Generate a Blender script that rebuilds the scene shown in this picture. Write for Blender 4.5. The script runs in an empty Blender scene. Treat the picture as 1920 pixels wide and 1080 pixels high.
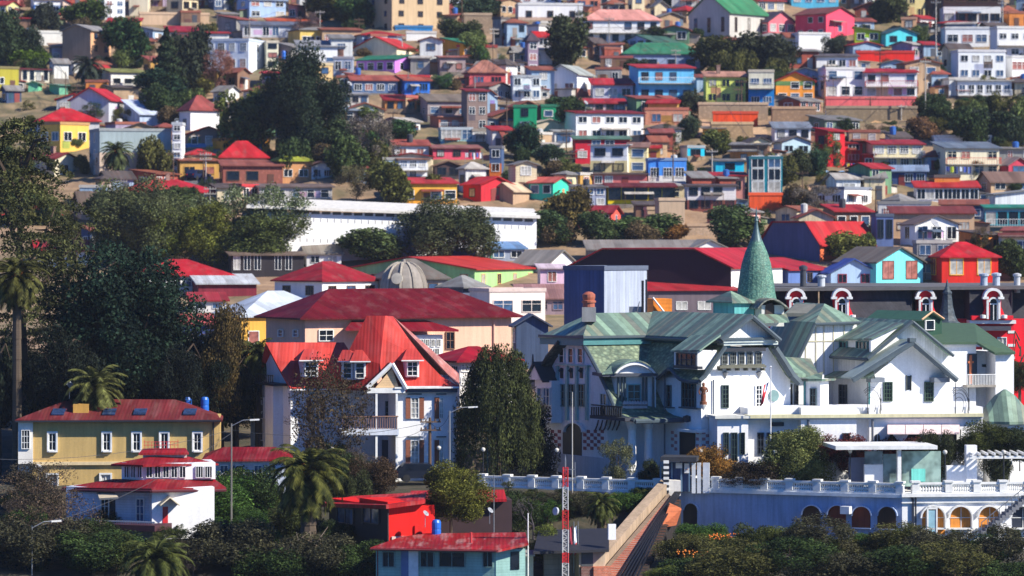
import bpy, math, random
from mathutils import Vector, Matrix
import numpy as np
RND = random.Random(7)
SC = bpy.context.scene
COL = SC.collection
FPX, HOR = 6600.0, 450.0          # focal length in 1920-px units, horizon row
# ------------------------------------------------------------------ ground profile
PROF = [(60,-52),(200,-34),(240,-29),(262,-25.8),(275,-24.0),(284,-23.2),(291,-20.7),(305,-20.2),(330,-17.5),(370,-13),
        (420,-9),(460,-4),(480,-.5),(500,2),(740,57),(900,88)]
def gz(y):
    for (a,za),(b,zb) in zip(PROF,PROF[1:]):
        if y<=b: return za+(zb-za)*(y-a)/(b-a)
    return PROF[-1][1]
_tab=[(HOR-FPX*gz(y)/y,y) for y in [230+.5*i for i in range(1300)]]
def gy(v):                         # distance at which the ground shows at row v
    for vv,y in _tab:
        if vv<=v: return y
    return _tab[-1][1]
def PX(u,v,Y): return Vector(((u-960)/FPX*Y, Y, (HOR-v)/FPX*Y))
def XU(u,Y): return (u-960)/FPX*Y
# ------------------------------------------------------------------ materials
def lin(c):
    return tuple((x/12.92 if x<=.04045 else ((x+.055)/1.055)**2.4) for x in [min(255,k)/255. for k in c])
MATS={}
def newmat(key):
    m=bpy.data.materials.new(key); m.use_nodes=True
    nt=m.node_tree; b=nt.nodes['Principled BSDF']
    return m,nt,b
def N(nt,t,**k):
    n=nt.nodes.new(t)
    for a,v in k.items(): setattr(n,a,v)
    return n
def math_(nt,op,a,b=None):
    n=N(nt,'ShaderNodeMath',operation=op)
    for i,x in enumerate((a,b)):
        if x is None: continue
        if isinstance(x,(int,float)): n.inputs[i].default_value=x
        else: nt.links.new(x,n.inputs[i])
    return n.outputs[0]
def noise(nt,vec,scale,detail=3,rough=.6):
    n=N(nt,'ShaderNodeTexNoise'); n.inputs['Scale'].default_value=scale; n.inputs['Detail'].default_value=detail
    n.inputs['Roughness'].default_value=rough
    if vec is not None: nt.links.new(vec,n.inputs['Vector'])
    return n.outputs['Fac']
def mapr(nt,x,a,b,c,d):
    n=N(nt,'ShaderNodeMapRange'); n.inputs[1].default_value=a; n.inputs[2].default_value=b
    n.inputs[3].default_value=c; n.inputs[4].default_value=d
    nt.links.new(x,n.inputs[0]); return n.outputs[0]
def mixc(nt,f,a,b,mode='MIX'):
    n=N(nt,'ShaderNodeMix',data_type='RGBA',blend_type=mode)
    for i,x in ((0,f),(6,a),(7,b)):
        if isinstance(x,(int,float)): n.inputs[i].default_value=x
        elif isinstance(x,tuple): n.inputs[i].default_value=x if len(x)==4 else x+(1,)
        else: nt.links.new(x,n.inputs[i])
    return n.outputs[2]
def scalev(nt,vec,sx,sy,sz):
    n=N(nt,'ShaderNodeMapping'); n.inputs['Scale'].default_value=(sx,sy,sz); nt.links.new(vec,n.inputs[0]); return n.outputs[0]
def objco(nt):
    return N(nt,'ShaderNodeTexCoord').outputs['Object']
def bump(nt,b,h,dist=.02,st=.6):
    n=N(nt,'ShaderNodeBump'); n.inputs['Strength'].default_value=st; n.inputs['Distance'].default_value=dist
    nt.links.new(h,n.inputs['Height']); nt.links.new(n.outputs[0],b.inputs['Normal'])
def wall(c,kind='plaster',grime=.5):
    key='wall_%s_%s_%s'%(kind,'_'.join(map(str,c)),grime)
    if key in MATS: return MATS[key]
    m,nt,b=newmat(key); L=lin(c); L=tuple(min(.82,x) for x in L)
    co=objco(nt)
    big=noise(nt,scalev(nt,co,.35,.35,.16),1.3,4)
    streak=noise(nt,scalev(nt,co,1.6,1.6,.12),1.6,4,.7)
    fine=noise(nt,co,6,2)
    f=math_(nt,'MULTIPLY',mapr(nt,big,.3,.7,1-.28*grime,1.06),mapr(nt,streak,.35,.7,1.03,1-.42*grime))
    f=math_(nt,'MULTIPLY',f,mapr(nt,fine,.3,.7,.95,1.05))
    sx=N(nt,'ShaderNodeSeparateXYZ'); nt.links.new(co,sx.inputs[0])
    if kind in('board','plank'):
        z=math_(nt,'MULTIPLY',sx.outputs[2],5.0 if kind=='board' else 2.6)
        fr=math_(nt,'FRACT',z); f=math_(nt,'MULTIPLY',f,mapr(nt,fr,0,.22,.72,1.0))
        cell=N(nt,'ShaderNodeTexWhiteNoise',noise_dimensions='1D'); nt.links.new(math_(nt,'FLOOR',z),cell.inputs['W'])
        f=math_(nt,'MULTIPLY',f,mapr(nt,cell.outputs[0],0,1,.93,1.04))
    if kind in('corr','vplank'):
        x=math_(nt,'MULTIPLY',math_(nt,'ADD',sx.outputs[0],sx.outputs[1]),2.2 if kind=='corr' else 3.2)
        fr=math_(nt,'FRACT',x); f=math_(nt,'MULTIPLY',f,mapr(nt,fr,0,.25,.8,1.0))
        cell=N(nt,'ShaderNodeTexWhiteNoise',noise_dimensions='1D'); nt.links.new(math_(nt,'FLOOR',x),cell.inputs['W'])
        f=math_(nt,'MULTIPLY',f,mapr(nt,cell.outputs[0],0,1,.86,1.05))
    col=mixc(nt,1.0,L,f,'MULTIPLY')
    if kind in('brick','stone'):
        t=N(nt,'ShaderNodeTexBrick') if kind=='brick' else N(nt,'ShaderNodeTexVoronoi')
        if kind=='brick':
            v=N(nt,'ShaderNodeCombineXYZ'); nt.links.new(math_(nt,'ADD',sx.outputs[0],sx.outputs[1]),v.inputs[0]); nt.links.new(sx.outputs[2],v.inputs[1])
            nt.links.new(v.outputs[0],t.inputs['Vector']); t.inputs['Scale'].default_value=2.2
            t.inputs['Color1'].default_value=tuple(x*.75 for x in L)+(1,); t.inputs['Color2'].default_value=tuple(min(1,x*1.2) for x in L)+(1,)
            t.inputs['Mortar'].default_value=(.42,.38,.33,1)
            col=mixc(nt,1.0,t.outputs[0],f,'MULTIPLY')
        else:
            t.inputs['Scale'].default_value=2.1; nt.links.new(co,t.inputs['Vector'])
            col=mixc(nt,mapr(nt,t.outputs['Distance'],.05,.5,0,.55),col,tuple(x*.35 for x in L))
    nt.links.new(col,b.inputs['Base Color']); b.inputs['Roughness'].default_value=.8; b.inputs['Specular IOR Level'].default_value=.25
    bump(nt,b,fine,.01,.3)
    MATS[key]=m; return m
def roofm(c,axis='x',rust=.25,w=.9,fade=0):
    key='roof_%s_%s_%s_%s_%s'%('_'.join(map(str,c)),axis,rust,w,fade)
    if key in MATS: return MATS[key]
    m,nt,b=newmat(key); L=tuple(x*(.72 if c[0]>1.8*c[1] else .9) for x in lin(c)); co=objco(nt); fade=fade or .07; sl={'x':(2.0,.3,.3),'y':(.3,2.0,.3),'xy':(1.1,1.1,.35)}[axis]
    sx=N(nt,'ShaderNodeSeparateXYZ'); nt.links.new(co,sx.inputs[0])
    a={'x':sx.outputs[0],'y':sx.outputs[1],'xy':math_(nt,'ADD',sx.outputs[0],math_(nt,'MULTIPLY',sx.outputs[1],.6))}[axis]
    s=math_(nt,'MULTIPLY',a,1/w)
    cell=N(nt,'ShaderNodeTexWhiteNoise',noise_dimensions='1D'); nt.links.new(math_(nt,'FLOOR',s),cell.inputs['W'])
    big=noise(nt,co,.28,3); med=noise(nt,scalev(nt,co,*sl),1.2,4,.7)
    f=math_(nt,'MULTIPLY',mapr(nt,cell.outputs[0],0,1,.78,1.1),mapr(nt,big,.3,.7,.82,1.1))
    pz=N(nt,'ShaderNodeTexWhiteNoise',noise_dimensions='3D'); sn=N(nt,'ShaderNodeVectorMath',operation='FLOOR'); nt.links.new(scalev(nt,co,.55,.42,.0),sn.inputs[0]); nt.links.new(sn.outputs[0],pz.inputs[0]); f=math_(nt,'MULTIPLY',f,mapr(nt,pz.outputs[0],0,1,.84,1.08))
    f=math_(nt,'MULTIPLY',f,mapr(nt,math_(nt,'FRACT',s),0,.12,.8,1))
    col=mixc(nt,1.0,L,f,'MULTIPLY')
    col=mixc(nt,mapr(nt,med,.48,.74,0,min(.8,rust*1.5)),col,(.13,.06,.035))
    if fade: col=mixc(nt,mapr(nt,noise(nt,scalev(nt,co,*sl),.8,3),.5,.75,0,fade),col,(.55,.45,.42))
    nt.links.new(col,b.inputs['Base Color']); b.inputs['Roughness'].default_value=.6; b.inputs['Specular IOR Level'].default_value=.12
    fr=math_(nt,'SINE',math_(nt,'MULTIPLY',a,2*math.pi/.3)); bump(nt,b,fr,.015,.35)
    MATS[key]=m; return m
def copper(ax='x',w=.55,ang=0.0):   # patinated standing-seam copper: sheets of different greens and greys
    key='copper_%s_%s'%(ax,w)
    if key in MATS: return MATS[key]
    m,nt,b=newmat(key); co=objco(nt); sx=N(nt,'ShaderNodeSeparateXYZ'); nt.links.new(co,sx.inputs[0])
    k={'x':(1,0),'y':(0,1),'r30':(.866,.5),'l30':(-.5,.866),'r20':(.94,.342),'l20':(-.342,.94)}[ax]
    a=math_(nt,'ADD',math_(nt,'MULTIPLY',sx.outputs[0],k[0]),math_(nt,'MULTIPLY',sx.outputs[1],k[1]))
    s=math_(nt,'MULTIPLY',a,1/w)
    cell=N(nt,'ShaderNodeTexWhiteNoise',noise_dimensions='1D'); nt.links.new(math_(nt,'FLOOR',s),cell.inputs['W'])
    r=N(nt,'ShaderNodeValToRGB'); nt.links.new(cell.outputs[0],r.inputs[0]); el=r.color_ramp.elements
    r.color_ramp.interpolation='CONSTANT'
    cs=[(102,124,110),(126,150,128),(138,166,142),(112,118,106),(130,156,136),(136,142,120),(98,120,108)]
    el[0].position=0; el[0].color=lin(cs[0])+(1,); el[1].position=1/7; el[1].color=lin(cs[1])+(1,)
    for i in range(2,7):
        e=el.new(i/7); e.color=lin(cs[i])+(1,)
    f=math_(nt,'MULTIPLY',mapr(nt,noise(nt,scalev(nt,co,1,1,.6),1.4,5,.7),.3,.7,.66,1.12),mapr(nt,math_(nt,'FRACT',s),0,.13,.55,1))
    col=mixc(nt,1.0,r.outputs[0],f,'MULTIPLY')
    nt.links.new(col,b.inputs['Base Color']); b.inputs['Roughness'].default_value=.55; b.inputs['Metallic'].default_value=0
    MATS[key]=m; return m
def shingle(c1,c2,sc=2.6):
    key='shingle_%s_%s'%('_'.join(map(str,c1)),sc)
    if key in MATS: return MATS[key]
    m,nt,b=newmat(key); co=objco(nt)
    v=N(nt,'ShaderNodeTexVoronoi'); v.inputs['Scale'].default_value=sc; nt.links.new(scalev(nt,co,1,1,1.4),v.inputs['Vector'])
    sx=N(nt,'ShaderNodeSeparateColor'); nt.links.new(v.outputs['Color'],sx.inputs[0])
    col=mixc(nt,sx.outputs[0],lin(c1),lin(c2))
    col=mixc(nt,mapr(nt,noise(nt,co,.7,4,.7),.45,.75,0,.6),col,tuple(x*.5 for x in lin(c1)))
    col=mixc(nt,mapr(nt,v.outputs['Distance'],.25,.6,0,.55),col,tuple(x*.25 for x in lin(c1)))
    nt.links.new(col,b.inputs['Base Color']); b.inputs['Roughness'].default_value=.65
    bump(nt,b,v.outputs['Distance'],.05,.5); MATS[key]=m; return m
def plain(c,rough=.6,metal=0,key=None):
    key=key or 'plain_%s_%s_%s'%('_'.join(map(str,c)),rough,metal)
    if key in MATS: return MATS[key]
    m,nt,b=newmat(key); co=objco(nt)
    col=mixc(nt,1.0,lin(c),mapr(nt,noise(nt,co,1.8,4),.3,.7,.82,1.08),'MULTIPLY')
    nt.links.new(col,b.inputs['Base Color']); b.inputs['Roughness'].default_value=rough; b.inputs['Metallic'].default_value=metal
    MATS[key]=m; return m
def glassm(c,key,rough=.08):
    if key in MATS: return MATS[key]
    m,nt,b=newmat(key); co=objco(nt)
    col=mixc(nt,mapr(nt,noise(nt,co,.8,2),.4,.65,0,1),lin(c),tuple(x*.35 for x in lin(c)))
    nt.links.new(col,b.inputs['Base Color']); b.inputs['Roughness'].default_value=rough; b.inputs['Specular IOR Level'].default_value=.4
    MATS[key]=m; return m
def leafm(c,var=.55,c2=None,key=None):
    key=key or 'leaf_%s'%('_'.join(map(str,c)))
    if key in MATS: return MATS[key]
    m,nt,b=newmat(key); L=lin(c)
    g=N(nt,'ShaderNodeNewGeometry'); rnd=g.outputs['Random Per Island']
    co=objco(nt); patch=noise(nt,co,5.0,3)
    L2=tuple(x*1.15 for x in lin(c2)) if c2 else tuple(x*1.9 for x in L)
    col=mixc(nt,mapr(nt,patch,.42,.62,0,1),tuple(x*.6 for x in L),L2)
    col=mixc(nt,1.0,col,mapr(nt,rnd,0,1,1-var,1+var),'MULTIPLY')
    nt.links.new(col,b.inputs['Base Color']); b.inputs['Roughness'].default_value=.7; b.inputs['Specular IOR Level'].default_value=.1
    t=N(nt,'ShaderNodeBsdfTranslucent'); nt.links.new(col,t.inputs[0])
    mx=N(nt,'ShaderNodeMixShader'); mx.inputs[0].default_value=.22
    nt.links.new(b.outputs[0],mx.inputs[1]); nt.links.new(t.outputs[0],mx.inputs[2])
    nt.links.new(mx.outputs[0],nt.nodes['Material Output'].inputs[0]); MATS[key]=m; return m
WHITE=wall((244,243,238),'plaster',.2); WTRIM=plain((232,232,228),.5); DARK=plain((38,40,48),.5); FASC=plain((70,84,92),.6)
GLASS=glassm((26,32,44),'glass_dark',.2); GBLUE=glassm((70,98,135),'glass_blue'); CURT=glassm((190,188,182),'glass_curtain',.15)
GPINK=glassm((170,110,100),'glass_warm_curtain',.15); IRON=plain((40,42,46),.5,.4); STEEL=plain((150,152,155),.4,.5)
WOODP=plain((92,70,52),.8); CONC=wall((178,170,158),'plaster',.9); BARK=wall((92,76,62),'vplank',.9)
# ------------------------------------------------------------------ mesh builder
XF={}
class MB:
    def __init__(s): s.v=[]; s.f=[]; s.m=[]; s.mi=0
    def face(s,pts):
        i=len(s.v); s.v+= [tuple(p) for p in pts]; s.f.append(tuple(range(i,i+len(pts)))); s.m.append(s.mi); return s
    def prism(s,pts,vec):
        pts=[Vector(p) for p in pts]; q=[p+Vector(vec) for p in pts]; n=len(pts); i=len(s.v)
        s.v+=[tuple(p) for p in pts]+[tuple(p) for p in q]
        s.f.append(tuple(range(i,i+n))); s.f.append(tuple(range(i+2*n-1,i+n-1,-1))); s.m+=[s.mi]*2
        for k in range(n):
            j=(k+1)%n; s.f.append((i+j,i+k,i+n+k,i+n+j)); s.m.append(s.mi)
        return s
    def slab(s,pts,t=.14): return s.prism(pts,(0,0,-t))
    def box(s,x0,x1,y0,y1,z0,z1):
        return s.prism([(x0,y0,z0),(x1,y0,z0),(x1,y0,z1),(x0,y0,z1)],(0,y1-y0,0))
    def tube(s,p,q,r,r2=None,n=6,caps=True):
        p=Vector(p); q=Vector(q); r2=r if r2 is None else r2; d=(q-p)
        if d.length<1e-6: return s
        d.normalize(); a=d.orthogonal().normalized(); b=d.cross(a); i=len(s.v)
        for c,rr in((p,r),(q,r2)):
            for k in range(n):
                t=2*math.pi*k/n; s.v.append(tuple(c+a*(rr*math.cos(t))+b*(rr*math.sin(t))))
        for k in range(n):
            j=(k+1)%n; s.f.append((i+k,i+j,i+n+j,i+n+k)); s.m.append(s.mi)
        if caps:
            s.f.append(tuple(range(i+n-1,i-1,-1))); s.f.append(tuple(range(i+n,i+2*n))); s.m+=[s.mi]*2
        return s
    def path(s,pts,r,r2=None,n=5):
        k=len(pts)-1
        for i in range(k):
            ra=r if r2 is None else r+(r2-r)*i/k; rb=r if r2 is None else r+(r2-r)*(i+1)/k
            s.tube(pts[i],pts[i+1],ra,rb,n,caps=(i in(0,k-1)))
        return s
    def lathe(s,prof,c=(0,0,0),n=16):     # prof: (r,z)
        i=len(s.v); c=Vector(c)
        for r,z in prof:
            for k in range(n):
                t=2*math.pi*k/n; s.v.append((c.x+r*math.cos(t),c.y+r*math.sin(t),c.z+z))
        for a in range(len(prof)-1):
            for k in range(n):
                j=(k+1)%n; s.f.append((i+a*n+k,i+a*n+j,i+(a+1)*n+j,i+(a+1)*n+k)); s.m.append(s.mi)
        s.f.append(tuple(range(i+n-1,i-1,-1))); e=i+(len(prof)-1)*n; s.f.append(tuple(range(e,e+n))); s.m+=[s.mi]*2
        return s
    def grid(s,rows,t=None):              # rows of points -> sheet (with thickness t downwards)
        for a,b in zip(rows,rows[1:]):
            for k in range(len(a)-1):
                q=[a[k],a[k+1],b[k+1],b[k]]
                if t: s.prism(q,(0,0,-t))
                else: s.face(q)
        return s
    def mesh(s,name,mats):
        me=bpy.data.meshes.new(name); me.from_pydata(s.v,[],s.f)
        for m in (mats if isinstance(mats,(list,tuple)) else [mats]): me.materials.append(m)
        if any(s.m): me.polygons.foreach_set('material_index',s.m)
        me.update(); return me
    def build(s,name,mats,parent=None,world=True,loc=None,label=None):
        if world and parent is not None:
            L,r=XF[parent.name]; M=Matrix.Rotation(-r,4,'Z')
            s.v=[tuple(M@(Vector(p)-L)) for p in s.v]
        o=bpy.data.objects.new(name,s.mesh(name,mats)); COL.objects.link(o)
        if parent is not None:
            o.parent=parent; XF[o.name]=XF[parent.name]
        else: XF[o.name]=(Vector((0,0,0)),0)
        if loc is not None: o.location=loc
        if label: o['label']=label
        return o
def meta(o,label,cat,group=None,kind=None):
    if label: o['label']=label
    if cat: o['category']=cat
    if group: o['group']=group
    if kind: o['kind']=kind
    return o
def thing(name,label,cat,loc,rot=0,group=None):
    o=bpy.data.objects.new(name,None); COL.objects.link(o); o.location=loc; o.rotation_euler=(0,0,rot); o.empty_display_size=.5
    XF[o.name]=(Vector(loc),rot); return meta(o,label,cat,group)
def solo(mb,name,mats,label,cat,group=None,kind=None):
    """one-mesh thing: its origin is moved to its base"""
    xs=[p[0] for p in mb.v]; ys=[p[1] for p in mb.v]; zs=[p[2] for p in mb.v]
    c=Vector(((min(xs)+max(xs))/2,(min(ys)+max(ys))/2,min(zs))); mb.v=[tuple(Vector(p)-c) for p in mb.v]
    o=bpy.data.objects.new(name,mb.mesh(name,mats)); COL.objects.link(o); o.location=c; XF[o.name]=(c,0)
    return meta(o,label,cat,group,kind)
def inst(name,me,parent=None,loc=(0,0,0),rot=(0,0,0),scale=None):
    o=bpy.data.objects.new(name,me); COL.objects.link(o); o.location=loc; o.rotation_euler=rot
    if scale: o.scale=scale
    if parent is not None: o.parent=parent
    return o
# ------------------------------------------------------------------ facades addressed by picture rows/columns on a real plane
class Fac:
    def __init__(s,u,Y,th):
        t=math.radians(th); s.n=Vector((math.sin(t),-math.cos(t),0)); s.e=Vector((math.cos(t),math.sin(t),0)); s.th=t
        s.c=Vector((XU(u,Y),Y,0)).dot(s.n)
    def pt(s,u,v,d=0.):
        dx=(u-960)/FPX; k=(s.c+d)/(dx*s.n.x+s.n.y); return Vector((dx*k,k,(HOR-v)/FPX*k))
    def poly(s,mb,pts,d=0.,depth=.1): return mb.prism([s.pt(u,v,d) for u,v in pts],-s.n*depth)
    def rect(s,mb,u0,v0,u1,v1,d=0.,depth=.1):
        a=s.pt(u0,v1,d); b=s.pt(u1,v0,d); z0,z1=a.z,b.z
        c=Vector((a.x,a.y,0)); e=Vector((b.x,b.y,0)); h=Vector((0,0,1))
        za0=s.pt(u0,v0,d).z; zb1=s.pt(u1,v1,d).z; zt=(za0+z1)/2; zb=(z0+zb1)/2
        return mb.prism([c+h*zb,e+h*zb,e+h*zt,c+h*zt],-s.n*depth)
def win(F,par,u0,v0,u1,v1,nx=2,ny=2,fm=None,pm=None,b=1.6,d=.02,name='window',sur=None,sill=False,mb_=1.0):
    fm=fm or WTRIM; pm=pm or GLASS
    m=MB()
    F.rect(m,u0,v0,u0+b,v1,d+.13,.13); F.rect(m,u1-b,v0,u1,v1,d+.13,.13)
    F.rect(m,u0+b,v0,u1-b,v0+b,d+.13,.13); F.rect(m,u0+b,v1-b,u1-b,v1,d+.13,.13)
    for i in range(1,nx):
        x=u0+(u1-u0)*i/nx; F.rect(m,x-mb_/2,v0+b,x+mb_/2,v1-b,d+.09,.07)
    for i in range(1,ny):
        y=v0+(v1-v0)*i/ny; F.rect(m,u0+b,y-mb_/2,u1-b,y+mb_/2,d+.085,.06)
    w=m.build(name,fm,par)
    p=MB(); F.rect(p,u0+b*.6,v0+b*.6,u1-b*.6,v1-b*.6,d+.03,.02); p.build('pane',pm,w)
    if sur:
        m=MB(); k,sm,sd=sur
        F.rect(m,u0-k,v0-k,u0,v1+k,d+sd,sd); F.rect(m,u1,v0-k,u1+k,v1+k,d+sd,sd); F.rect(m,u0,v0-k,u1,v0,d+sd,sd); F.rect(m,u0,v1,u1,v1+k,d+sd*1.4,sd*1.4)
        m.build('frame',sm,w)
    if sill:
        m=MB(); F.rect(m,u0-2,v1,u1+2,v1+2,d+.3,.3); m.build('sill',WTRIM,w)
    return w
def arch(F,u0,v0,u1,v1,n=10):     # arched outline: springing at half width below the top
    r=(u1-u0)/2; c=(u0+u1)/2; pts=[(u0,v1),(u1,v1)]
    for i in range(n+1):
        t=math.pi*i/n; pts.append((c+r*math.cos(t), v0+r-r*math.sin(t)))
    return pts
# ------------------------------------------------------------------ generic houses
_wc={}
def wmesh(w,h,nx,fm,bar=1,b=.08):
    k=(round(w,1),round(h,1),nx,fm.name,bar,b)
    if k in _wc: return _wc[k]
    w,h=max(.3,k[0]),max(.3,k[1]); m=MB()
    m.box(-w/2-b,-w/2,-.07,0,-b,h+b); m.box(w/2,w/2+b,-.07,0,-b,h+b); m.box(-w/2,w/2,-.07,0,h,h+b); m.box(-w/2,w/2,-.11,0,-b,0)
    for i in range(1,nx): x=-w/2+w*i/nx; m.box(x-.035,x+.035,-.055,0,0,h)
    if bar: m.box(-w/2,w/2,-.05,0,h*.66,h*.66+.045)
    p=MB(); p.box(-w/2,w/2,-.03,-.005,0,h)
    _wc[k]=(m.mesh('window',fm),{pm.name:p.mesh('pane',pm) for pm in(GLASS,GBLUE,CURT,GPINK)}); return _wc[k]
def put_window(par,x,y,z,rz,w,h,fm,nx=2,pane=None,bar=1,b=.08):
    fmx,pm=wmesh(w,h,nx,fm,bar,b); o=inst('window',fmx,par,(x,y,z),(0,0,rz))
    pn=pane or RND.choices([GLASS.name,GBLUE.name,CURT.name,GPINK.name],[6,2.2,1.8,.5])[0]
    inst('pane',pm[pn],o); return o
def wall_mesh(W,D,H,roof,rise):
    m=MB(); B=-1.6
    if roof in('gx','tx'):
        k=.5 if roof=='gx' else .22
        top=[(0,D,H),(0,D*(1-k),H+rise),(0,D*k,H+rise),(0,0,H)] if roof=='tx' else [(0,D,H),(0,D/2,H+rise),(0,0,H)]
        m.prism([(0,0,B),(0,D,B)]+top,(W,0,0))
    elif roof=='gy': m.prism([(0,0,B),(W,0,B),(W,0,H),(W/2,0,H+rise),(0,0,H)],(0,D,0))
    elif roof=='sx': m.prism([(0,0,B),(0,D,B),(0,D,H+rise),(0,0,H)],(W,0,0))
    elif roof=='sb': m.prism([(0,0,B),(0,D,B),(0,D,H-rise),(0,0,H)],(W,0,0))
    elif roof=='sl': m.prism([(0,0,B),(W,0,B),(W,0,H+rise),(0,0,H)],(0,D,0))
    elif roof=='sr': m.prism([(0,0,B),(W,0,B),(W,0,H),(0,0,H+rise)],(0,D,0))
    else: m.box(0,W,0,D,B,H)
    return m
def roof_mesh(W,D,H,roof,rise,o=.4,t=.16):
    m=MB(); H=H+.03
    def S(*p): m.slab(p,t)
    if roof=='gx':
        k=rise/(D/2)*o; S((-o,-o,H-k+t),(W+o,-o,H-k+t),(W+o,D/2,H+rise+t),(-o,D/2,H+rise+t)); S((-o,D/2,H+rise+t),(W+o,D/2,H+rise+t),(W+o,D+o,H-k+t),(-o,D+o,H-k+t))
    elif roof=='tx':
        q=D*.22; k=rise/q*o
        S((-o,-o,H-k+t),(W+o,-o,H-k+t),(W+o,q,H+rise+t),(-o,q,H+rise+t)); S((-o,q,H+rise+t),(W+o,q,H+rise+t),(W+o,D-q,H+rise+t),(-o,D-q,H+rise+t)); S((-o,D-q,H+rise+t),(W+o,D-q,H+rise+t),(W+o,D+o,H-k+t),(-o,D+o,H-k+t))
    elif roof=='gy':
        k=rise/(W/2)*o; S((-o,-o,H-k+t),(W/2,-o,H+rise+t),(W/2,D+o,H+rise+t),(-o,D+o,H-k+t)); S((W/2,-o,H+rise+t),(W+o,-o,H-k+t),(W+o,D+o,H-k+t),(W/2,D+o,H+rise+t))
    elif roof=='hip':
        a,b=-o,W+o; c,d=-o,D+o; z=H+t
        if W>=D:
            q=min((D/2+o)*1.0,(W/2+o)*.98); e=(a+q,D/2,H+rise+t); f=(b-q,D/2,H+rise+t)
            S((a,c,z),(b,c,z),f,e); S((b,d,z),(a,d,z),e,f); S((a,d,z),(a,c,z),e); S((b,c,z),(b,d,z),f)
        else:
            q=min((W/2+o),(D/2+o)*.98); e=(W/2,c+q,H+rise+t); f=(W/2,d-q,H+rise+t)
            S((a,c,z),(b,c,z),e); S((b,d,z),(a,d,z),f); S((a,d,z),(a,c,z),e,f); S((b,c,z),(b,d,z),f,e)
    elif roof=='sx': S((-o,-o,H+t),(W+o,-o,H+t),(W+o,D+o,H+rise+t),(-o,D+o,H+rise+t))
    elif roof=='sb': S((-o,-o,H+t),(W+o,-o,H+t),(W+o,D+o,H-rise+t),(-o,D+o,H-rise+t))
    elif roof=='sl': S((-o,-o,H+t),(W+o,-o,H+rise+t),(W+o,D+o,H+rise+t),(-o,D+o,H+t))
    elif roof=='sr': S((-o,-o,H+rise+t),(W+o,-o,H+t),(W+o,D+o,H+t),(-o,D+o,H+rise+t))
    else:
        z=H; w=.22
        S((-.1,-.1,z+t*.6),(W+.1,-.1,z+t*.6),(W+.1,D+.1,z+t*.6),(-.1,D+.1,z+t*.6))
        h=z+t*.6; m.box(-.1,W+.1,-.1,w,h+.003,h+.28); m.box(-.1,W+.1,D-w,D+.1,h+.003,h+.28); m.box(-.1,w,w+.003,D-w-.003,h+.003,h+.28); m.box(W-w,W+.1,w+.003,D-w-.003,h+.003,h+.28)
    return m
NH=[0]
RECT=[]; TREC=[]
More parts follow.
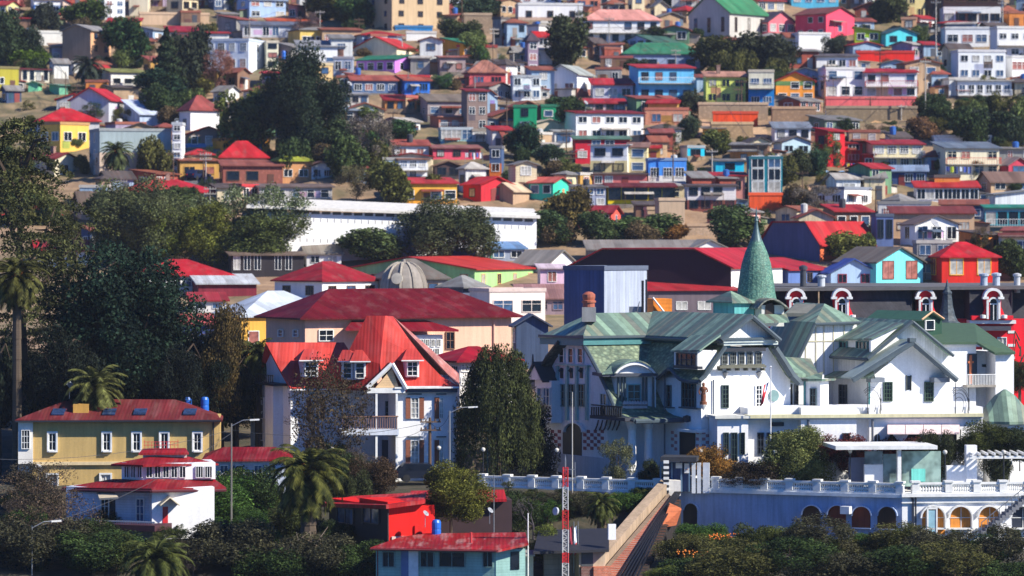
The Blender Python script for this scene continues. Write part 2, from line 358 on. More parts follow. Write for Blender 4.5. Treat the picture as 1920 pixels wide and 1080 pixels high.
def H(label,ul,uc,ur,vt,vb,va=None,roof='flat',wc=(225,225,222),rc=(120,115,112),R=(1,2),L=(1,1),Y=None,r=1.2,D=None,k='plaster',
      name='house',cat='house',group=None,wf=None,ww=None,wh=None,balc=None,stilts=None,band=None,door=None,extras=False,grime=None,rust=.3,o=None,chim=None,wl=None,
      pane=None,a=None,pr=None,nx=2):
    Y=Y or gy(vb); s=FPX/Y; NH[0]+=1; RECT.append((ul,ur,min(vt,va if va is not None else vt),vb,label,name))
    th=(uc-960)/FPX
    lw=uc-ul
    if a is not None: av=math.radians(a)
    elif lw<5: av=math.radians(7 if D else RND.uniform(-8,20)); a=1
    else: av=math.atan2(r*lw,(ur-uc))
    av=min(max(av,math.radians(6 if a is None else -12)),math.radians(76))
    W=(ur-uc)/(s*math.cos(av)); Dd=D or (lw/(s*math.sin(av)) if lw>=5 else max(5.,min(.85*W,11.)))
    rot=av-th; Hh=(vb-vt)/s; rise=((vt-va)/s if va is not None else 0)
    if roof=='sb': rise=.6
    loc=(XU(uc,Y),Y,(HOR-vb)/s)
    h=thing(name,label,cat,loc,rot,group)
    grime=grime if grime is not None else (.25 if min(wc)>205 else .5)
    wm=wall(wc,k,grime); m=wall_mesh(W,Dd,Hh,roof,rise)
    m.build('wall',wm,h,world=False)
    if wl:      # left face in its own colour; on some houses that colour holds its shade
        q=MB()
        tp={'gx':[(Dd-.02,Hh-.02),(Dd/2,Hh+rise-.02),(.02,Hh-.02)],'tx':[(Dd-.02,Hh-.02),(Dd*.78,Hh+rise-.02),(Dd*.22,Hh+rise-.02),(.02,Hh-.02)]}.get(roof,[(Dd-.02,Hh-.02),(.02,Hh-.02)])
        q.prism([(-.04,.02,-.5),(-.04,Dd-.02,-.5)]+[(-.04,y,z) for y,z in tp],(.035,0,0)); q.build('side_cladding_shade',wall(wl,k,grime),h,world=False)
    ax={'gx':'x','tx':'x','sx':'x','sb':'x','gy':'y','sl':'y','sr':'y','hip':'xy','flat':'x'}[roof]
    ov=o if o is not None else (.4 if roof!='flat' else 0)
    rm=roofm(rc,ax,rust) if roof!='flat' else plain(rc,.8)
    rf=roof_mesh(W,Dd,Hh,roof,rise,ov).build('roof',rm,h,world=False)
    if chim:
        q=MB(); cx=W*chim; zt=Hh+rise; q.box(cx,cx+.6,Dd*.45,Dd*.45+.6,Hh,zt+1.0); q.box(cx-.07,cx+.67,Dd*.45-.07,Dd*.45+.67,zt+1.003,zt+1.12); q.build('chimney',wall((150,110,95),'brick'),rf,world=False)
    fm=wf or RND.choices([WTRIM,WOODP,wm,DARK],[6,1.2,2,1])[0]
    bar=RND.random()<.35; fb=RND.choice([.045,.06,.08,.1]); sw=RND.uniform(.75,1.35); sh_=RND.uniform(.75,1.2); nxx=nx if nx!=2 else RND.choice([1,2,2,2,3])
    def cells(n,span,W_):
        rows,cols=n
        if rows*cols==0: return
        sh=Hh/rows
        for i in range(rows):
            for j in range(cols):
                c=span/cols; x=c*(j+.5)+RND.uniform(-.12,.12)*min(1,c*.2)
                if not ww and not wf and rows*cols>3 and RND.random()<.13: continue
                w_=ww or min(1.25*sw*RND.uniform(.88,1.1),c*.62); h_=wh or min(1.15*sh_,sh*.52)
                yield i,j,x,i*sh+sh*.36,w_,h_
    dr=None
    if door:
        dw,dh=.95,min(2.05,Hh*.8); dx=W*door
        q=MB(); q.box(dx-dw/2,dx+dw/2,-.06,0.0,0,dh); dr=q.build('door',plain(RND.choice([(96,60,44),(70,74,84),(130,50,45),(210,208,200)]),.6),h,world=False)
        q=MB(); q.box(dx+dw/2-.16,dx+dw/2-.08,-.12,-.062,dh*.45,dh*.45+.1); q.build('handle',STEEL,dr,world=False)
    for i,j,x,z,w_,h_ in cells(R,W,W) or ():
        if door and i==0 and abs(x-W*door)<1.0: continue
        put_window(h,x,0,z,0,w_,h_,fm,nxx,pane,bar,fb)
    for i,j,x,z,w_,h_ in cells(L,Dd,Dd) or ():
        if lw<5: continue
        put_window(h,0,Dd-x,z,-math.pi/2,w_,h_,fm,nxx,pane,bar,fb)
    if band:
        z0,z1,bc=band; q=MB(); q.box(-.03,W+.03,-.03,-.002,Hh*z0-.6*(z0==0),Hh*z1); q.box(-.03,-.002,0,Dd,Hh*z0-.6*(z0==0),Hh*z1); q.build('painted_band',wall(bc,'plaster',.5),h,world=False)
    if extras and Hh>1.8 and W>2.5:
        E=random.Random(NH[0]*13+5); mu=[(176,160,142),(150,140,134),(120,104,94),(206,200,192),(160,110,90),(110,126,146),(196,150,110),(134,146,120)]
        if E.random()<.4:
            w2=E.uniform(1.4,2.6); h2=min(Hh*.75,E.uniform(1.8,2.4)); x0=W+.01 if E.random()<.7 else -w2-.01; d2=E.uniform(2,3.6); y0=E.uniform(.3,1.4)
            q=MB(); q.prism([(x0,y0,-1.5),(x0+w2,y0,-1.5),(x0+w2,y0,h2*.88),(x0,y0,h2)] if x0>0 else [(x0,y0,-1.5),(x0+w2,y0,-1.5),(x0+w2,y0,h2),(x0,y0,h2*.88)],(0,d2,0)); le=q.build('lean_to',wall(E.choice(mu),E.choice(['corr','plank','plaster']),.8),h,world=False)
            za,zb=(h2+.03,h2*.88+.03) if x0>0 else (h2*.88+.03,h2+.03); q=MB(); q.slab([(x0-.15,y0-.3,za+.1),(x0+w2+.15,y0-.3,zb+.1),(x0+w2+.15,y0+d2+.2,zb+.1),(x0-.15,y0+d2+.2,za+.1)],.1); q.build('lean_to_roof',roofm(E.choice([(140,136,132),(150,90,74),(110,100,96),(176,70,66)]),'x',.5),le,world=False)
            if E.random()<.6: put_window(le,x0+w2/2,y0,h2*.4,0,.8,.7,fm,1,None,0,.06)
        if E.random()<.3 and not balc:
            x0=E.uniform(.1,.4)*W; w2=E.uniform(.3,.5)*W; z=Hh*E.choice([.42,.5,.78]); q=MB(); q.slab([(x0,-1.1,z-.3),(x0+w2,-1.1,z-.3),(x0+w2,-.06,z),(x0,-.06,z)],.07); aw=q.build('awning',roofm(E.choice([(150,144,138),(160,84,70),(206,200,190),(96,116,140)]),'x',.4),h,world=False)
            q=MB()
            for x in(x0+.1,x0+w2-.1): q.tube((x,-1.0,0),(x,-1.0,z-.38),.04)
            q.build('awning_post',WOODP,aw,world=False)
        if E.random()<.4:
            for _ in range(E.choice([1,2])):
                w2=E.uniform(.12,.4)*W; x0=E.uniform(0,W-w2); z=E.uniform(0,.5)*Hh; h2=E.uniform(.25,.5)*Hh; c_=tuple(max(20,min(250,int(v*E.uniform(.68,1.05)))) for v in wc) if E.random()<.7 else E.choice(mu)
                q=MB(); q.box(x0,x0+w2,-.02,-.003,z,min(z+h2,Hh-.05)); q.build('wall_patch',wall(c_,E.choice(['corr','plank','plaster']),.7),h,world=False)
        if E.random()<.45: q=MB(); q.box(-.06,W+.06,-.25,-.035,-1.5,E.uniform(.2,.7)); q.build('foundation',wall(E.choice([(168,146,122),(150,140,130),(186,166,140)]),'stone',.8),h,world=False)
        if E.random()<.16 and roof!='hip':
            q=MB(); tx,ty=W*E.uniform(.2,.8),Dd*.5; q.lathe([(.45,Hh+rise*.6),(.5,Hh+rise+.15),(.5,Hh+rise+.8),(.2,Hh+rise+.95)],(tx,ty,0),10); q.build('water_tank',plain(E.choice([(60,64,70),(190,190,186),(44,96,170)]),.5),rf,world=False)
    if balc is not None:
        z=Hh*balc; q=MB(); q.box(0,W,-1.1,-.02,z-.14,z); b=q.build('balcony',CONC,h,world=False)
        q=MB(); nb=max(3,int(W/.35))
        for i in range(nb+1): q.box(W*i/nb-.02,W*i/nb+.02,-1.08,-1.04,z+.002,z+.92)
        q.box(-.02,W+.02,-1.1,-1.02,z+.923,z+.99)
        for y in(-.8,-.5,-.2):
            for x in(0,W): q.box(x-.02,x+.02,y-.02,y+.02,z+.002,z+.92)
        q.build('railing',pr or WTRIM,b,world=False)
    if stilts:
        zb=(vb-stilts)/s-1.0; n=max(3,int(W/2.5)+1)
        q=MB(); q.box(-.1,W+.1,-.6,Dd*.5,-.32,-.05); q.build('deck',WOODP,h,world=False)
        for i in range(n):
            q=MB(); x=W*i/(n-1); q.box(x-.1,x+.1,-.4,-.2,zb,-.325); q.build('stilt',WOODP,h,world=False)
    return h,W,Dd,Hh
# ------------------------------------------------------------------ plants
def leaves(pts,nrm,size,rs,asp=.62):
    """quads of leaf size at pts facing roughly nrm"""
    n=len(pts); r=rs.normal(size=(n,3)); r=nrm*.7+r; r/=np.linalg.norm(r,axis=1,keepdims=True)
    a=np.cross(r,rs.normal(size=(n,3))); a/=np.linalg.norm(a,axis=1,keepdims=True); b=np.cross(r,a)
    s=size*rs.uniform(.55,1.35,size=(n,1)); a=a*s; b=b*s*asp
    q=np.empty((n,4,3)); q[:,0]=pts-a; q[:,1]=pts-b*.9; q[:,2]=pts+a; q[:,3]=pts+b*.9
    return q.reshape(-1,3)
def qmesh(name,co,mat):
    me=bpy.data.meshes.new(name); n=len(co)//4
    me.vertices.add(len(co)); me.vertices.foreach_set('co',co.astype(np.float32).ravel())
    me.loops.add(4*n); me.loops.foreach_set('vertex_index',np.arange(4*n,dtype=np.int32))
    me.polygons.add(n); me.polygons.foreach_set('loop_start',np.arange(0,4*n,4,dtype=np.int32)); me.polygons.foreach_set('loop_total',np.full(n,4,dtype=np.int32))
    me.materials.append(mat); me.update(calc_edges=True); me.validate(); return me
def blob_crown(seed,nb,n,size,spread=(.34,.34,.36),rb=(.13,.24),cz=.5,flat=1.):
    """unit crown: x,y in -.5..+.5, z in 0..1"""
    rs=np.random.RandomState(seed); P=[];Nn=[]
    cs=[];rr=[]
    for i in range(nb):
        d=rs.normal(size=3); d/=np.linalg.norm(d); k=rs.uniform(.25,1)**.6
        c=np.array([d[0]*spread[0]*k,d[1]*spread[1]*k,cz+d[2]*spread[2]*k]); cs.append(c); rr.append(rs.uniform(*rb))
    w=np.array(rr)**2; w/=w.sum()
    for c,r,ww in zip(cs,rr,w):
        m=max(20,int(n*ww)); d=rs.normal(size=(m,3)); d/=np.linalg.norm(d,axis=1,keepdims=True)
        k=rs.uniform(.35,1.08,size=(m,1))**.7; p=c+d*k*r*np.array([1,1,flat]); P.append(p); Nn.append(d)
    P=np.concatenate(P); Nn=np.concatenate(Nn); return leaves(P,Nn,size,rs)
_pc={}
def crown_mesh(kind,var,mat):
    k=(kind,var,mat.name)
    if k in _pc: return _pc[k]
    if kind=='broad': co=blob_crown(10+var,17,7600,.031)
    elif kind=='big': co=blob_crown(40+var,34,42000,.0105,rb=(.08,.18))
    elif kind=='loose': co=blob_crown(60+var,26,8000,.013,spread=(.4,.4,.42),rb=(.06,.14))
    elif kind=='wisp': co=blob_crown(160+var,34,7500,.0095,spread=(.4,.4,.4),rb=(.06,.16))
    elif kind=='fine': co=blob_crown(200+var,20,26000,.0125,spread=(.35,.35,.34),rb=(.11,.2))
    elif kind=='bushy':
        co=blob_crown(220+var,20,22000,.0135,spread=(.37,.37,.24),rb=(.11,.21),cz=.42,flat=.95); co[:,2]=np.maximum(co[:,2],0)
    elif kind=='cone':
        rs=np.random.RandomState(80+var); n=5200; z=rs.uniform(0,1,size=n)**1.25; th=rs.uniform(0,6.283,n)
        rad=.48*(1-z)**.8*(.75+.25*np.sin(z*40+th*2))*rs.uniform(.45,1.05,n)
        p=np.stack([rad*np.cos(th),rad*np.sin(th),z*.98],1); nn=np.stack([np.cos(th),np.sin(th),np.full(n,.3)],1); co=leaves(p,nn,.03,rs)
    elif kind=='willow':
        rs=np.random.RandomState(90+var); co=[]
        for i in range(400):
            th=rs.uniform(0,6.283); r=.46*rs.uniform(.15,1)**.6; z0=.96-.5*(r/.46)**2*rs.uniform(.6,1.1); L=rs.uniform(.12,.42)
            m=110; t=rs.uniform(0,1,m); p=np.stack([r*np.cos(th)+rs.normal(0,.018,m),r*np.sin(th)+rs.normal(0,.018,m),np.maximum(.02,z0-L*t)],1)
            nn=np.tile([np.cos(th),np.sin(th),.4],(m,1)); co.append(leaves(p,nn,.0105,rs,.5))
        co=np.concatenate(co)
    elif kind=='shrub': co=blob_crown(100+var,15,6400,.03,spread=(.36,.36,.22),rb=(.14,.24),cz=.42,flat=.9); co[:,2]=np.maximum(co[:,2],.0)
    elif kind=='cedar':
        rs=np.random.RandomState(120+var); co=[]
        nl=14
        for l in range(nl):
            z=.1+.88*l/nl; R=.52*(1-(l/nl))**.62+.04
            for b in range(8):
                th=rs.uniform(0,6.283); rl=R*rs.uniform(.65,1.1); m=210; t=rs.uniform(.12,1,m)
                w=.075*(1-t*.5)
                x=t*rl; y=rs.normal(0,1,m)*w*.6; zz=z-.035*t**2*3*rs.uniform(.5,1)+rs.normal(0,.006,m)
                p=np.stack([x*np.cos(th)-y*np.sin(th),x*np.sin(th)+y*np.cos(th),zz],1); co.append(leaves(p,np.tile([0,0,1.6],(m,1)),.0085,rs,.5))
        co=np.concatenate(co)
    xy=np.percentile(np.abs(co[:,:2]),97); co[:,:2]*=.5/xy
    z0,z1=np.percentile(co[:,2],1.5),np.percentile(co[:,2],98.5)
    if kind in('shrub','bushy'): z0=min(z0,.12)
    co[:,2]=(co[:,2]-z0)/(z1-z0)
    me=qmesh('crown',co,mat); _pc[k]=me; return me
def bare_mesh(seed,mat,key='bare'):
    k=(key,seed)
    if k in _pc: return _pc[k]
    rr=random.Random(seed); m=MB()
    def br(p,d,L,r,lv):
        q=p+d*L; m.tube(p,q,r,r*.68,5 if lv<3 else 3,caps=False)
        if lv>=6: return
        for i in range(rr.choice([2,2,3]) if lv<4 else rr.choice([2,3])):
            nd=(d+Vector((rr.gauss(0,.5),rr.gauss(0,.5),rr.gauss(.12,.35)))).normalized(); br(q,nd,L*rr.uniform(.62,.86),r*.64,lv+1)
    br(Vector((0,0,-.03)),Vector((0,0,1)),.22,.022,0); me=m.mesh('trunk',mat); _pc[k]=me; return me
NT=[0]
def fit(u,vb,Y):
    if Y is None or (u>1230 and Y<295): return vb
    g=HOR-FPX*gz(Y)/Y; return max(vb,g) if g-vb<140 else vb
def tree(label,u,vb,hpx,wpx,kind='broad',c=(62,78,40),c2=None,Y=None,name='broadleaf_tree',cat='tree',group=None,trunk=True,var=None,base=.12,tilt=0):
    v_=fit(u,vb,Y); hpx0=hpx; hpx+=v_-vb; base=1-(1-base)*hpx0/hpx if v_>vb else base; vb=v_
    Y=Y or gy(vb); s=FPX/Y; NT[0]+=1; TREC.append((u-wpx*.42,u+wpx*.42,vb-hpx*.92,vb)); var=NT[0]%3 if var is None else var
    t=thing(name,label,cat,(XU(u,Y),Y,(HOR-vb)/s),RND.uniform(0,6.28),group)
    h=hpx/s; w=wpx/s; me=crown_mesh(kind,var,leafm(c,.55,c2))
    if kind in('shrub','bushy'): base=0
    inst('crown',me,t,(0,0,h*base),(0,0,0),(w,w,h*(1-base)))
    m=MB(); r=max(.05,h*.022)
    if kind in('shrub','bushy'):
        for i in range(4): m.tube((0,0,-.2),(w*.2*math.cos(i*1.7),w*.2*math.sin(i*1.7),h*.5),.04,.015,5)
        m.build('stem',BARK,t,world=False)
    elif trunk:
        m.path([(0,0,-.6),(.1*r,0,h*base),(-.3*r,.2*r,h*.55),(0,0,h*.9)],r,r*.25,7)
        for i in range(6):
            a=i*1.05; z=h*(base+.12+.08*i); m.path([(0,0,z),(w*.2*math.cos(a),w*.2*math.sin(a),z+h*.1),(w*.36*math.cos(a),w*.36*math.sin(a),min(h*.95,z+h*.22))],r*.45,r*.1,5)
        m.build('trunk',BARK,t,world=False)
    return t
def bare(label,u,vb,hpx,wpx,Y=None,c=(86,72,66),seed=1,leaf=None,name='bare_tree',group=None):
    v_=fit(u,vb,Y); hpx+=v_-vb; vb=v_; Y=Y or gy(vb); s=FPX/Y
    t=thing(name,label,'tree',(XU(u,Y),Y,(HOR-vb)/s),seed*1.3,group); h=hpx/s; w=wpx/s
    mt=plain(c,.9); inst('trunk',bare_mesh(seed,mt,'bare%s'%(c,)),t,(0,0,0),(0,0,0),(w*1.1,w*1.1,h*1.05))
    if leaf: inst('crown',crown_mesh('wisp' if Y<320 else 'loose',seed%3,leafm(leaf,.5)),t,(0,0,h*.25),(0,0,0),(w,w,h*.78))
    return t
def frond_mesh(seed,nf,mat,lo=-55,hi=82):
    k=('palm',seed,mat.name)
    if k in _pc: return _pc[k]
    rs=random.Random(seed); m=MB()
    for i in range(nf):
        az=i*2.399+rs.uniform(-.2,.2); q=(i+.5)/nf; el=math.radians(hi-(hi-lo)*q**.9+rs.uniform(-6,6)); L=rs.uniform(.9,1.08)
        h=Vector((math.cos(az),math.sin(az),0)); side=Vector((-math.sin(az),math.cos(az),0)); p=Vector((0,0,0)); pts=[p.copy()]; ds=[]
        for kk in range(9):
            e=el-1.75*((kk+.5)/9)**1.3*(1 if el>-.4 else .4); d=h*math.cos(e)+Vector((0,0,math.sin(e))); ds.append(d); p=p+d*(L/9); pts.append(p.copy())
        for kk in range(9): m.tube(pts[kk],pts[kk+1],.012*(1-kk/10),.012*(1-(kk+1)/10),3,caps=False)
        for kk in range(34):
            t=.08+.92*kk/34; f=t*9; j=min(8,int(f)); c=pts[j].lerp(pts[j+1],f-j); d=ds[j]; ll=.21*math.sin(math.pi*min(1,.2+t*.78))**.6+.04
            for sg in(-1,1):
                dr=(side*sg*.75+d*.65+Vector((0,0,-.3+rs.uniform(-.25,.1)))).normalized(); e=c+dr*ll; wv=d*.02
                m.face([c-wv,c+wv,e])
    me=m.mesh('crown',mat); _pc[k]=me; return me
def palm(label,u,vtop,rpx,vb,Y=None,c=(78,86,40),c2=None,trunk_w=.38,skirt=False,fruit=False,group='palms among the houses',seed=1,fr=None):
    """vtop: row of the crown's heart; vb: foot of the trunk"""
    vb=fit(u,vb,Y); Y=Y or gy(vb); s=FPX/Y; r=rpx/s; h=(vb-vtop)/s
    t=thing('palm_tree',label,'palm',(XU(u,Y),Y,(HOR-vb)/s),seed*.9,group)
    inst('crown',frond_mesh(seed,fr or 54,leafm(c,.4,c2)),t,(0,0,h),(0,0,0),(r,r,r))
    m=MB(); n=10
    for i in range(n):
        z0=-.6+(h+.6)*i/n; z1=-.6+(h+.6)*(i+1)/n; m.tube((0,0,z0),(0,0,z1),trunk_w*(1.12-.2*i/n),trunk_w*(1.0-.2*i/n),9)
    m.tube((0,0,h-r*.12),(0,0,h+r*.06),trunk_w*1.35,trunk_w*.6,9)
    m.build('trunk',wall((98,84,70),'board',.9),t,world=False)
    if skirt: inst('dead_fronds',frond_mesh(seed+50,26,leafm((112,92,58),.4),-88,-62),t,(0,0,h-.1*r),(0,0,0),(r*.62,r*.62,r*.8))
    if fruit:
        m=MB(); rr=random.Random(seed)
        for i in range(16):
            a=rr.uniform(0,6.28); p=Vector((.16*r*math.cos(a),.16*r*math.sin(a),h+r*rr.uniform(-.02,.22))); m.lathe([(.01,-.2),(.14,0),(.01,.2)],p,5)
        m.build('fruit',plain((214,110,40),.6),t,world=False)
    return t
def pole(label,u,vt,vb,Y=None,r=.13,arms=1,lamp=0,c=WOODP,name='utility_pole',cat='pole',group='utility poles between the houses'):
    vb=fit(u,vb,Y); Y=Y or gy(vb); s=FPX/Y; h=(vb-vt)/s
    t=thing(name,label,cat,(XU(u,Y),Y,(HOR-vb)/s),RND.uniform(-.4,.4),group)
    m=MB(); m.tube((0,0,-.8),(0,0,h),r,r*.75,8); m.build('shaft',c,t,world=False)
    for i in range(arms):
        m=MB(); z=h-.35-.7*i; m.box(-.9,.9,-r-.1,-r,z-.06,z+.06)
        for x in(-.8,-.4,.4,.8): m.lathe([(.05,0),(.07,.08),(.03,.2)],(x,-r-.05,z+.063),6)
        m.build('crossarm',c,t,world=False)
    if lamp:
        m=MB(); m.path([(0,0,h-.2),(lamp*.8,-.1,h+.25),(lamp*1.5,-.15,h+.3)],.04,.04,5); a=m.build('lamp_arm',STEEL,t,world=False)
        m=MB(); m.prism([(lamp*1.3,-.28,h+.33),(lamp*2.0,-.28,h+.36),(lamp*2.0,-.02,h+.36),(lamp*1.3,-.02,h+.33)],(0,0,-.12)); m.build('lamp_head',plain((215,215,212),.4),a,world=False)
    return t
def wire(pts,label,r=.018,sag=.5):
    m=MB()
    for a,b in zip(pts,pts[1:]):
        q=[a.lerp(b,i/8)-Vector((0,0,sag*4*(i/8)*(1-i/8))) for i in range(9)]
        m.path(q,r,None,4)
    return solo(m,'overhead_cable',DARK,label,'cable','overhead cables')
def dish(label,P,r=.3,rz=.9,c=(150,152,156)):
    t=thing('satellite_dish',label,'satellite dish',P,rz,'satellite dishes on the roofs')
    m=MB()
    m.lathe([(r,.0),(r*.8,-.06*r/.4),(r*.45,-.13*r/.4),(.02,-.17*r/.4)],(0,0,0),14); o=m.build('reflector',plain(c,.5),t,world=False); o.rotation_euler=(math.radians(50),0,0); o.location=(0,-.1,.55+r)
    m=MB(); m.tube((0,0,-.25),(0,0,.5+r),.035,.03,6); m.tube((0,-.05,.5+r),(0,-.55*r-.2,.62+r),.015,.015,4); m.build('mast',STEEL,t,world=False)
    return t
# ------------------------------------------------------------------ houses on the hill, row by row (ul, uc, ur, eave, base, ridge in picture units give place and size)
G1='houses on the hillside'
def HH(*a,**k):
    k.setdefault('group',G1); k.setdefault('extras',(a[5]>0 and k.get('name','house')=='house' and 'D' not in k and a[5]<470)); return H(*a,**k)
# ---- top left
HH('pale yellow house with a red gable roof at the far left top edge',-14,12,37,10,30,1,'gy',(205,200,140),(190,60,58),(1,2),(1,2))
HH('white house striped with blue under a tan roof beside a red roof',58,64,113,0,30,-9,'sx',(225,228,232),(176,150,120),(1,3),(1,1),band=(.35,.7,(60,110,180)))
HH('small pink and cream cottage with a bright red roof by dark trees',113,118,133,8,32,-4,'sr',(226,200,180),(205,50,55),(1,1),(1,1))
HH('narrow white tower house with stacked small windows among trees',192,196,234,-14,44,None,'flat',(240,240,240),(200,200,200),(4,2),name='tower_house')
HH('plain cream block wall house without windows beside the white tower',238,242,277,-10,24,None,'flat',(226,214,186),(190,180,165),(0,0))
HH('brown and peach apartment block with a gabled blind side wall',117,170,208,57,127,46,'gx',(222,172,132),(150,148,146),(3,2),(0,0),wl=(168,142,120),name='apartment_building',cat='apartments')  # brown of the left face is shade put into the peach colour
HH('small shaded house with a light brown roof below the peach block',92,97,150,89,120,80,'sx',(150,150,170),(170,140,115),(1,3))
HH('olive yellow box house with a dark doorway at the left edge',-30,-12,35,128,172,None,'flat',(176,166,60),(120,110,70),(1,2),(0,0),door=.75)
HH('cream and white row house with three tall windows under a dark red roof',36,40,92,131,160,126,'sx',(232,226,205),(120,50,60),(1,4),wh=1.7)
HH('mint green garden shed standing in the dark scrub on the left',50,53,72,157,172,153,'gy',(120,205,160),(120,170,140),(0,0),name='shed',cat='shed')
HH('second mint shed right of the first one, lower and narrower',109,111,127,161,178,157,'sx',(120,190,155),(110,160,140),(0,0),name='shed',cat='shed')
HH('long white house under a flat olive green roof below the palm',204,208,273,136,168,127,'sx',(232,230,222),(138,142,84),(1,3),(1,1),door=.7)
HH('large grey gable house with red roof edges and white front',132,204,234,187,236,165,'gx',(200,203,210),(205,45,58),(2,2),(1,1))
HH('low grey wing with a red roof attached left of the grey gable house',103,106,135,188,212,176,'sl',(170,174,182),(205,45,58),(1,1))
HH('wide house under a hipped bright red roof at the left below the scrub',62,76,186,228,252,203,'hip',(196,196,200),(212,42,54),(1,5),(1,1))
HH('blue white metal shed with a big pale roof left of the brown hip roof',232,262,336,216,238,186,'sx',(188,205,232),(202,214,236),(0,0),(0,0),k='corr',name='warehouse',cat='warehouse')
HH('white house under a brownish red hipped roof with a shaded left wall',336,357,411,208,250,179,'hip',(236,236,236),(168,84,80),(0,0),(1,1))
HH('yellow box house with a dark left wall below the red hip roof',75,113,167,233,280,None,'flat',(245,190,90),(180,140,90),(1,2),(1,2))
HH('big pale grey green block with a beige lower front behind the palm',168,187,321,245,338,None,'flat',(165,180,182),(150,155,155),(0,0),(3,1),band=(0,.56,(214,192,172)),name='apartment_building',cat='apartments')
HH('thin white stair tower with a column of small windows beside the grey block',320,323,341,234,334,None,'flat',(235,238,242),(190,195,200),(6,1),name='tower_house')
HH('dark brown gabled house with red roof edges and blue awning below',344,352,430,252,280,238,'gy',(140,122,112),(206,60,56),(1,3),(0,0),band=(.0,.4,(90,150,200)))
HH('bright orange house wall behind two pointed red roofs',417,420,506,263,292,None,'flat',(244,160,52),(200,130,60),(1,2))
HH('beige house under a pointed red hipped roof with a smaller peak',406,413,501,297,318,265,'hip',(206,170,140),(212,44,56),(1,3))
HH('low brick red workshop with patchy walls below the pointed red roofs',412,418,530,312,352,300,'sx',(178,108,92),(150,88,78),(1,3),(1,1),door=.8,k='stone')
HH('blue white apartment block with a shaded front and few windows',384,466,500,76,136,None,'flat',(214,222,236),(190,200,214),(2,1),(2,4),name='apartment_building',cat='apartments')
HH('narrow cream house with rounded bays right of the blue white block',498,500,522,80,130,None,'flat',(236,228,200),(200,190,170),(3,1),ww=1.5)
HH('small house with a deep red roof high on the left slope',310,316,373,60,76,47,'sx',(190,150,130),(168,42,58),(1,3))
HH('brick brown house under a dark roof above the blue white block',330,336,386,72,92,64,'gx',(160,98,84),(110,60,60),(1,2),(1,1))
HH('pale blue villa at the top edge left of the middle',444,468,536,-2,36,-22,'gx',(165,190,225),(150,165,190),(2,3),(2,1))
HH('long whitish row house with arched windows under a dark grey roof',450,455,560,48,76,38,'sx',(205,208,216),(105,112,128),(1,6),(1,1),wh=1.6)
HH('orange roofed low house behind the long whitish row house',498,503,601,40,52,32,'sx',(170,110,90),(214,96,52),(1,3))
# ---- top middle
HH('white warehouse with a grey sheet roof and two blue windows',555,560,646,88,130,74,'sx',(236,240,240),(150,152,158),(1,2),(0,0),ww=2.4,wh=.7,pane='glass_blue',name='warehouse',cat='warehouse')
HH('grey blue shack of metal sheets right of the white warehouse',621,625,661,110,142,None,'flat',(165,178,198),(150,150,160),(1,2),k='corr')
HH('cream house with a wide shaded gable and a red roof slope on the right',663,744,783,89,110,69,'gx',(236,224,192),(212,52,60),(1,1),(0,0))
HH('purple house with a dark green roof and a pink lit gable',668,740,791,112,140,102,'gy',(202,132,222),(40,120,92),(1,2),(1,4))
HH('orange house with a green roof standing alone by the road',830,869,906,83,116,70,'sx',(246,158,50),(52,132,100),(1,3),(1,1))
HH('dusky pink bungalow with white corners under a brown hipped roof',876,880,948,137,166,113,'hip',(206,92,96),(172,116,100),(1,2),(0,0),ww=1.7,wh=1.1)
HH('tall beige apartment block at the top with a blue shaded side',688,735,843,-34,62,None,'flat',(206,178,140),(180,160,130),(4,3),(4,2),name='apartment_building',cat='apartments')
HH('bright blue sheet metal fence below the beige apartment block',738,741,811,51,62,None,'flat',(40,130,196),(60,120,170),(0,0),D=.3,name='fence',cat='fence',k='corr')
HH('low white wall below the blue fence at the top',758,762,818,62,76,None,'flat',(230,230,228),(205,200,195),(0,0),D=.4,name='garden_wall',cat='wall')
HH('weathered grey shack with a dull red roof edge under the orange house',818,825,873,108,140,104,'sx',(158,140,140),(170,108,100),(1,2),(0,0),k='plank')
HH('long blue grey house under a rusty low roof left of the purple house foot',655,660,746,152,178,140,'sx',(96,122,160),(186,98,82),(1,4),(0,0))
HH('bright blue shack under a rust red roof in the middle of the slope',755,759,806,152,178,139,'sx',(52,118,212),(190,100,80),(1,2),(0,0))
HH('timber cabin with a dark red roof on a scaffold of posts',716,722,781,189,212,177,'sx',(206,142,82),(160,40,44),(1,3),(0,0),k='vplank',stilts=236,wf=WOODP)
HH('low greyish house with two blue windows beside the big dark tree',638,643,691,178,198,173,'sx',(200,196,190),(150,150,152),(1,3))
HH('shaded shack under a blue grey roof below the low greyish house',630,640,696,208,236,199,'sx',(120,112,112),(132,148,165),(1,2))
HH('broad plank house with a grey brown roof and a light blue bay',788,802,882,191,224,175,'sx',(168,156,156),(130,118,104),(1,3),(1,1),k='plank')
HH('narrow three storey plank house with a small red roof cap',872,876,914,172,248,165,'sx',(150,128,120),(150,50,52),(3,2),k='plank')
HH('terracotta balcony house with white window frames on the slope',806,823,885,220,244,215,'sx',(206,122,98),(190,130,112),(1,3),(0,0),balc=.12)
HH('pale turquoise house with white barred windows above the brown roofs',822,827,886,243,270,None,'flat',(166,218,226),(180,190,195),(1,3),(0,0),ww=1.5,wh=1.4)
HH('small white annex right of the pale turquoise house',884,886,916,246,268,None,'flat',(220,216,210),(150,140,130),(1,1))
HH('white house with magenta curtains under a rust brown roof',735,740,804,274,298,262,'sx',(232,230,232),(182,92,78),(1,2),(0,0),ww=1.0,pane='glass_warm_curtain')
HH('white two storey house with an open gallery below the magenta curtains',743,748,801,300,338,296,'sx',(228,230,232),(150,110,95),(2,3),(0,0),balc=.5)
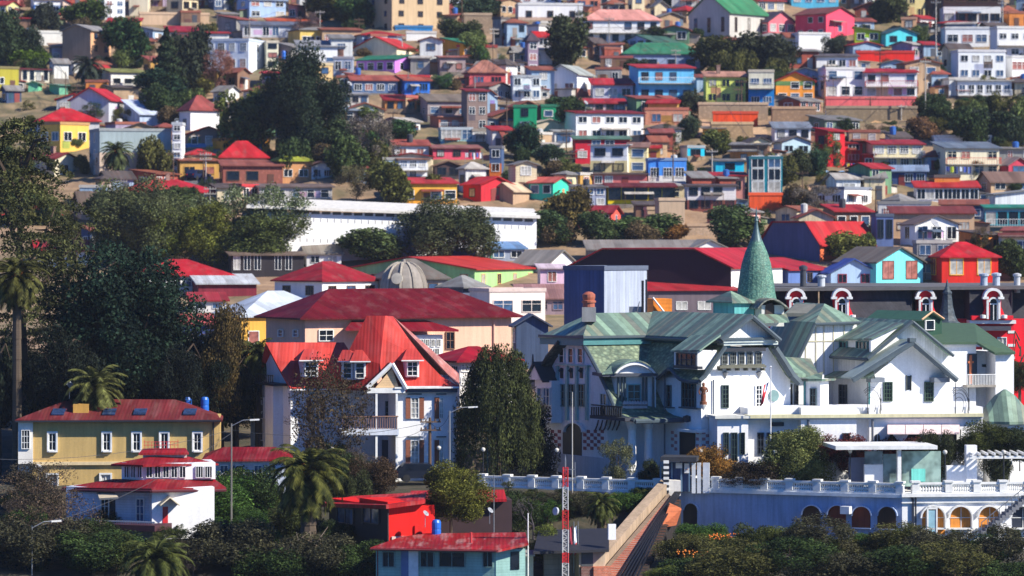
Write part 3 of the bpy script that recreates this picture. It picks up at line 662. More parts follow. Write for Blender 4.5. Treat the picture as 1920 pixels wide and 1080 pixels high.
HH('pink house with a long brown roof and washing outside',808,812,901,279,300,271,'sx',(228,86,108),(150,98,92),(1,3),(0,0))
HH('narrow dark blue shack over an orange wall near the stairway',914,918,940,278,330,None,'flat',(74,96,134),(110,110,115),(2,1),band=(0,.45,(226,120,52)))
HH('dark brown timber house with a cream gable below the pink house',811,817,863,311,336,303,'gy',(86,66,66),(140,110,90),(1,2),(0,0),k='plank')
HH('long amber yellow house with four white windows and a red roof',749,753,857,345,388,333,'sx',(248,176,66),(206,60,62),(1,4),(0,0),ww=1.5,wh=1.2,band=(0,.28,(236,160,50)),door=.45)
HH('red house with a sprawling red roof and an arched porch',868,902,961,346,380,332,'gy',(206,46,58),(224,48,54),(1,2),(1,1),door=.4)
HH('tan shed with a curved cream roof beside the turquoise house',925,962,994,358,378,344,'gx',(186,156,128),(214,190,160),(0,0),(0,0),name='shed',cat='shed')
HH('turquoise house with a salmon roof and a bright blank side',992,1037,1066,343,372,333,'gy',(66,212,176),(214,104,92),(0,0),(1,2))
HH('house under an olive green hipped roof with ochre walls',508,526,584,303,346,287,'hip',(196,142,96),(150,158,56),(1,2),(1,1))
HH('small white hut with two dark windows beside the olive green roof',581,584,624,312,340,304,'gy',(238,238,236),(120,90,84),(1,2))
HH('low whitish building with a long dark roof above the prison',478,486,623,352,380,345,'sx',(186,182,180),(118,104,102),(1,5),(0,0))
HH('wide house with a low bright red hipped roof and pink walls by the palm',210,225,412,362,392,337,'hip',(226,176,152),(206,42,58),(1,7),(1,1),chim=.5)
HH('house with a brown slate roof and a skylight above the garden trees',138,152,240,386,412,360,'gx',(200,190,180),(104,90,80),(1,3),(0,0))
HH('cream gabled house with a chimney half hidden by the cedar',60,102,145,298,332,287,'gy',(214,204,178),(150,60,60),(1,1),(1,2),chim=.4)
HH('small peach house with a side stair beside the dark tree',590,594,624,122,170,None,'flat',(240,198,140),(210,190,150),(2,1))
HH('crimson edged low roof house left of the dark tree',486,490,540,138,160,132,'sx',(90,84,104),(206,60,76),(1,2))
# ---- top middle right
HH('long white modern house with a plain upper band at the top',966,972,1093,9,44,None,'flat',(240,240,240),(215,215,212),(1,3),(0,0),band=(0,.35,(196,168,150)))
HH('white house with a red roof line behind the long white house',972,976,1052,-14,10,-18,'sx',(236,236,236),(200,44,56),(1,3))
HH('terracotta house with a flat roof at the top right of the white house',1073,1078,1126,-12,24,-18,'sx',(206,130,104),(150,84,76),(1,2))
HH('white mansion with a salmon hipped roof, arches and a brown balcony',1087,1094,1238,39,84,17,'hip',(240,240,240),(228,158,146),(2,6),(1,1),balc=.5,pr=plain((112,80,66),.7),name='mansion')
HH('blue white house with a glazed gable end under a dark green roof',1165,1223,1276,78,102,65,'gx',(176,196,226),(62,104,92),(1,1),(1,4),wh=1.7)
HH('low house with a wide green hipped roof right of the glazed gable',1164,1170,1313,102,134,80,'hip',(150,166,196),(58,128,98),(1,4))
HH('white cottage with a bright red roof beside the violet tower',994,1006,1056,69,92,59,'gx',(236,234,234),(214,40,44),(1,2),(1,1))
HH('slim violet tower house with a steep dark cap',984,990,1009,78,140,62,'hip',(150,130,150),(80,70,84),(3,1),(0,0),name='tower_house')
HH('house with a recessed gable balcony and a grey metal roof',1022,1082,1113,139,186,122,'gx',(232,234,234),(172,178,172),(1,1),(1,2),band=(0,.45,(150,96,88)))
HH('white and pale blue box house on short posts above the green house',957,962,1014,145,190,None,'flat',(228,234,242),(170,175,180),(2,3),(0,0),stilts=204)
HH('grey lilac house under a red roof left of the sky blue house',1107,1112,1187,160,190,146,'sx',(186,188,206),(206,54,62),(1,3),(0,0))
HH('large sky blue house with a dark upper loggia and a red roof',1193,1197,1301,128,194,117,'sx',(104,188,250),(200,58,64),(2,4),(0,0),balc=.58)
HH('lime yellow two storey house with a pinkish brown roof',1319,1324,1398,145,198,133,'sx',(222,232,120),(190,140,120),(2,3),(0,0),chim=.3)
HH('cream over blue house on the terrace right of the lime house',1400,1404,1451,135,204,None,'flat',(238,228,202),(200,190,170),(2,2),(0,0),band=(0,.55,(22,128,204)),balc=.55)
HH('low house with a red roof and two round topped dormers',1090,1095,1173,195,210,184,'sx',(206,182,186),(190,50,60),(1,4))
HH('long white two storey house with dark upper windows and a red roof edge',1076,1080,1207,213,264,204,'sx',(236,236,238),(150,44,52),(2,5),(0,0),ww=1.3)
HH('roofless terracotta brick house with crumbling walls',1206,1210,1291,206,240,None,'flat',(204,126,92),(170,100,80),(1,2),(0,0),k='brick')
HH('tall emerald green house by the dark stairway',959,963,1006,201,254,None,'flat',(24,158,108),(40,120,90),(2,1),(0,0))
HH('second emerald green house, lower and wider, right of the tall one',1010,1015,1069,200,228,None,'flat',(22,146,100),(40,120,90),(1,2),(0,0))
HH('shed with an arched cream roof below the emerald houses',995,999,1062,233,248,224,'gy',(206,184,164),(220,200,184),(0,0),name='shed',cat='shed')
HH('white hut with one wide barred window below the emerald houses',1034,1040,1073,248,276,244,'sx',(226,226,220),(170,170,165),(1,1),(0,0),ww=2)
HH('pale block hut with a single small window by the poles',1002,1006,1049,272,300,267,'sx',(206,202,194),(190,185,178),(1,1))
HH('vivid orange red sheet fence on top of a tan wall',1333,1337,1421,213,232,None,'flat',(240,80,34),(200,70,40),(0,0),D=.4,name='fence',cat='fence',k='corr')
HH('small orange hut with a flat grey roof among shrubs',1315,1319,1358,242,262,236,'sx',(240,164,62),(140,130,120),(1,1))
HH('crimson house with a green roof edge behind the white and cream house',1074,1079,1181,262,302,255,'sx',(206,36,58),(92,128,110),(2,4),(0,0))
HH('white over cream two storey house with red drainpipes',1103,1107,1176,273,330,271,'sx',(236,236,240),(180,180,185),(2,2),(0,0),band=(0,.5,(250,216,158)),ww=1.5)
HH('peach house with a small brown roof right of the white over cream one',1174,1177,1213,278,328,267,'sx',(248,218,166),(140,106,92),(2,1),(0,0),ww=1.7)
HH('house wrapped in bright blue sheeting over a white base',1211,1216,1287,301,350,None,'flat',(72,146,236),(120,150,190),(1,3),(0,0),band=(0,.42,(226,224,220)))
HH('white and turquoise cabin with one barred window',1276,1289,1321,277,300,None,'flat',(28,186,220),(150,160,165),(1,1),(0,0),wl=(226,226,222),ww=1.6)
HH('turquoise cabin on tall stilts left of the teal block',1336,1342,1395,303,328,298,'sx',(24,190,226),(120,120,122),(1,1),(0,0),ww=1.6,stilts=350,D=5)
HH('tall teal house with open terraces above the orange fence',1400,1405,1467,298,370,None,'flat',(12,124,142),(30,100,115),(3,2),(0,0),ww=1.7,wh=1.6)
HH('house of white panels over brown boards in the middle right',1283,1289,1380,350,398,346,'sx',(216,212,212),(92,80,78),(2,4),(0,0),band=(0,.48,(128,72,64)),k='plank')
HH('sunflower yellow house with open bays and a dark red roof',1135,1140,1266,352,386,344,'sx',(250,206,22),(120,44,46),(1,5),(0,0),wh=1.7,ww=1.7,pane='glass_dark')
HH('blue grey two storey shack left of the sunflower yellow house',1069,1075,1136,352,390,347,'sx',(152,160,182),(120,116,116),(2,3),(0,0),k='corr')
HH('row of pink and red lean-tos under the peach house',1108,1112,1212,328,352,324,'sx',(216,120,116),(110,90,84),(1,5),(0,0),door=.6)
HH('coral red cottage with a dark red roof behind the garden trees',1083,1146,1164,400,430,387,'gy',(246,96,82),(160,44,56),(1,1),(1,3))
# ---- top right
HH('raspberry red house with a brown roof and a balcony on the shaded side',1491,1549,1602,26,74,12,'gy',(236,76,104),(128,76,68),(1,1),(2,3))
HH('plain white concrete block below the raspberry red house',1494,1498,1557,64,100,None,'flat',(238,238,236),(215,212,208),(0,0))
HH('pink house with a red trimmed gable left of the raspberry red house',1412,1441,1490,40,68,21,'gy',(236,118,130),(96,82,96),(1,3),(1,2))
HH('light blue house at the top edge above the raspberry red house',1478,1484,1572,-14,13,-20,'sx',(92,188,222),(100,110,120),(1,4))
HH('big grey gabled hall with slit windows and a green roof',1291,1368,1440,23,78,-13,'gx',(196,192,184),(64,136,94),(1,3),(1,3),wh=2.6,ww=.6,name='church',cat='hall')
HH('lime green house front with dark blue glazing',1599,1603,1650,60,82,51,'sr',(176,206,50),(150,150,90),(1,2),(0,0))
HH('turquoise gabled house standing on stilts above a red wall',1643,1661,1719,63,86,52,'gy',(86,208,218),(60,100,110),(1,2),(0,0),stilts=114,D=6)
HH('vivid red retaining wall under the turquoise stilt house',1602,1606,1714,99,116,None,'flat',(238,44,34),(200,50,40),(0,0),D=.5,name='retaining_wall',cat='wall')
HH('peach cottage partly hidden behind the turquoise gable',1686,1690,1718,36,60,None,'flat',(246,182,136),(200,150,120),(1,1))
HH('cream house behind the round tree at the top right',1698,1702,1734,-8,36,None,'flat',(232,214,150),(190,175,130),(2,2))
HH('white upper house with a dark roof stacked on the white terrace houses',1526,1531,1608,107,134,100,'sx',(240,240,240),(96,92,96),(1,4),(0,0))
HH('white terrace house on the left with three rows of windows',1534,1549,1621,130,188,None,'flat',(242,242,240),(215,215,212),(2,3),(1,1))
HH('white terrace house on the right with a red roof, red bay and outside stair',1612,1622,1719,137,188,126,'sx',(242,242,240),(196,44,54),(2,4),(0,0),balc=.5,pr=plain((190,40,44),.6))
HH('salmon pink retaining wall below the white terrace houses',1545,1549,1716,185,203,None,'flat',(244,110,112),(220,110,105),(0,0),D=2,name='retaining_wall',cat='wall')
HH('tan stone retaining wall under the salmon pink wall',1543,1549,1719,203,226,None,'flat',(172,150,120),(160,140,115),(0,0),D=1,k='stone',name='retaining_wall',cat='wall')
HH('orange house with a green gable and a red roof by the big tree',1450,1455,1527,152,194,136,'gy',(236,150,56),(190,60,58),(2,3),(0,0),band=(.8,1.0,(104,140,84)))
HH('white house with two wide brown windows at the upper right',1764,1773,1854,54,92,None,'flat',(232,236,242),(205,205,205),(1,3),(0,0),ww=1.9,wh=1.3)
HH('half timbered house, dark above and white below, at the top right corner',1762,1769,1876,-20,52,None,'flat',(236,234,230),(90,70,64),(2,5),(0,0),band=(.55,1.0,(66,44,44)),ww=1.6)
HH('white cube house with a terrace at the right edge',1856,1870,1936,53,112,None,'flat',(240,240,240),(215,215,212),(2,3),(0,0),balc=.45)
HH('white block with two rows of small square windows at the right',1781,1797,1885,97,152,None,'flat',(228,232,238),(210,210,212),(2,4),(0,0),ww=1.2,wh=1.0)
HH('white house with a long glazed veranda below the white block',1786,1796,1896,152,186,148,'sx',(240,240,238),(215,215,210),(1,6),(0,0),wh=1.3,balc=.2)
HH('white house with orange red curtains at the right edge',1884,1898,1934,108,142,None,'flat',(236,236,236),(200,200,200),(1,2),(0,0),pane='glass_warm_curtain',ww=1.8)
HH('grey green house with four white windows under a grey roof',1516,1547,1612,226,250,215,'sx',(112,132,116),(120,120,120),(1,4),(1,1))
HH('tall scarlet house with white trimmed corners beside the earth slope',1528,1552,1584,247,318,240,'sx',(216,32,44),(186,40,46),(3,1),(2,1))
HH('lower scarlet annex right of the tall scarlet house',1580,1584,1617,269,306,263,'sx',(214,34,46),(190,44,50),(2,1),(0,0))
HH('tiny scarlet cabin with one white window below the annex',1616,1619,1638,291,318,287,'sx',(206,34,44),(150,40,46),(1,1))
HH('white house with a slate grey roof right of the teal block',1446,1453,1520,242,266,228,'sx',(236,238,242),(128,138,152),(1,3),(0,0))
HH('pale blue gabled house below the slate grey roof',1450,1466,1520,266,294,256,'gy',(192,220,232),(120,112,108),(1,2),(0,0))
HH('cream terrace house with a red roof and deep balconies',1621,1637,1731,272,318,261,'sx',(240,220,174),(176,52,60),(2,4),(1,1),balc=.5)
HH('cream house with a big slate roof and an orange framed balcony',1749,1773,1873,279,334,265,'sx',(240,226,196),(110,124,140),(2,4),(2,1),balc=.48,pr=plain((206,80,52),.6))
HH('white wall house behind the big slate roof',1748,1752,1858,258,276,None,'flat',(238,238,236),(215,215,212),(0,0))
HH('dark blue shack with a pale sheet roof among shrubs at the right',1667,1671,1737,323,350,310,'sx',(70,92,142),(140,160,186),(1,3),(0,0),door=.3)
HH('white cottage with a long blue shaded side wall',1524,1583,1634,355,392,None,'flat',(236,236,232),(120,126,140),(1,2),(1,2))
HH('white house with a red gabled porch and a row of small panes',1713,1719,1834,353,384,340,'sx',(236,238,240),(206,56,54),(1,7),(0,0),ww=1.1,wh=1.4)
HH('tan house under a very wide brown roof at the right edge',1832,1858,1930,341,362,323,'gx',(206,176,140),(124,100,90),(1,2),(1,1))
HH('rose red gabled house with a white framed window at the right edge',1871,1891,1930,309,332,296,'gy',(196,66,88),(150,130,130),(1,1),(0,0),ww=2)
HH('grey house with dark windows at the right edge',1868,1873,1930,280,304,276,'sx',(150,152,150),(140,140,138),(1,4))
HH('white corrugated shed with an open dark front at the right edge',1848,1866,1930,366,392,357,'sl',(216,222,226),(150,155,160),(0,0),(0,0),k='corr',name='shed',cat='shed')
HH('porch house with turquoise posts and a green roof edge at the right edge',1843,1849,1930,391,438,385,'sx',(120,160,170),(50,140,120),(1,4),(0,0),balc=.3,wf=plain((60,170,190),.6),wh=1.8,ww=1.6)
HH('long tan house with a rust brown roof beside the white chalet',1668,1674,1826,402,446,388,'sx',(206,172,138),(140,66,62),(1,4),(0,0))
HH('white chalet with a wine red gable and a dish on its wall',1688,1716,1797,421,462,405,'gy',(240,240,238),(116,100,96),(1,3),(1,1),wh=1.6)
HH('slate blue narrow tower house with two tall dark windows',1640,1643,1675,406,468,None,'flat',(96,116,164),(80,90,110),(1,2),(0,0),wh=2.4,wf=DARK)
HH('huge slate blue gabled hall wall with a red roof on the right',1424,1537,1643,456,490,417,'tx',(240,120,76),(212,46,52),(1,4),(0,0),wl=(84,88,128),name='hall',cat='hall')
HH('turquoise gabled house with white trim and brown shutters',1566,1643,1731,492,540,465,'gy',(120,226,232),(112,106,100),(1,2),(0,0),ww=2.0,wh=2.2,pane='glass_warm_curtain',wf=plain((104,58,48),.6))
HH('red house with yellow framed windows under a bright red hipped roof',1735,1766,1871,484,532,456,'hip',(212,40,30),(212,38,52),(1,2),(1,1),wf=plain((240,170,40),.6),ww=1.7,wh=2.0)
HH('small cream house at the right edge behind the shrub',1874,1878,1930,446,480,440,'sx',(240,216,176),(120,90,80),(1,2))
# ---- belt of roofs between hill and garden walls
HH('long low house with a red roof left of the garden trees',236,252,436,519,548,489,'hip',(220,218,214),(206,40,52),(1,6),(0,0))
HH('wine red shed with a whitish corrugated roof',360,372,481,534,556,517,'sx',(132,44,58),(198,202,206),(0,0),(0,0),k='corr',name='shed',cat='shed')
HH('low house with red and white roof strips below the wine red shed',354,360,424,566,585,551,'sx',(214,210,206),(176,56,64),(1,2),(0,0))
HH('orange building with a huge pale grey hipped roof',396,453,640,596,672,550,'hip',(248,178,78),(205,214,224),(1,4),(1,2),rust=.08)
HH('navy shaded house with a green and red roof left of the orange building',336,345,402,610,670,592,'sx',(60,76,130),(190,90,86),(1,2),(0,0))
HH('white walled house under a broad crimson hipped roof',514,604,713,529,566,493,'hip',(236,236,236),(168,36,48),(1,3),(1,2))
HH('pale green house with orange framed windows under a long red roof',640,890,1013,506,548,484,'gx',(164,214,140),(216,62,54),(1,4),(1,6),wf=plain((232,180,120),.6))
HH('slate pavilion with a grey pyramid roof beside the dome',830,868,906,541,596,519,'hip',(92,100,128),(140,140,138),(1,1),(1,2),o=.7)
HH('pinkish white flat house with a wide window and a small red panel',880,918,1023,547,606,None,'flat',(244,218,208),(210,190,182),(1,2),(1,1),ww=2.4,wh=1.3)
HH('candy pink house with one tall dark window beside the black hall',1008,1013,1059,505,540,497,'sx',(240,196,220),(220,200,210),(1,1),(0,0))
HH('house with a grey sheet roof and a white latticed gable',962,1026,1082,497,512,471,'gy',(236,236,234),(146,142,136),(1,2),(0,0))
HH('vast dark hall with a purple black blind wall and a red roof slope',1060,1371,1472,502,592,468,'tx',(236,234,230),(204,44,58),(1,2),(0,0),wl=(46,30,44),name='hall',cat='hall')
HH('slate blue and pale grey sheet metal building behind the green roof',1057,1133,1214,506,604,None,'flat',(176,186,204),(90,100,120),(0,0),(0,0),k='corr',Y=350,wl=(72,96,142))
HH('long low house with a red sheet roof right of the metal building',1212,1216,1384,546,600,530,'sx',(108,96,104),(196,46,58),(1,4),(0,0))
HH('grey metal roofed row of workshops above the dark hall',1098,1104,1312,470,492,452,'sx',(150,140,134),(140,134,128),(1,6),(0,0))
HH('grey roofed house with a white trimmed gable above the dark hall',1268,1290,1372,470,492,451,'gy',(222,222,220),(150,146,140),(1,2),(0,0))
HH('blue purple sheet metal shed below the prison wall',833,836,894,471,490,None,'flat',(84,86,160),(90,90,150),(0,0),k='corr',name='shed',cat='shed')
HH('low house with a pale blue sheet roof below the prison wall',916,920,984,468,490,455,'sx',(150,160,180),(110,150,196),(1,2))
HH('little dark green house with a pointed roof below the prison wall',905,908,922,468,492,460,'gy',(30,150,84),(40,130,80),(1,1))
HH('grey tiled shed with a white gable below the prison trees',568,575,640,478,500,456,'sx',(214,214,214),(138,130,120),(1,2),(0,0),name='shed',cat='shed')
HH('dark pergola house with a flat roof left of the crimson hipped roof',428,434,570,480,520,474,'sx',(52,48,52),(120,104,92),(1,7),(0,0),wh=1.8)
HH('blue house with a red roof left of the light blue gable',1390,1478,1558,508,540,486,'sx',(96,122,180),(196,48,60),(1,1),(0,0))
HH('light blue gabled house with a red medallion and scalloped eaves',1540,1558,1644,511,540,487,'gy',(176,204,250),(70,100,180),(1,2),(0,0),wf=plain((150,44,64),.6))
HH('grey roofed house left of the pale green house, beside the dome',700,730,840,525,560,488,'hip',(150,144,140),(112,106,100),(1,2),(0,0))
HH('terracotta low house between the pink house and the metal building',968,974,1060,562,590,536,'sx',(150,130,140),(160,120,118),(1,3),(0,0))
HH('small dark blue gabled shed behind the palace left corner',962,968,1028,610,660,592,'gy',(76,92,120),(86,100,124),(0,0),k='corr',Y=330,name='shed',cat='shed')
# ------------------------------------------------------------------ the white palace with copper roofs
SHG=shingle((96,116,96),(150,166,132)); TEAL=plain((70,128,128),.55,key='teal_copper'); CREAM=wall((214,208,170),'plaster',.5)
PINKT=wall((158,92,96),'plaster',.4); PLANKW=wall((240,240,236),'vplank',.2); GREENF=plain((44,70,58),.6); BRN=plain((120,70,44),.7)
pal=thing('palace','white art nouveau palace with green copper roofs, gables and a shingled cone spire','palace',PX(1400,893,300))
FS=Fac(1165,298,-60); FG=Fac(1315,294.5,30); FW=Fac(1315,294.5,-60)
g30=Vector((math.cos(math.radians(30)),.5,0))
# left wing: shaded gable front
m=MB(); FS.poly(m,[(1003,910),(1138,910),(1138,738),(1094,646),(1046,646),(1008,702)],0,6.2); m.mi=1
for us,off in(([1032.5,1039,1045.5],0),([1093.5,1100,1106.5,1113,1119.5,1126],1)):
    for i in range(6):
        for j,u in enumerate(us):
            if (i+j+off)%2==0: FS.rect(m,u,806+i*6.3,u+6,812+i*6.3,.03,.02)
m.build('wing_wall',[WHITE,PINKT],pal)
m=MB(); FS.rect(m,1000,853,1142,910,.3,.28); m.build('plinth',wall((206,208,214),'plaster',.4),pal)
prof=[(1092,640),(1108,668),(1126,702),(1143,739),(1152,762),(1160,774),(1172,781),(1191,786)]; ln=[7.2,7.1,7.0,6.6,6.1,5.7,5.3,5.0]
a=[FS.pt(u,v,.9) for u,v in prof]
m=MB(); m.grid([[p+g30*(l*k/4) for k in range(5)] for p,l in zip(a,ln)],.28); sw=m.build('sweeping_roof',SHG,pal)
m=MB(); m.path([p-Vector((0,0,.12)) for p in a],.17,None,6); q=[p+g30*(5.0*k/4) for k in range(5) for p in [a[-1]]]; m.path([x-Vector((0,0,.2)) for x in q],.2,None,6); m.build('verge_board',FASC,sw)
b=[FS.pt(u,v,.9) for u,v in[(1047,641),(1026,668),(1012,694),(1003,709)]]
m=MB(); m.grid([[p,p+g30*7] for p in b],.25); m.path(b,.16,None,6); m.build('side_roof',shingle((50,66,64),(82,98,88)),pal)
B=FS.pt(1094,628,1.0); A=FS.pt(1009,631,1.0); FR=Fac(1094,B.y,30)
D_=FR.pt(1226,628,.1); C_=PX(1108,587,B.y+4.5); E_=PX(1241,585,C_.y+3.6)
m=MB(); m.mi=0; m.slab([B,D_,E_,C_],.12); m.build('copper_roof',copper('r30',.62),pal)
m=MB(); m.slab([A,B,C_],.12); m.slab([A,C_,E_,A+g30*9],.1); m.build('copper_roof',copper('l30',.55),pal)
m=MB(); FS.rect(m,1009,629,1094,633,1.02,.3); FR.rect(m,1094,629,1226,633.5,.12,.3); m.build('gutter',FASC,pal)
m=MB(); FS.rect(m,1012,633.3,1094,647,.8,.4); FR.rect(m,1094,633.8,1226,641,-.1,.4); FR.rect(m,1094,641.1,1226,646,.25,.7); m.build('frieze',TEAL,pal)
for u0,u1 in((1046,1057),(1063.5,1074.5),(1081.5,1092.5)): win(FS,pal,u0,653,u1,681,1,2,None,GLASS,1.3)
for u0,u1 in((1046,1058),(1064,1076),(1082.5,1095)):
    win(FS,pal,u0,720,u1,762,2,3,plain((104,140,136),.5),GLASS,1.3)
    m=MB(); FS.rect(m,(u0+u1)/2-2,690,(u0+u1)/2+2,709,.12,.11); m.lathe([(.02,0),(.25,.25),(.02,.5)],FS.pt((u0+u1)/2,700,.15),6); m.build('plaque',DARK,pal)
m=MB()
for u in(1041.5,1059.5,1077.5,1096.5): FS.rect(m,u,686,u+3.6,788,.2,.19)
FS.rect(m,1040,683,1101,686,.35,.34); m.build('pilaster',plain((146,186,180),.6),pal)
m=MB(); FS.poly(m,arch(FS,1055,793,1090,856),.06,.05); d=m.build('arched_door',plain((26,24,28),.5),pal)
m=MB(); o=arch(FS,1053,790.5,1092,856); i_=arch(FS,1055.5,793.5,1089.5,856)
for k in range(2,len(o)-1): FS.poly(m,[o[k],o[k+1],i_[k+1],i_[k]],.35,.3)
m.build('frame',WTRIM,d)
m=MB(); FS.rect(m,1003,713,1034,792,1.0,1.0); FS.poly(m,[(985,712),(1013,712),(999,681)],1.4,3); bay=m.build('oriel',WHITE,pal)
m=MB(); m.slab([FS.pt(981,714,1.7),FS.pt(999,678,1.7),FS.pt(999,678,1.7)+g30*5,FS.pt(981,714,1.7)+g30*5],.15); m.slab([FS.pt(1017,714,1.7),FS.pt(999,678,1.7),FS.pt(999,678,1.7)+g30*5,FS.pt(1017,714,1.7)+g30*5],.15); m.tube(FS.pt(999,684,1.72),FS.pt(999,664,1.72),.12,.05); m.build('oriel_roof',plain((46,58,62),.6),bay)
win(FS,pal,1006,727,1015,759,1,2,WTRIM,GBLUE,1.2,1.02); win(FS,pal,1017,727,1030,759,2,2,WTRIM,GBLUE,1.2,1.02)
m=MB()
for i in range(6):
    for j in range(5):
        if (i+j)%2: FS.rect(m,1014+i*3,762+j*4,1017+i*3,766+j*4,1.03,.02)
m.build('tile_panel',DARK,bay)
# balcony under the sweep of the roof
m=MB(); FS.rect(m,1106,781,1172,787,1.6,1.6); bl=m.build('balcony',plain((54,56,66),.7),pal)
m=MB(); FS.rect(m,1108,760,1166,762.5,1.55,.1)
for i in range(14): FS.rect(m,1108+i*4.2,762.6,1110+i*4.2,781,1.5,.06)
m.build('railing',IRON,bl)
m=MB()
for i in range(6): m.path([FS.pt(1122+i*8,788,.15),FS.pt(1120+i*8,797,.5),FS.pt(1116+i*8,806,.06)],.07)
m.build('bracket',IRON,bl)
win(FS,pal,1124,738,1137,780,2,2,WTRIM,GLASS,1.2)
# porch columns under the sweeping roof
for u in(1185,1217):
    p=FS.pt(1184,890,-.2)+g30*((u-1184)/19.5); h=(890-788)/22.1
    m=MB(); m.lathe([(.5,-.5),(.5,.4),(.38,.5),(.32,h*.82),(.36,h*.84),(.62,h),(.62,h+.25)],p,14); m.build('porch_column',WHITE,pal)
m=MB(); p=FS.pt(1178,890,-.1)
m.prism([p+g30*x+Vector((0,0,z)) for x,z in((-.6,4.2),(4.2,4.2),(4.2,4.6),(-.6,4.6))],(.5,-.866*-1*.9,0)); m.build('porch_beam',WHITE,pal)
# round topped dormer
FD=Fac(1158,298.3,13)
m=MB(); FD.rect(m,1153,703,1230,768,0,3.2); dm=m.build('dormer',WHITE,pal)
for u in(1159,1166,1171.5,1206,1212,1225): 
    p0=FD.pt(u,765,.35); p1=FD.pt(u,707,.35); m=MB(); m.tube(p0,p1,.11,.09,8); m.build('dormer_column',plain((70,84,84),.6),dm)
m=MB(); FD.rect(m,1130,700,1233,706,.9,3.6); m.build('dormer_eave',plain((66,72,84),.6),dm)
m=MB(); n=12; o=[]; i_=[]
for k in range(n+1):
    t=k/n; u=1152+80*t; o.append((u,699.5-24*math.sin(math.pi*t)**.75)); i_.append((u*.86+1192*.14,700-16*math.sin(math.pi*t)**.75))
for k in range(n): FD.poly(m,[o[k],o[k+1],i_[k+1],i_[k]],1.1,1.6)
FD.poly(m,[(x,y) for x,y in i_],.6,1.0); m.build('arched_pediment',WHITE,dm)
m=MB(); pts=[(x,y-.6) for x,y in o]; gb=-FD.n*3.6
m.grid([[FD.pt(u,v,1.2),FD.pt(u,v,1.2)+gb] for u,v in pts],.12); m.slab([FD.pt(1129,700,1.),FD.pt(1152,699,1.),FD.pt(1163,683,-2),FD.pt(1150,683,-2)],.1); m.build('dormer_roof',copper('r30',.5),dm)
w=win(FD,pal,1176,720,1202,762,2,3,plain((120,170,172),.5),GLASS,2,.05)
m=MB(); FD.rect(m,1168,761,1214,766,.9,.9)
for k in range(9): m.lathe([(.02,0),(.22,.16),(.1,.36),(.02,.45)],FD.pt(1171+k*5,761,.65),6)
m.build('flower_box',wall((200,180,176),'plaster',.6),dm)
# main wing: big gable to the right, left side in shade
mb=-FG.n
m=MB(); FG.poly(m,[(1315,910),(1482,910),(1482,700),(1455,652),(1360,652),(1331,697),(1315,712)],0,9.2); m.mi=1
for i in range(6):
    for j,u in enumerate((1316.5,1323.5,1330.5,1337.5)):
        if (i+j)%2==0: FG.rect(m,u,808+i*6.2,u+6.4,813.6+i*6.2,.03,.02)
    for j,u in enumerate((1258,1264.5,1305)):
        if (i+j)%2==0: FW.rect(m,u,808+i*6.2,u+5,813.6+i*6.2,.03,.02)
wg=m.build('main_wall',[WHITE,wall((190,140,142),'plaster',.3)],pal)
Fp=Fac(1138,FS.pt(1138,800).y,30)
m=MB()
for i in range(6):
    for j,u in enumerate((1226,1233,1240)):
        if (i+j)%2==0: Fp.rect(m,u,808+i*6.2,u+6,813.6+i*6.2,.03,.02)
m.build('porch_tiles',PINKT,wg)
m=MB(); FG.poly(m,[(1358,634),(1461,634),(1410,594)],.3,2.5); m.build('pediment',PLANKW,pal)
m=MB(); FG.rect(m,1356,633,1462,637,.75,1.4); m.build('cornice',FASC,pal)
m=MB(); FG.rect(m,1357,637.2,1460,642,.6,1.2); FG.rect(m,1357,642.2,1459,647,.45,1.0); m.build('cornice',plain((190,200,196),.5),pal)
r0=FG.pt(1410,589,1.1); e0=FG.pt(1353,634.5,1.1); f0=FG.pt(1463,634,1.1)
m=MB(); m.slab([e0,r0,r0+mb*15.6,e0+mb*12.3],.14); m.slab([r0,f0,f0+mb*11,r0+mb*15.6],.14); m.build('copper_roof',copper('l30',.42),pal)
m=MB(); m.path([e0-Vector((0,0,.2)),r0-Vector((0,0,.2)),f0-Vector((0,0,.2))],.2,None,6); m.tube(e0-Vector((0,0,.25)),e0+mb*12.2-Vector((0,0,.25)),.17); m.build('verge_board',FASC,pal)
m=MB(); pa=FG.pt(1359,634,.2); m.prism([pa-Vector((0,0,.1)),pa-Vector((0,0,1.3)),pa+mb*11.8-Vector((0,0,1.3)),pa+mb*11.8-Vector((0,0,.1))],(.5,.3,0)); m.build('frieze',plain((48,104,112),.5),pal)
pr=[(1360,648),(1345,670),(1331,690),(1321,704),(1312,712)]; L5=[12.1,11.2,10,8.8,7.9]; wz=[0,.05,.25,.6,1.0]; T=16
rows=[]
for (u,v),l,wgt in zip(pr,L5,wz):
    p=FG.pt(u,v,.9); rows.append([p+mb*(l*k/T)+Vector((0,0,wgt*.95*math.exp(-((k/T-.6)/.16)**2))) for k in range(T+1)])
m=MB(); m.grid(rows,.22); sw2=m.build('sweeping_roof',SHG,pal)
m=MB(); m.path([r[0]-Vector((0,0,.1)) for r in rows],.2,None,6); m.path([p-Vector((0,0,.22)) for p in rows[-1]],.16,None,6); m.build('verge_board',FASC,sw2)
m=MB(); q=[FG.pt(u,v,.9) for u,v in((1452,648),(1468,672),(1484,698),(1498,713))]; m.grid([[p,p+mb*5] for p in q],.25); s3=m.build('side_roof',SHG,pal)
m=MB(); m.path([p-Vector((0,0,.2)) for p in q],.36,None,6); m.build('verge_board',FASC,s3)
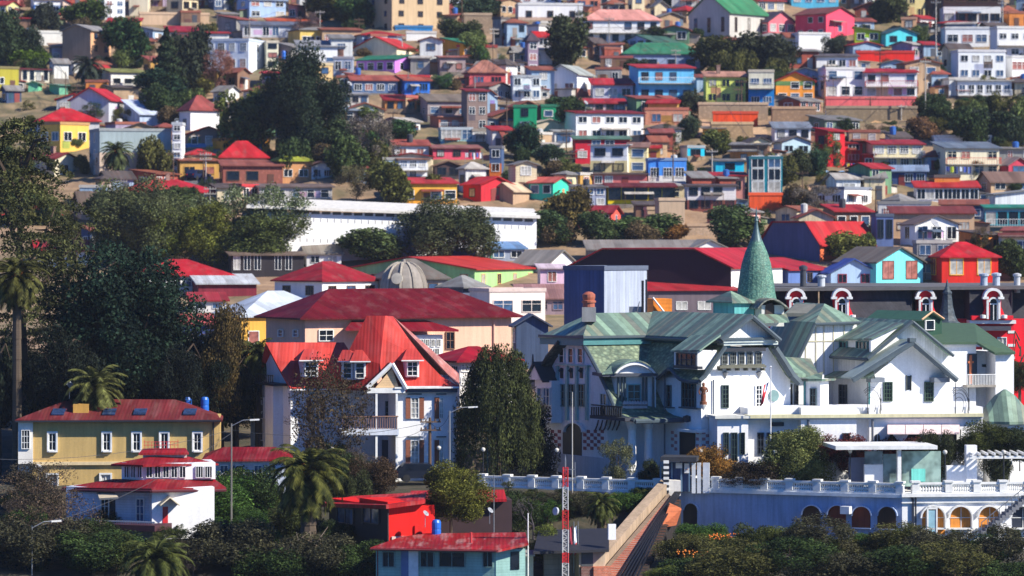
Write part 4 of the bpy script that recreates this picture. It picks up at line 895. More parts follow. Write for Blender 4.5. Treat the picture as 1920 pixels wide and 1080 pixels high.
# side dormer
FDm=Fac(1307,FG.pt(1347,668,.9).y-.4,-60)
m=MB(); FDm.rect(m,1264,656,1308,692,0,1.9); d2=m.build('dormer',WHITE,pal)
m=MB(); x0=FDm.pt(1257,657,.5); x1=FDm.pt(1312,656,.5); up=g30*2.1+Vector((0,0,1.25)); m.slab([x0,x1,x1+up,x0+up],.14); m.build('dormer_roof',copper('l30',.4),d2)
win(FDm,pal,1267,662,1305,686,4,2,plain((60,66,82),.5),GLASS,1.5,.03)
m=MB(); FDm.rect(m,1262,686,1308,691,.5,.5); m.build('dormer_balcony',DARK,d2)
# shaded side openings
win(FW,pal,1277,714,1303,764,4,3,plain((60,92,96),.5),GLASS,1.6); win(FW,pal,1249,722,1257,763,1,3,plain((70,100,104),.5),GLASS,1.3)
m=MB(); FW.rect(m,1272,764,1308,766.5,.4,.4); FW.rect(m,1246,763,1260,765,.3,.3); m.build('sill',FASC,pal)
m=MB(); FW.rect(m,1274,811,1303,868,.06,.05); dd=m.build('door',plain((22,22,26),.5),pal); m=MB(); FW.rect(m,1269,805.5,1307,810,1.0,1.0); m.build('canopy',WTRIM,dd)
m=MB(); m.lathe([(.02,0),(.35,.1),(.35,.5),(.02,.62)],FW.pt(1288,792,.2),8); m.build('emblem',DARK,pal)
m=MB(); m.tube(FG.pt(1338,712,.15),FG.pt(1338,900,.15),.07); m.tube(FW.pt(1246,700,.15),FW.pt(1246,890,.15),.07); m.build('downpipe',plain((104,112,124),.5),pal)
for u0,u1 in((1354,1365),(1370,1381),(1386,1396.5),(1402,1412),(1417.5,1428.5)): win(FG,pal,u0,660,u1,683,3,3,plain((120,124,120),.5),GLASS,1.0,.03,'window',None,False,.6)
m=MB(); FG.rect(m,1351,652.5,1436,659,.45,.44); m.build('lintel',DARK,pal)
m=MB(); FG.rect(m,1350,686,1437,690,.7,.68)
for k in range(6): FG.rect(m,1352+k*16,690.2,1355+k*16,695,.5,.48)
FG.rect(m,1353,683.5,1434,686,.3,.28); m.build('window_balcony',plain((96,96,82),.7),pal)
for u0 in(1354,1417): win(FG,pal,u0,722,u0+13,765,2,5,plain((46,66,58),.5) if u0<1400 else WTRIM,GLASS,1.6)
for u0 in(1360,1423):
    m=MB(); m.lathe([(.02,-.3),(.18,0),(.28,.2),(.02,.34)],FG.pt(u0,703,.06),6); m.build('plaque',plain((150,150,150),.6),pal)
# small bronze figure on the corner
st=thing('statue','brown bronze figure standing on the palace corner above the doorway','statue',FG.pt(1319,753,.5))
m=MB(); m.lathe([(.3,-.25),(.3,0),(.2,.02),(.22,.5),(.17,.8),(.26,1.05),(.24,1.2),(.09,1.27),(.13,1.4),(.12,1.52),(.03,1.6)],(0,0,0),10); m.path([(.24,-.02,1.15),(.36,-.12,.85),(.2,-.28,.8)],.08,.05); m.path([(-.24,-.02,1.15),(-.38,-.08,.85),(-.3,-.2,.6)],.08,.05); m.build('figure',BRN,st,world=False)
m=MB(); m.lathe([(.05,-.7),(.35,-.27),(.35,-.252)],(0,0,0),8); m.build('bracket',WTRIM,st,world=False)
# ground floor terrace wing
FT=Fac(1405,293.2,8); FB=Fac(1345,291.8,10)
m=MB(); FT.rect(m,1402,764,1842,910,0,6); FT.rect(m,1502,764,1606,910,.9,1.2); FT.rect(m,1630,764,1843,910,.7,1.0); m.build('terrace_wing',WHITE,pal)
m=MB(); FT.rect(m,1401,777,1844,783,1.3,1.35); m.build('cornice',CREAM,pal)
m=MB(); FT.rect(m,1401,783.2,1844,786,1.1,1.1); m.build('gutter',plain((176,180,186),.5),pal)
m=MB(); FB.rect(m,1345,784,1403,910,0,3); m.build('bay',WHITE,pal); m=MB(); FB.rect(m,1341,780,1407,785,.5,3.6); m.build('cornice',plain((206,206,198),.6),pal)
for u0,u1,v1 in((1357,1367,852),(1371,1383,866),(1387,1397,852)): win(FB,pal,u0,811,u1,v1,2,4,plain((44,62,58),.5),GLASS,1.4)
for u0,u1 in((1420,1433),(1438,1471),(1476,1489)): win(FT,pal,u0,811,u1,852,2 if u1-u0<20 else 4,3,plain((60,70,84),.5),GLASS,1.4)
for u0 in(1523,1580): win(FT,pal,u0,812,u0+14,831,2,2,DARK,GLASS,1.4,.92)
m=MB(); FT.poly(m,arch(FT,1640,814,1650,834),.75,.05); wd=m.build('arched_window',GLASS,pal); m=MB(); FT.rect(m,1644.6,815,1645.6,834,.8,.04); m.build('frame',WTRIM,wd)
m=MB(); FT.rect(m,1446,792,1470,799,.5,.5); m.build('wall_lamp',IRON,pal)
m=MB()
for u in(1516,1636): m.tube(FT.pt(u,786,1.0),FT.pt(u,880,1.0),.1)
m.build('downpipe',plain((110,112,118),.5),pal)
m=MB(); FT.rect(m,1668,806,1802,862,.74,.03); m.build('opening',plain((34,30,32),.7),pal)
for k in range(4):
    u=1664+k*34; m=MB(); m.slab([FT.pt(u,796,.8),FT.pt(u+33,796,.8),FT.pt(u+33,813,2.6),FT.pt(u,813,2.6)],.06); m.build('awning',wall((232,206,204),'plaster',.5),pal)
    m=MB(); FT.rect(m,u+28,806,u+34,862,.9,.12); m.build('awning_post',WTRIM,pal)
m=MB(); m.face([FT.pt(1672,812,.85),FT.pt(1705,812,2.5),FT.pt(1690,836,2.2)]); m.build('awning_curtain',wall((236,226,222),'plaster',.4),pal)
# central block with half timber
FM=Fac(1500,306,20); nb=-FM.n
m=MB(); FM.poly(m,[(1495,800),(1495,674),(1530,607),(1606,604),(1612,800)],0,9); m.mi=1
for u in(1511,1530,1545,1563,1583): FM.rect(m,u-.8,608 if u>1525 else 650,u+.8,700,.05,.04)
FM.rect(m,1515,638.5,1606,640.5,.055,.045); m.build('central_block',[PLANKW,plain((196,190,160),.6)],pal)
p1=FM.pt(1528,604,.6); p2=FM.pt(1493,676,.6); p3=FM.pt(1611,601,.5); ap=PX(1546,569,p1.y+5)
m=MB(); m.slab([p1,p3,ap],.16); m.slab([p3,ap,ap+nb*6,p3+nb*8],.14); m.build('copper_roof',copper('r20',.5),pal)
m=MB(); m.slab([p1,p2,p2+nb*9,p1+nb*8],.16); m.slab([p1,ap,p1+nb*8],.16); m.slab([ap,ap+nb*6,p1+nb*8],.14); m.build('copper_roof',copper('l20',.5),pal)
m=MB(); q=ap+nb*1.2+Vector((-.4,0,-.1)); m.slab([q+Vector((-2.6,-1.2,-.75)),q+Vector((-.4,-1.6,-.75)),q+Vector((.1,0,.05)),q+Vector((-1.6,.5,.05))],.3); m.build('skylight',plain((120,120,112),.5),pal)
m=MB(); m.path([p3-Vector((0,0,.2)),p1-Vector((0,0,.2)),p2-Vector((0,0,.2))],.15,None,6); m.build('verge_board',FASC,pal)
FR2=Fac(1470,300.2,20)
m=MB(); FR2.rect(m,1464,703,1545,800,0,4); m.build('link_wing',WHITE,pal)
m=MB(); m.slab([FR2.pt(1461,703,.7),FR2.pt(1534,700,.7),FR2.pt(1520,672,-3.4),FR2.pt(1455,668,-3.4)],.3); m.build('link_roof',copper('r20',.4),pal)
for u0 in(1468,1479,1490.5): win(FR2,pal,u0,720,u0+7,764,1,4,plain((50,58,62),.5),GLASS,1.2)
m=MB(); m.lathe([(.28,-.03),(.5,-.03),(.5,.06),(.28,.06)],(0,0,0),16); o=m.build('round_window',plain((110,140,140),.5),pal,world=False); o.location=FG.pt(1451,742,.1)-XF[pal.name][0]; o.rotation_euler=(math.pi/2,0,math.radians(30))
FY=Fac(1538,297.6,-38)
m=MB(); FY.rect(m,1508,710,1538,800,0,1.3); by=m.build('bay',WHITE,pal)
m=MB(); c0=[FY.pt(1502,711,.4),FY.pt(1541,711,.4)]; gx=-FY.n*2.2; m.slab([c0[0],c0[1],c0[1]+gx,c0[0]+gx],.18); m.slab([c0[0]+Vector((0,0,.02)),c0[1]+Vector((0,0,.02)),(c0[0]+c0[1])/2+gx*.8+Vector((0,0,.6))],.1); m.build('bay_roof',copper('r20',.4),by)
win(FY,pal,1518,728,1530,768,2,3,plain((70,92,96),.5),GLASS,1.3)
m=MB(); m.tube(FY.pt(1508.5,712,.1),FY.pt(1508.5,775,.1),.1); m.build('downpipe',TEAL,pal)
# chapel-like right block with two stacked gables
FC=Fac(1632,300,20); FL=Fac(1632,300,-70); nc=-FC.n
m=MB(); FC.poly(m,[(1632,800),(1790,800),(1785,703),(1712,642),(1641,702),(1632,707)],0,12.2); m.build('front_block',WHITE,pal)
m=MB(); FC.poly(m,[(1633,790),(1633,669),(1711,606),(1783,662),(1785,790)],-1.0,11); m.build('upper_block',PLANKW,pal)
m=MB(); m.slab([FL.pt(1538,697,-.1),FL.pt(1637,694,-.1),FL.pt(1641,706.5,1.0),FL.pt(1533,706,1.0)],.16); m.build('lower_roof',copper('l20',.4),pal)
e1=FC.pt(1627,670,.0); rr=FC.pt(1711,600,.0); e2=FC.pt(1788,664,.0)
m=MB(); m.slab([e1,rr,rr+nc*12,e1+nc*12],.16); m.slab([rr,e2,e2+nc*12,rr+nc*12],.16); m.build('upper_roof',copper('l20',.42),pal)
m=MB(); m.path([e1-Vector((0,0,.15)),rr-Vector((0,0,.15)),e2-Vector((0,0,.15))],.15,None,6); m.tube(e1-Vector((0,0,.2)),e1+nc*12-Vector((0,0,.2)),.13); m.build('verge_board',FASC,pal)
m=MB(); FL.rect(m,1557,636,1631,660,-.7,1.6); FC.poly(m,[(1633,660),(1633,638),(1692,607)],-.5,.3); cl=m.build('clerestory',WHITE,pal)
x0=FL.pt(1551,636,-.25); x1=FL.pt(1634,634,-.25); pp=FC.pt(1694,605,-.25)
m=MB(); m.slab([x0,x1,pp,pp+nc*10.5],.15); m.build('clerestory_roof',copper('l20',.45),cl)
for u0,u1 in((1566,1587),(1604,1626)): win(FL,pal,u0,640,u1,655,3,1,TEAL,GLASS,1.2,-.67)
v0=FC.pt(1599,707,1.3); v1=FC.pt(1712,636,1.3); v2=FC.pt(1794,707,1.3)
m=MB(); m.slab([v0,v1,v1+nc*2.3,v0+nc*2.3],.16); m.slab([v1,v2,v2+nc*2.3,v1+nc*2.3],.16); m.build('gable_roof',plain((150,166,164),.5),pal)
m=MB(); dz=Vector((0,0,.28)); m.path([v0-dz,v1-dz,v2-dz],.25,None,6); FC.rect(m,1706,634,1718,641,1.5,.5); m.build('verge_board',FASC,pal)
m=MB(); FC.rect(m,1633,708,1659,717,.95,.93); FC.rect(m,1752,708,1781,717,.95,.93); m.build('corner_bracket',plain((110,118,128),.6),pal)
for u0 in(1657,1734): win(FC,pal,u0,716,u0+17,753,3,5,plain((40,64,48),.5),GLASS,2,.02,'window')
m=MB(); FC.rect(m,1701,705,1708,731,.06,.05); sl=m.build('slit_window',GLASS,pal); m=MB(); FC.rect(m,1699.6,703.6,1701,732.4,.12,.12); FC.rect(m,1708,703.6,1709.4,732.4,.12,.12); m.build('frame',plain((60,66,60),.6),sl)
win(FL,pal,1572,721,1586,768,2,4,plain((60,66,72),.5),GLASS,1.4)
m=MB(); m.path([FL.pt(1629,707,.3),FL.pt(1630,722,.15),FL.pt(1630,800,.15)],.09); m.build('downpipe',TEAL,pal)
# iron garden screens on the terrace roof
for u0,v0_,s_ in((1640,700,1),(1805,735,1)):
    t=thing('iron_trellis','curled black iron trellis arch on the palace terrace %s'%('left of the gabled front' if u0<1700 else 'beside the green pavilion roof'),'trellis',FT.pt(u0,776,.8))
    m=MB(); base=FT.pt(u0,776,.8)
    for k in range(5):
        r=1.3+.25*k if k<2 else .35*k; m.path([Vector((r*math.sin(a_)*.6-.3,-.1*k%.3,1.4+r*math.cos(a_)*1.0-.7)) for a_ in [x*.35 for x in range(-2,8)]],.025,None,4)
    m.tube((-.6,0,0),(-.6,0,2.6),.03); m.tube((.5,0,0),(.5,0,2.2),.03); m.build('ironwork',IRON,t,world=False)
# rear right wing with dark green felt roof
FRW=Fac(1785,307,12)
m=MB(); FRW.rect(m,1765,642,1830,800,0,7); FRW.rect(m,1830.5,660,1866,800,-1.6,5); FRW.rect(m,1866.5,661,1901,800,.9,8); m.build('rear_wing',WHITE,pal)
m=MB(); m.slab([FRW.pt(1740,642,.5),FRW.pt(1833,641,.5),PX(1828,606,316),PX(1735,604,316)],.2); m.slab([FRW.pt(1831,641,.5),FRW.pt(1865,661,1.4),FRW.pt(1904,660,1.4),PX(1828,607,316)],.2); m.build('rear_roof',plain((62,88,66),.8),pal)
m=MB(); FRW.rect(m,1760,644,1831,648,.3,.3); m.build('rear_cornice',WTRIM,pal)
FBv=Fac(1733,309,38); nv=-FBv.n
m=MB(); FBv.poly(m,[(1733,640),(1766,640),(1766,597),(1749,586),(1733,597)],0,6); bv=m.build('lantern_room',wall((44,78,62),'vplank',.4),pal)
q0,q1,q2=FBv.pt(1729,599,.4),FBv.pt(1749,583.5,.4),FBv.pt(1770,598,.4)
m=MB(); m.slab([q0,q1,q1+nv*7,q0+nv*7],.14); m.slab([q1,q2,q2+nv*7,q1+nv*7],.14); m.build('lantern_roof',plain((52,92,74),.7),bv)
m=MB(); m.path([q0,q1,q2],.09,None,5); m.build('lantern_trim',plain((206,160,120),.6),bv)
win(FBv,pal,1736,600,1753,619,1,1,WTRIM,GLASS,1.2)
m=MB(); FRW.rect(m,1814,663,1832,722,.05,.04); dr=m.build('balcony_door',plain((34,36,46),.4),pal); m=MB(); FRW.rect(m,1818,666,1822.5,720,.09,.035); FRW.rect(m,1815,677,1826,681,.095,.02); m.build('frame',plain((190,104,60),.6),dr)
m=MB(); FRW.rect(m,1813,722,1868,726,1.0,2.2); bb=m.build('balcony',CONC,pal)
m=MB()
for k in range(19): FRW.rect(m,1814+k*2.9,703,1815+k*2.9,722,.95,.04)
FRW.rect(m,1813.5,701.5,1868,703,.98,.08); m.build('railing',WTRIM,bb)
win(FRW,pal,1842,683,1862,688,2,1,DARK,GLASS,1,-1.58)
# spire
sp=PX(1418,600,309); k=309/FPX
m=MB(); m.lathe([(40*k,0),(40*k,26*k),(45*k,30*k),(38*k,40*k),(35.5*k,52*k),(34*k,64*k),(31.5*k,84*k),(27.5*k,106*k),(21*k,127*k),(13*k,145*k),(11.5*k,149*k)],sp,24); spo=m.build('spire',shingle((76,130,116),(122,164,138),5.5),pal)
m=MB(); m.lathe([(12.5*k,147*k),(10.5*k,151*k),(7.5*k,160*k),(4.8*k,170*k),(3.4*k,178*k),(2.8*k,184*k),(3.6*k,186*k),(2.2*k,190*k),(1.2*k,204*k),(.5*k,212*k)],sp,14); m.build('finial',plain((74,98,102),.5,.2),spo)
FTu=Fac(1378,306,32)
m=MB(); FTu.rect(m,1377,565,1414,612,0,3.2); tu=m.build('turret',wall((96,176,176),'vplank',.5),pal)
c=[FTu.pt(1373,566,.4),FTu.pt(1417,566,.4)]; gg=-FTu.n*4; apx=(c[0]+c[1])/2+gg*.5+Vector((0,0,.95))
m=MB(); m.slab([c[0],c[1],apx],.12); m.slab([c[0]+gg,c[0],apx],.12); m.slab([c[1],c[1]+gg,apx],.12); m.slab([c[1]+gg,c[0]+gg,apx],.12); m.build('turret_roof',copper('r30',.4),tu)
FTv=Fac(1432,305.5,15)
m=MB(); FTv.rect(m,1428,572,1470,612,0,3); tv=m.build('turret_dormer',wall((206,206,200),'plaster',.4),pal)
m=MB(); pts=[(1421+58*i/10,577-18*math.sin(math.pi*(i/10)**.9)) for i in range(11)]; m.grid([[FTv.pt(u,v,.7),FTv.pt(u,v,.7)-FTv.n*4] for u,v in pts],.14); m.build('curved_roof',shingle((110,114,104),(160,160,146)),tv)
m=MB(); FTv.poly(m,arch(FTv,1435,568,1452,590),.05,.04); m.build('opening',plain((60,46,40),.7),tv)
m=MB(); m.slab([FTv.pt(1415,604,2.2),FTv.pt(1480,602,2.2),FTv.pt(1474,588,-.1),FTv.pt(1424,588,-.1)],.12); m.build('skirt_roof',copper('r20',.4),tv)
# chimney of copper and stone on the left roof, behind it
ch=PX(1104,590,304)
m=MB(); m.prism([ch+Vector((x,y,-.6)) for x,y in((-.6,-.6),(.6,-.6),(.6,.6),(-.6,.6))],(0,0,1.25)); m.build('chimney',wall((150,150,150),'plaster',.6),pal)
m=MB(); m.lathe([(.52,.66),(.52,1.0),(.62,1.05),(.62,1.2),(.5,1.25),(.56,1.5),(.56,1.75),(.3,1.95),(.05,2.0)],ch,14); m.build('chimney_cap',plain((170,96,72),.5),pal)
# octagonal pavilion at the right edge
oc=PX(1884,900,297.5); s=FPX/297.5
pv=thing('pavilion','octagonal garden pavilion with a pointed green copper roof at the right edge','pavilion',oc)
m=MB(); m.lathe([(2.1,-.5),(2.1,(900-790)/s)],(0,0,0),8); m.build('wall',WHITE,pv,world=False)
m=MB(); m.lathe([(2.75,(900-793)/s),(2.75,(900-788)/s),(1.9,(900-768)/s),(.9,(900-742)/s),(.12,(900-730)/s)],(0,0,0),8); m.build('roof',copper('x',.4),pv,world=False)
for k in range(8):
    a_=k*math.pi/4+math.pi/8; m=MB(); m.box(-.5,.5,-.05,0,1.8,4.3); o=m.build('window',GLASS,pv,world=False); o.location=(1.96*math.cos(a_),1.96*math.sin(a_),0); o.rotation_euler=(0,0,a_+math.pi/2)
# ------------------------------------------------------------------ terrace, balustrades, retaining walls, stair, funicular
BLUEW=wall((170,186,214),'plaster',.6)  # white plaster with blue shade put into its colour
_bal=None
def baluster():
    global _bal
    if _bal is None:
        m=MB(); m.lathe([(.11,0),(.11,.06),(.06,.1),(.12,.26),(.1,.36),(.05,.5),(.08,.62),(.11,.66),(.11,.72)],(0,0,0),8); _bal=m.mesh('baluster',WTRIM)
    return _bal
def balustrade(label,F,us,vtop,vbot,per,end=True):
    """us: rows of pier columns; vtop/vbot measured at the middle"""
    um=(us[0]+us[-1])/2; zt=F.pt(um,vtop).z; zb=F.pt(um,vbot).z; h=zt-zb
    p0=F.pt(us[0],HOR); t=thing('balustrade',label,'balustrade',(p0.x,p0.y,zb),F.th,'balustrades of the palace terrace')
    xs=[(F.pt(u,HOR)-p0).dot(F.e) for u in us]; L=xs[-1]
    m=MB(); m.box(-.3,L+.3,-.24,.24,0,.2); m.build('base',WTRIM,t,world=False)
    m=MB(); m.box(-.2,L+.2,-.2,.2,h-.16,h); m.build('rail',WTRIM,t,world=False)
    for x in xs:
        m=MB(); m.box(x-.3,x+.3,-.28,.28,.203,h-.163); m.box(x-.36,x+.36,-.34,.34,h+.003,h+.16); m.build('pier',WTRIM,t,world=False)
    me=baluster(); sc=(h-.36)/.72
    for a,b in zip(xs,xs[1:]):
        w=b-a-.6; n=per
        for i in range(n): inst('baluster',me,t,(a+.3+w*(i+.5)/n,0,.2),(0,0,0),(1,1,sc))
    return t
FLW=Fac(1690,283.0,-22); FRB=Fac(1692,283.0,7); FBL=Fac(1240,289.3,-22)
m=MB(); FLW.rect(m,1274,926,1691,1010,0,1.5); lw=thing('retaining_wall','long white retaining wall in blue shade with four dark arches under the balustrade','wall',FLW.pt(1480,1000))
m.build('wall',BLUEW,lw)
m=MB(); FLW.rect(m,1272,922,1692,928,.35,1.2); m.build('coping',WTRIM,lw)
for u0,u1,v0,v1,c in((1281,1307,944,1003,(60,52,48)),(1503,1538,948,988,(96,58,36)),(1551,1586,948,990,(140,62,40)),(1597,1632,950,992,(126,58,38)),(1645,1680,950,994,(84,56,38))):
    m=MB(); FLW.poly(m,arch(FLW,u0,v0,u1,v1),.03,.02); a_=m.build('arch',wall(c,'vplank',.5),lw)
    m=MB(); o=arch(FLW,u0-2,v0-2,u1+2,v1); i_=arch(FLW,u0,v0,u1,v1)
    for k_ in range(2,len(o)-1): FLW.poly(m,[o[k_],o[k_+1],i_[k_+1],i_[k_]],.3,.28)
    FLW.rect(m,u0,v1-2,u1,v1,.3,.28); m.build('frame',BLUEW,a_)
m=MB(); FLW.rect(m,1575,950,1592,964,1.1,.9); m.build('air_conditioner',plain((214,216,220),.5),lw)
rb=thing('arcade_building','bright white arcade building with orange panelled arches at the right edge','building',FRB.pt(1800,1000))
m=MB(); FRB.rect(m,1691.5,927,1960,1030,0,9); m.build('wall',WHITE,rb)
m=MB(); FRB.rect(m,1691,925,1960,931,.45,.9); FRB.rect(m,1691,940,1960,942.5,.2,.18); m.build('cornice',WTRIM,rb)
for u0,u1 in((1729,1772),(1782,1822),(1836,1876),(1898,1938)):
    m=MB(); FRB.poly(m,arch(FRB,u0,950,u1,990 if u0>1750 else 1002),.03,.02); a_=m.build('arch',wall((236,150,66),'vplank',.3) if u0<1890 else plain((40,46,60),.5),rb)
    m=MB(); o=arch(FRB,u0-3,947,u1+3,990); i_=arch(FRB,u0,950,u1,990)
    for k_ in range(1,len(o)-1): FRB.poly(m,[o[k_],o[k_+1],i_[k_+1],i_[k_]],.5,.48)
    FRB.rect(m,u0-2,990,u1+2,993,.45,.43); FRB.rect(m,(u0+u1)/2-.6,952,(u0+u1)/2+.6,990,.07,.03); FRB.rect(m,u0,970,u1,971.2,.065,.03); m.build('frame',WTRIM,a_)
m=MB(); FRB.rect(m,1741,957,1755,1002,.45,.4); d=m.build('door',plain((150,190,204),.3),rb); m=MB(); FRB.rect(m,1738,955,1741,1002,.5,.46); FRB.rect(m,1755,955,1758,1002,.5,.46); FRB.rect(m,1738,951,1758,955,.5,.46); m.build('frame',WTRIM,d)
m=MB(); m.path([FRB.pt(1709,930,.15),FRB.pt(1712,940,.15),FRB.pt(1712,1000,.15)],.1); m.tube(FRB.pt(1717,930,.2),FRB.pt(1717,1000,.2),.07); m.build('downpipe',plain((60,64,74),.5),rb)
balustrade('white balustrade in shade along the long retaining wall right of the gate',FLW,[1297,1343,1388,1434,1481,1533,1585,1637,1688],901,923,9)
balustrade('sunlit white balustrade on top of the arcade building',FRB,[1716,1778,1831,1880,1930],904,927,9)
balustrade('white balustrade in blue shade left of the funicular gate',FBL,[905,952,998,1043,1090,1137,1186,1234],896,920,9)
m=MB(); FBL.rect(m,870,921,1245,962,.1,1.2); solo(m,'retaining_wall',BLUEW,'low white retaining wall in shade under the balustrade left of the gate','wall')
# terrace floor
zf=FLW.pt(1500,925).z
pts=[FLW.pt(1272,HOR,-.3),FLW.pt(1690,HOR,-.3),FRB.pt(1960,HOR,-.3)]; m=MB(); m.prism([Vector((p.x,p.y,zf)) for p in pts]+[Vector((pts[2].x,301,zf)),Vector((pts[0].x,301,zf))],(0,0,-4.0)); solo(m,'terrace',plain((150,140,128),.9),'paved palace terrace behind the balustrades','terrace',kind='structure')
# outside stair at the right edge
t=thing('outside_stair','grey outside stair climbing to the right in front of the arcade','stair',FRB.pt(1860,1004,2))
m=MB(); n=15
for i in range(n):
    u=1842+i*6.2; v=1000-i*5.0; FRB.rect(m,u,v-4,u+7,v+6,3.2,1.3)
m.build('steps',plain((120,122,128),.8),t)
m=MB(); a_=FRB.pt(1840,980,3.2); b_=FRB.pt(1932,905,3.2); m.tube(a_,b_,.04)
for i in range(9): p=a_.lerp(b_,i/8); m.tube(p,p-Vector((0,0,1.0)),.03)
m.build('railing',STEEL,t)
# glass garden room and pergola on the terrace
t=thing('garden_room','flat roofed white garden room with tinted glass walls on the terrace','garden room',FRB.pt(1680,905,-2))
FGR=Fac(1690,286.5,5)
m=MB(); FGR.rect(m,1567,836,1758,843,1.6,6); m.build('roof',WTRIM,t)
m=MB(); FGR.rect(m,1683,843.5,1690,912,1.2,.5); m.build('column',WTRIM,t)
m=MB(); FGR.rect(m,1621,871,1656,912,.2,.4); m.build('wall_panel',WHITE,t)
m=MB(); FGR.rect(m,1592,858,1621,912,-1.6,.2); m.build('rear_wall',wall((120,130,160),'plaster',.5),t)
for u0,u1,v0,c in((1656,1682,851,(128,150,150)),(1691,1764,846,(156,182,172)),(1621,1655,846,(130,146,150))):
    m=MB(); FGR.rect(m,u0,v0,u1,912 if v0>846 or u0>1690 else 870,.25,.06); m.build('glass_panel',glassm(c,'glass_tint_%d'%c[0],.05),t)
m=MB(); FGR.rect(m,1709,879,1735,903,.35,.06); m.build('poster',wall((120,214,200),'vplank',.4),t)
t=thing('pergola','white beamed pergola with hanging plants at the right end of the terrace','pergola',FRB.pt(1870,905,-2)); FPG=Fac(1815,287,4)
m=MB(); FPG.rect(m,1812,835,1832,912,.3,.8); m.build('pillar',WHITE,t)
m=MB(); FPG.rect(m,1818,855,1945,860,1.4,.35); FPG.rect(m,1818,855,1945,860,-2.5,.35)
for i in range(9): a_=FPG.pt(1822+i*14,854,1.5); m.prism([a_,a_+Vector((.14,0,0)),a_+Vector((.14,0,.2)),a_+Vector((0,0,.2))],(0,4.2,0))
m.build('beam',WTRIM,t)
for u in(1858,1893,1925): m=MB(); FPG.rect(m,u,860.5,u+5,912,-2.4,.3); m.build('post',WTRIM,t)
m=MB(); FPG.rect(m,1775,873,1812,912,.2,.4); solo(m,'garden_wall',WHITE,'short white garden wall between the garden room and the pergola','wall')
# funicular gate house
t=thing('station_gate','dark roofed funicular gate with blue panels and two white notices','gate',PX(1272,915,290)); FG2=Fac(1270,289.2,-8)
m=MB(); FG2.rect(m,1238,857,1306,866,1.4,3.2); m.build('roof',plain((52,54,60),.7),t)
m=MB(); FG2.rect(m,1252,867,1292,922,0,.2); m.build('panel',wall((64,84,124),'vplank',.4),t)
for u in(1237,1258,1276,1291): m=MB(); FG2.rect(m,u,866.5,u+3,922,.25,.2); m.build('post',plain((96,124,150),.6),t)
m=MB(); FG2.rect(m,1267,868,1279,878,.3,.04); m.build('notice',plain((226,226,224),.5),t); m=MB(); FG2.rect(m,1283,869,1292,887,.3,.04); m.mi=1; m.lathe([(.02,-.02),(.16,.0),(.02,.02)],FG2.pt(1287.5,880,.32),10); m.build('notice',[plain((226,226,224),.5),plain((190,120,80),.6)],t)
for u0,u1 in((1297,1304),(1307,1314),(1318,1330)): m=MB(); FG2.rect(m,u0,868,u1,925,.3,.3); m.build('gate_leaf',plain((222,226,230),.5),t)
t=thing('striped_post','black and white striped post at the top of the funicular track','post',PX(1249,915,287.5))
m=MB()
for i in range(12):
    m.mi=i%2; m.box(-.22,.22,-.22,.22,-.4+i*.22,-.4+(i+1)*.22-.002)
m.build('shaft',[DARK,WTRIM],t,world=False)
m=MB(); a_=PX(1265,925,287.6); m.prism([a_+Vector((-.6,0,-.2)),a_+Vector((.5,0,-.2)),a_+Vector((.5,0,1.0)),a_+Vector((-.6,0,1.1))],(0,1.2,0)); solo(m,'cable_cabin',wall((224,220,212),'plaster',.5),'small white machine box at the head of the funicular track','machine box')
def fy(v): return 288.-(v-905)*25./175
fun=thing('funicular_track','steep funicular track with brick bed, concrete parapet and black rails','funicular',PX(1180,1000,fy(1000)))
def ribbon(pts_l,pts_r,dz=0,t=1.6):
    m=MB(); m.grid([[PX(u,v,fy(v))+Vector((0,0,dz)),PX(u2,v2,fy(v2))+Vector((0,0,dz))] for (u,v),(u2,v2) in zip(pts_l,pts_r)],t); return m
ribbon([(1240,901),(1186,960),(1108,1050)],[(1250,911),(1201,966),(1118,1063)],.1,1.1).build('parapet',wall((186,162,136),'plaster',.9),fun)
ribbon([(1253,914),(1206,968),(1120,1068)],[(1256,918),(1212,971),(1124,1074)],-.45,1.2).build('kerb',wall((150,128,108),'plaster',.9),fun)
ribbon([(1253,917),(1208,971),(1104,1098)],[(1262,919),(1223,973),(1136,1100)],-.5,3).build('brick_bed',wall((176,92,64),'brick',.7),fun)
mdb=ribbon([(1262.2,919),(1223.2,973),(1136.2,1100)],[(1277,920),(1247,975),(1192,1100)],-.75,3)
for k_ in range(6):
    f=.46+k_*.1; m=MB(); m.path([PX(a[0]+(b[0]-a[0])*f,a[1],fy(a[1]))+Vector((0,0,-.2)) for a,b in zip([(1256,918),(1212,972),(1110,1098)],[(1277,920),(1245,975),(1188,1098)])],.075,None,5); m.build('rail',plain((30,30,34),.4,.4),fun)
mdb.mi=1
for i in range(34):
    q=i/33; v=922+q*172; c=1270-q*104; w=6+q*21; mdb.tube(PX(c-w,v,fy(v))+Vector((0,0,-.7)),PX(c+w,v,fy(v))+Vector((0,0,-.7)),.07,None,4)
mdb.build('dark_bed',[wall((62,56,54),'stone',.7),plain((104,70,56),.8)],fun)
m=MB(); m.prism([PX(1238,990,279),PX(1268,985,279),PX(1278,955,281),PX(1256,945,281)],(0,1.5,0)); solo(m,'gable_brace',wall((196,110,70),'plank',.6),'rust orange boarding with a slanting brace under the funicular head','boarding')
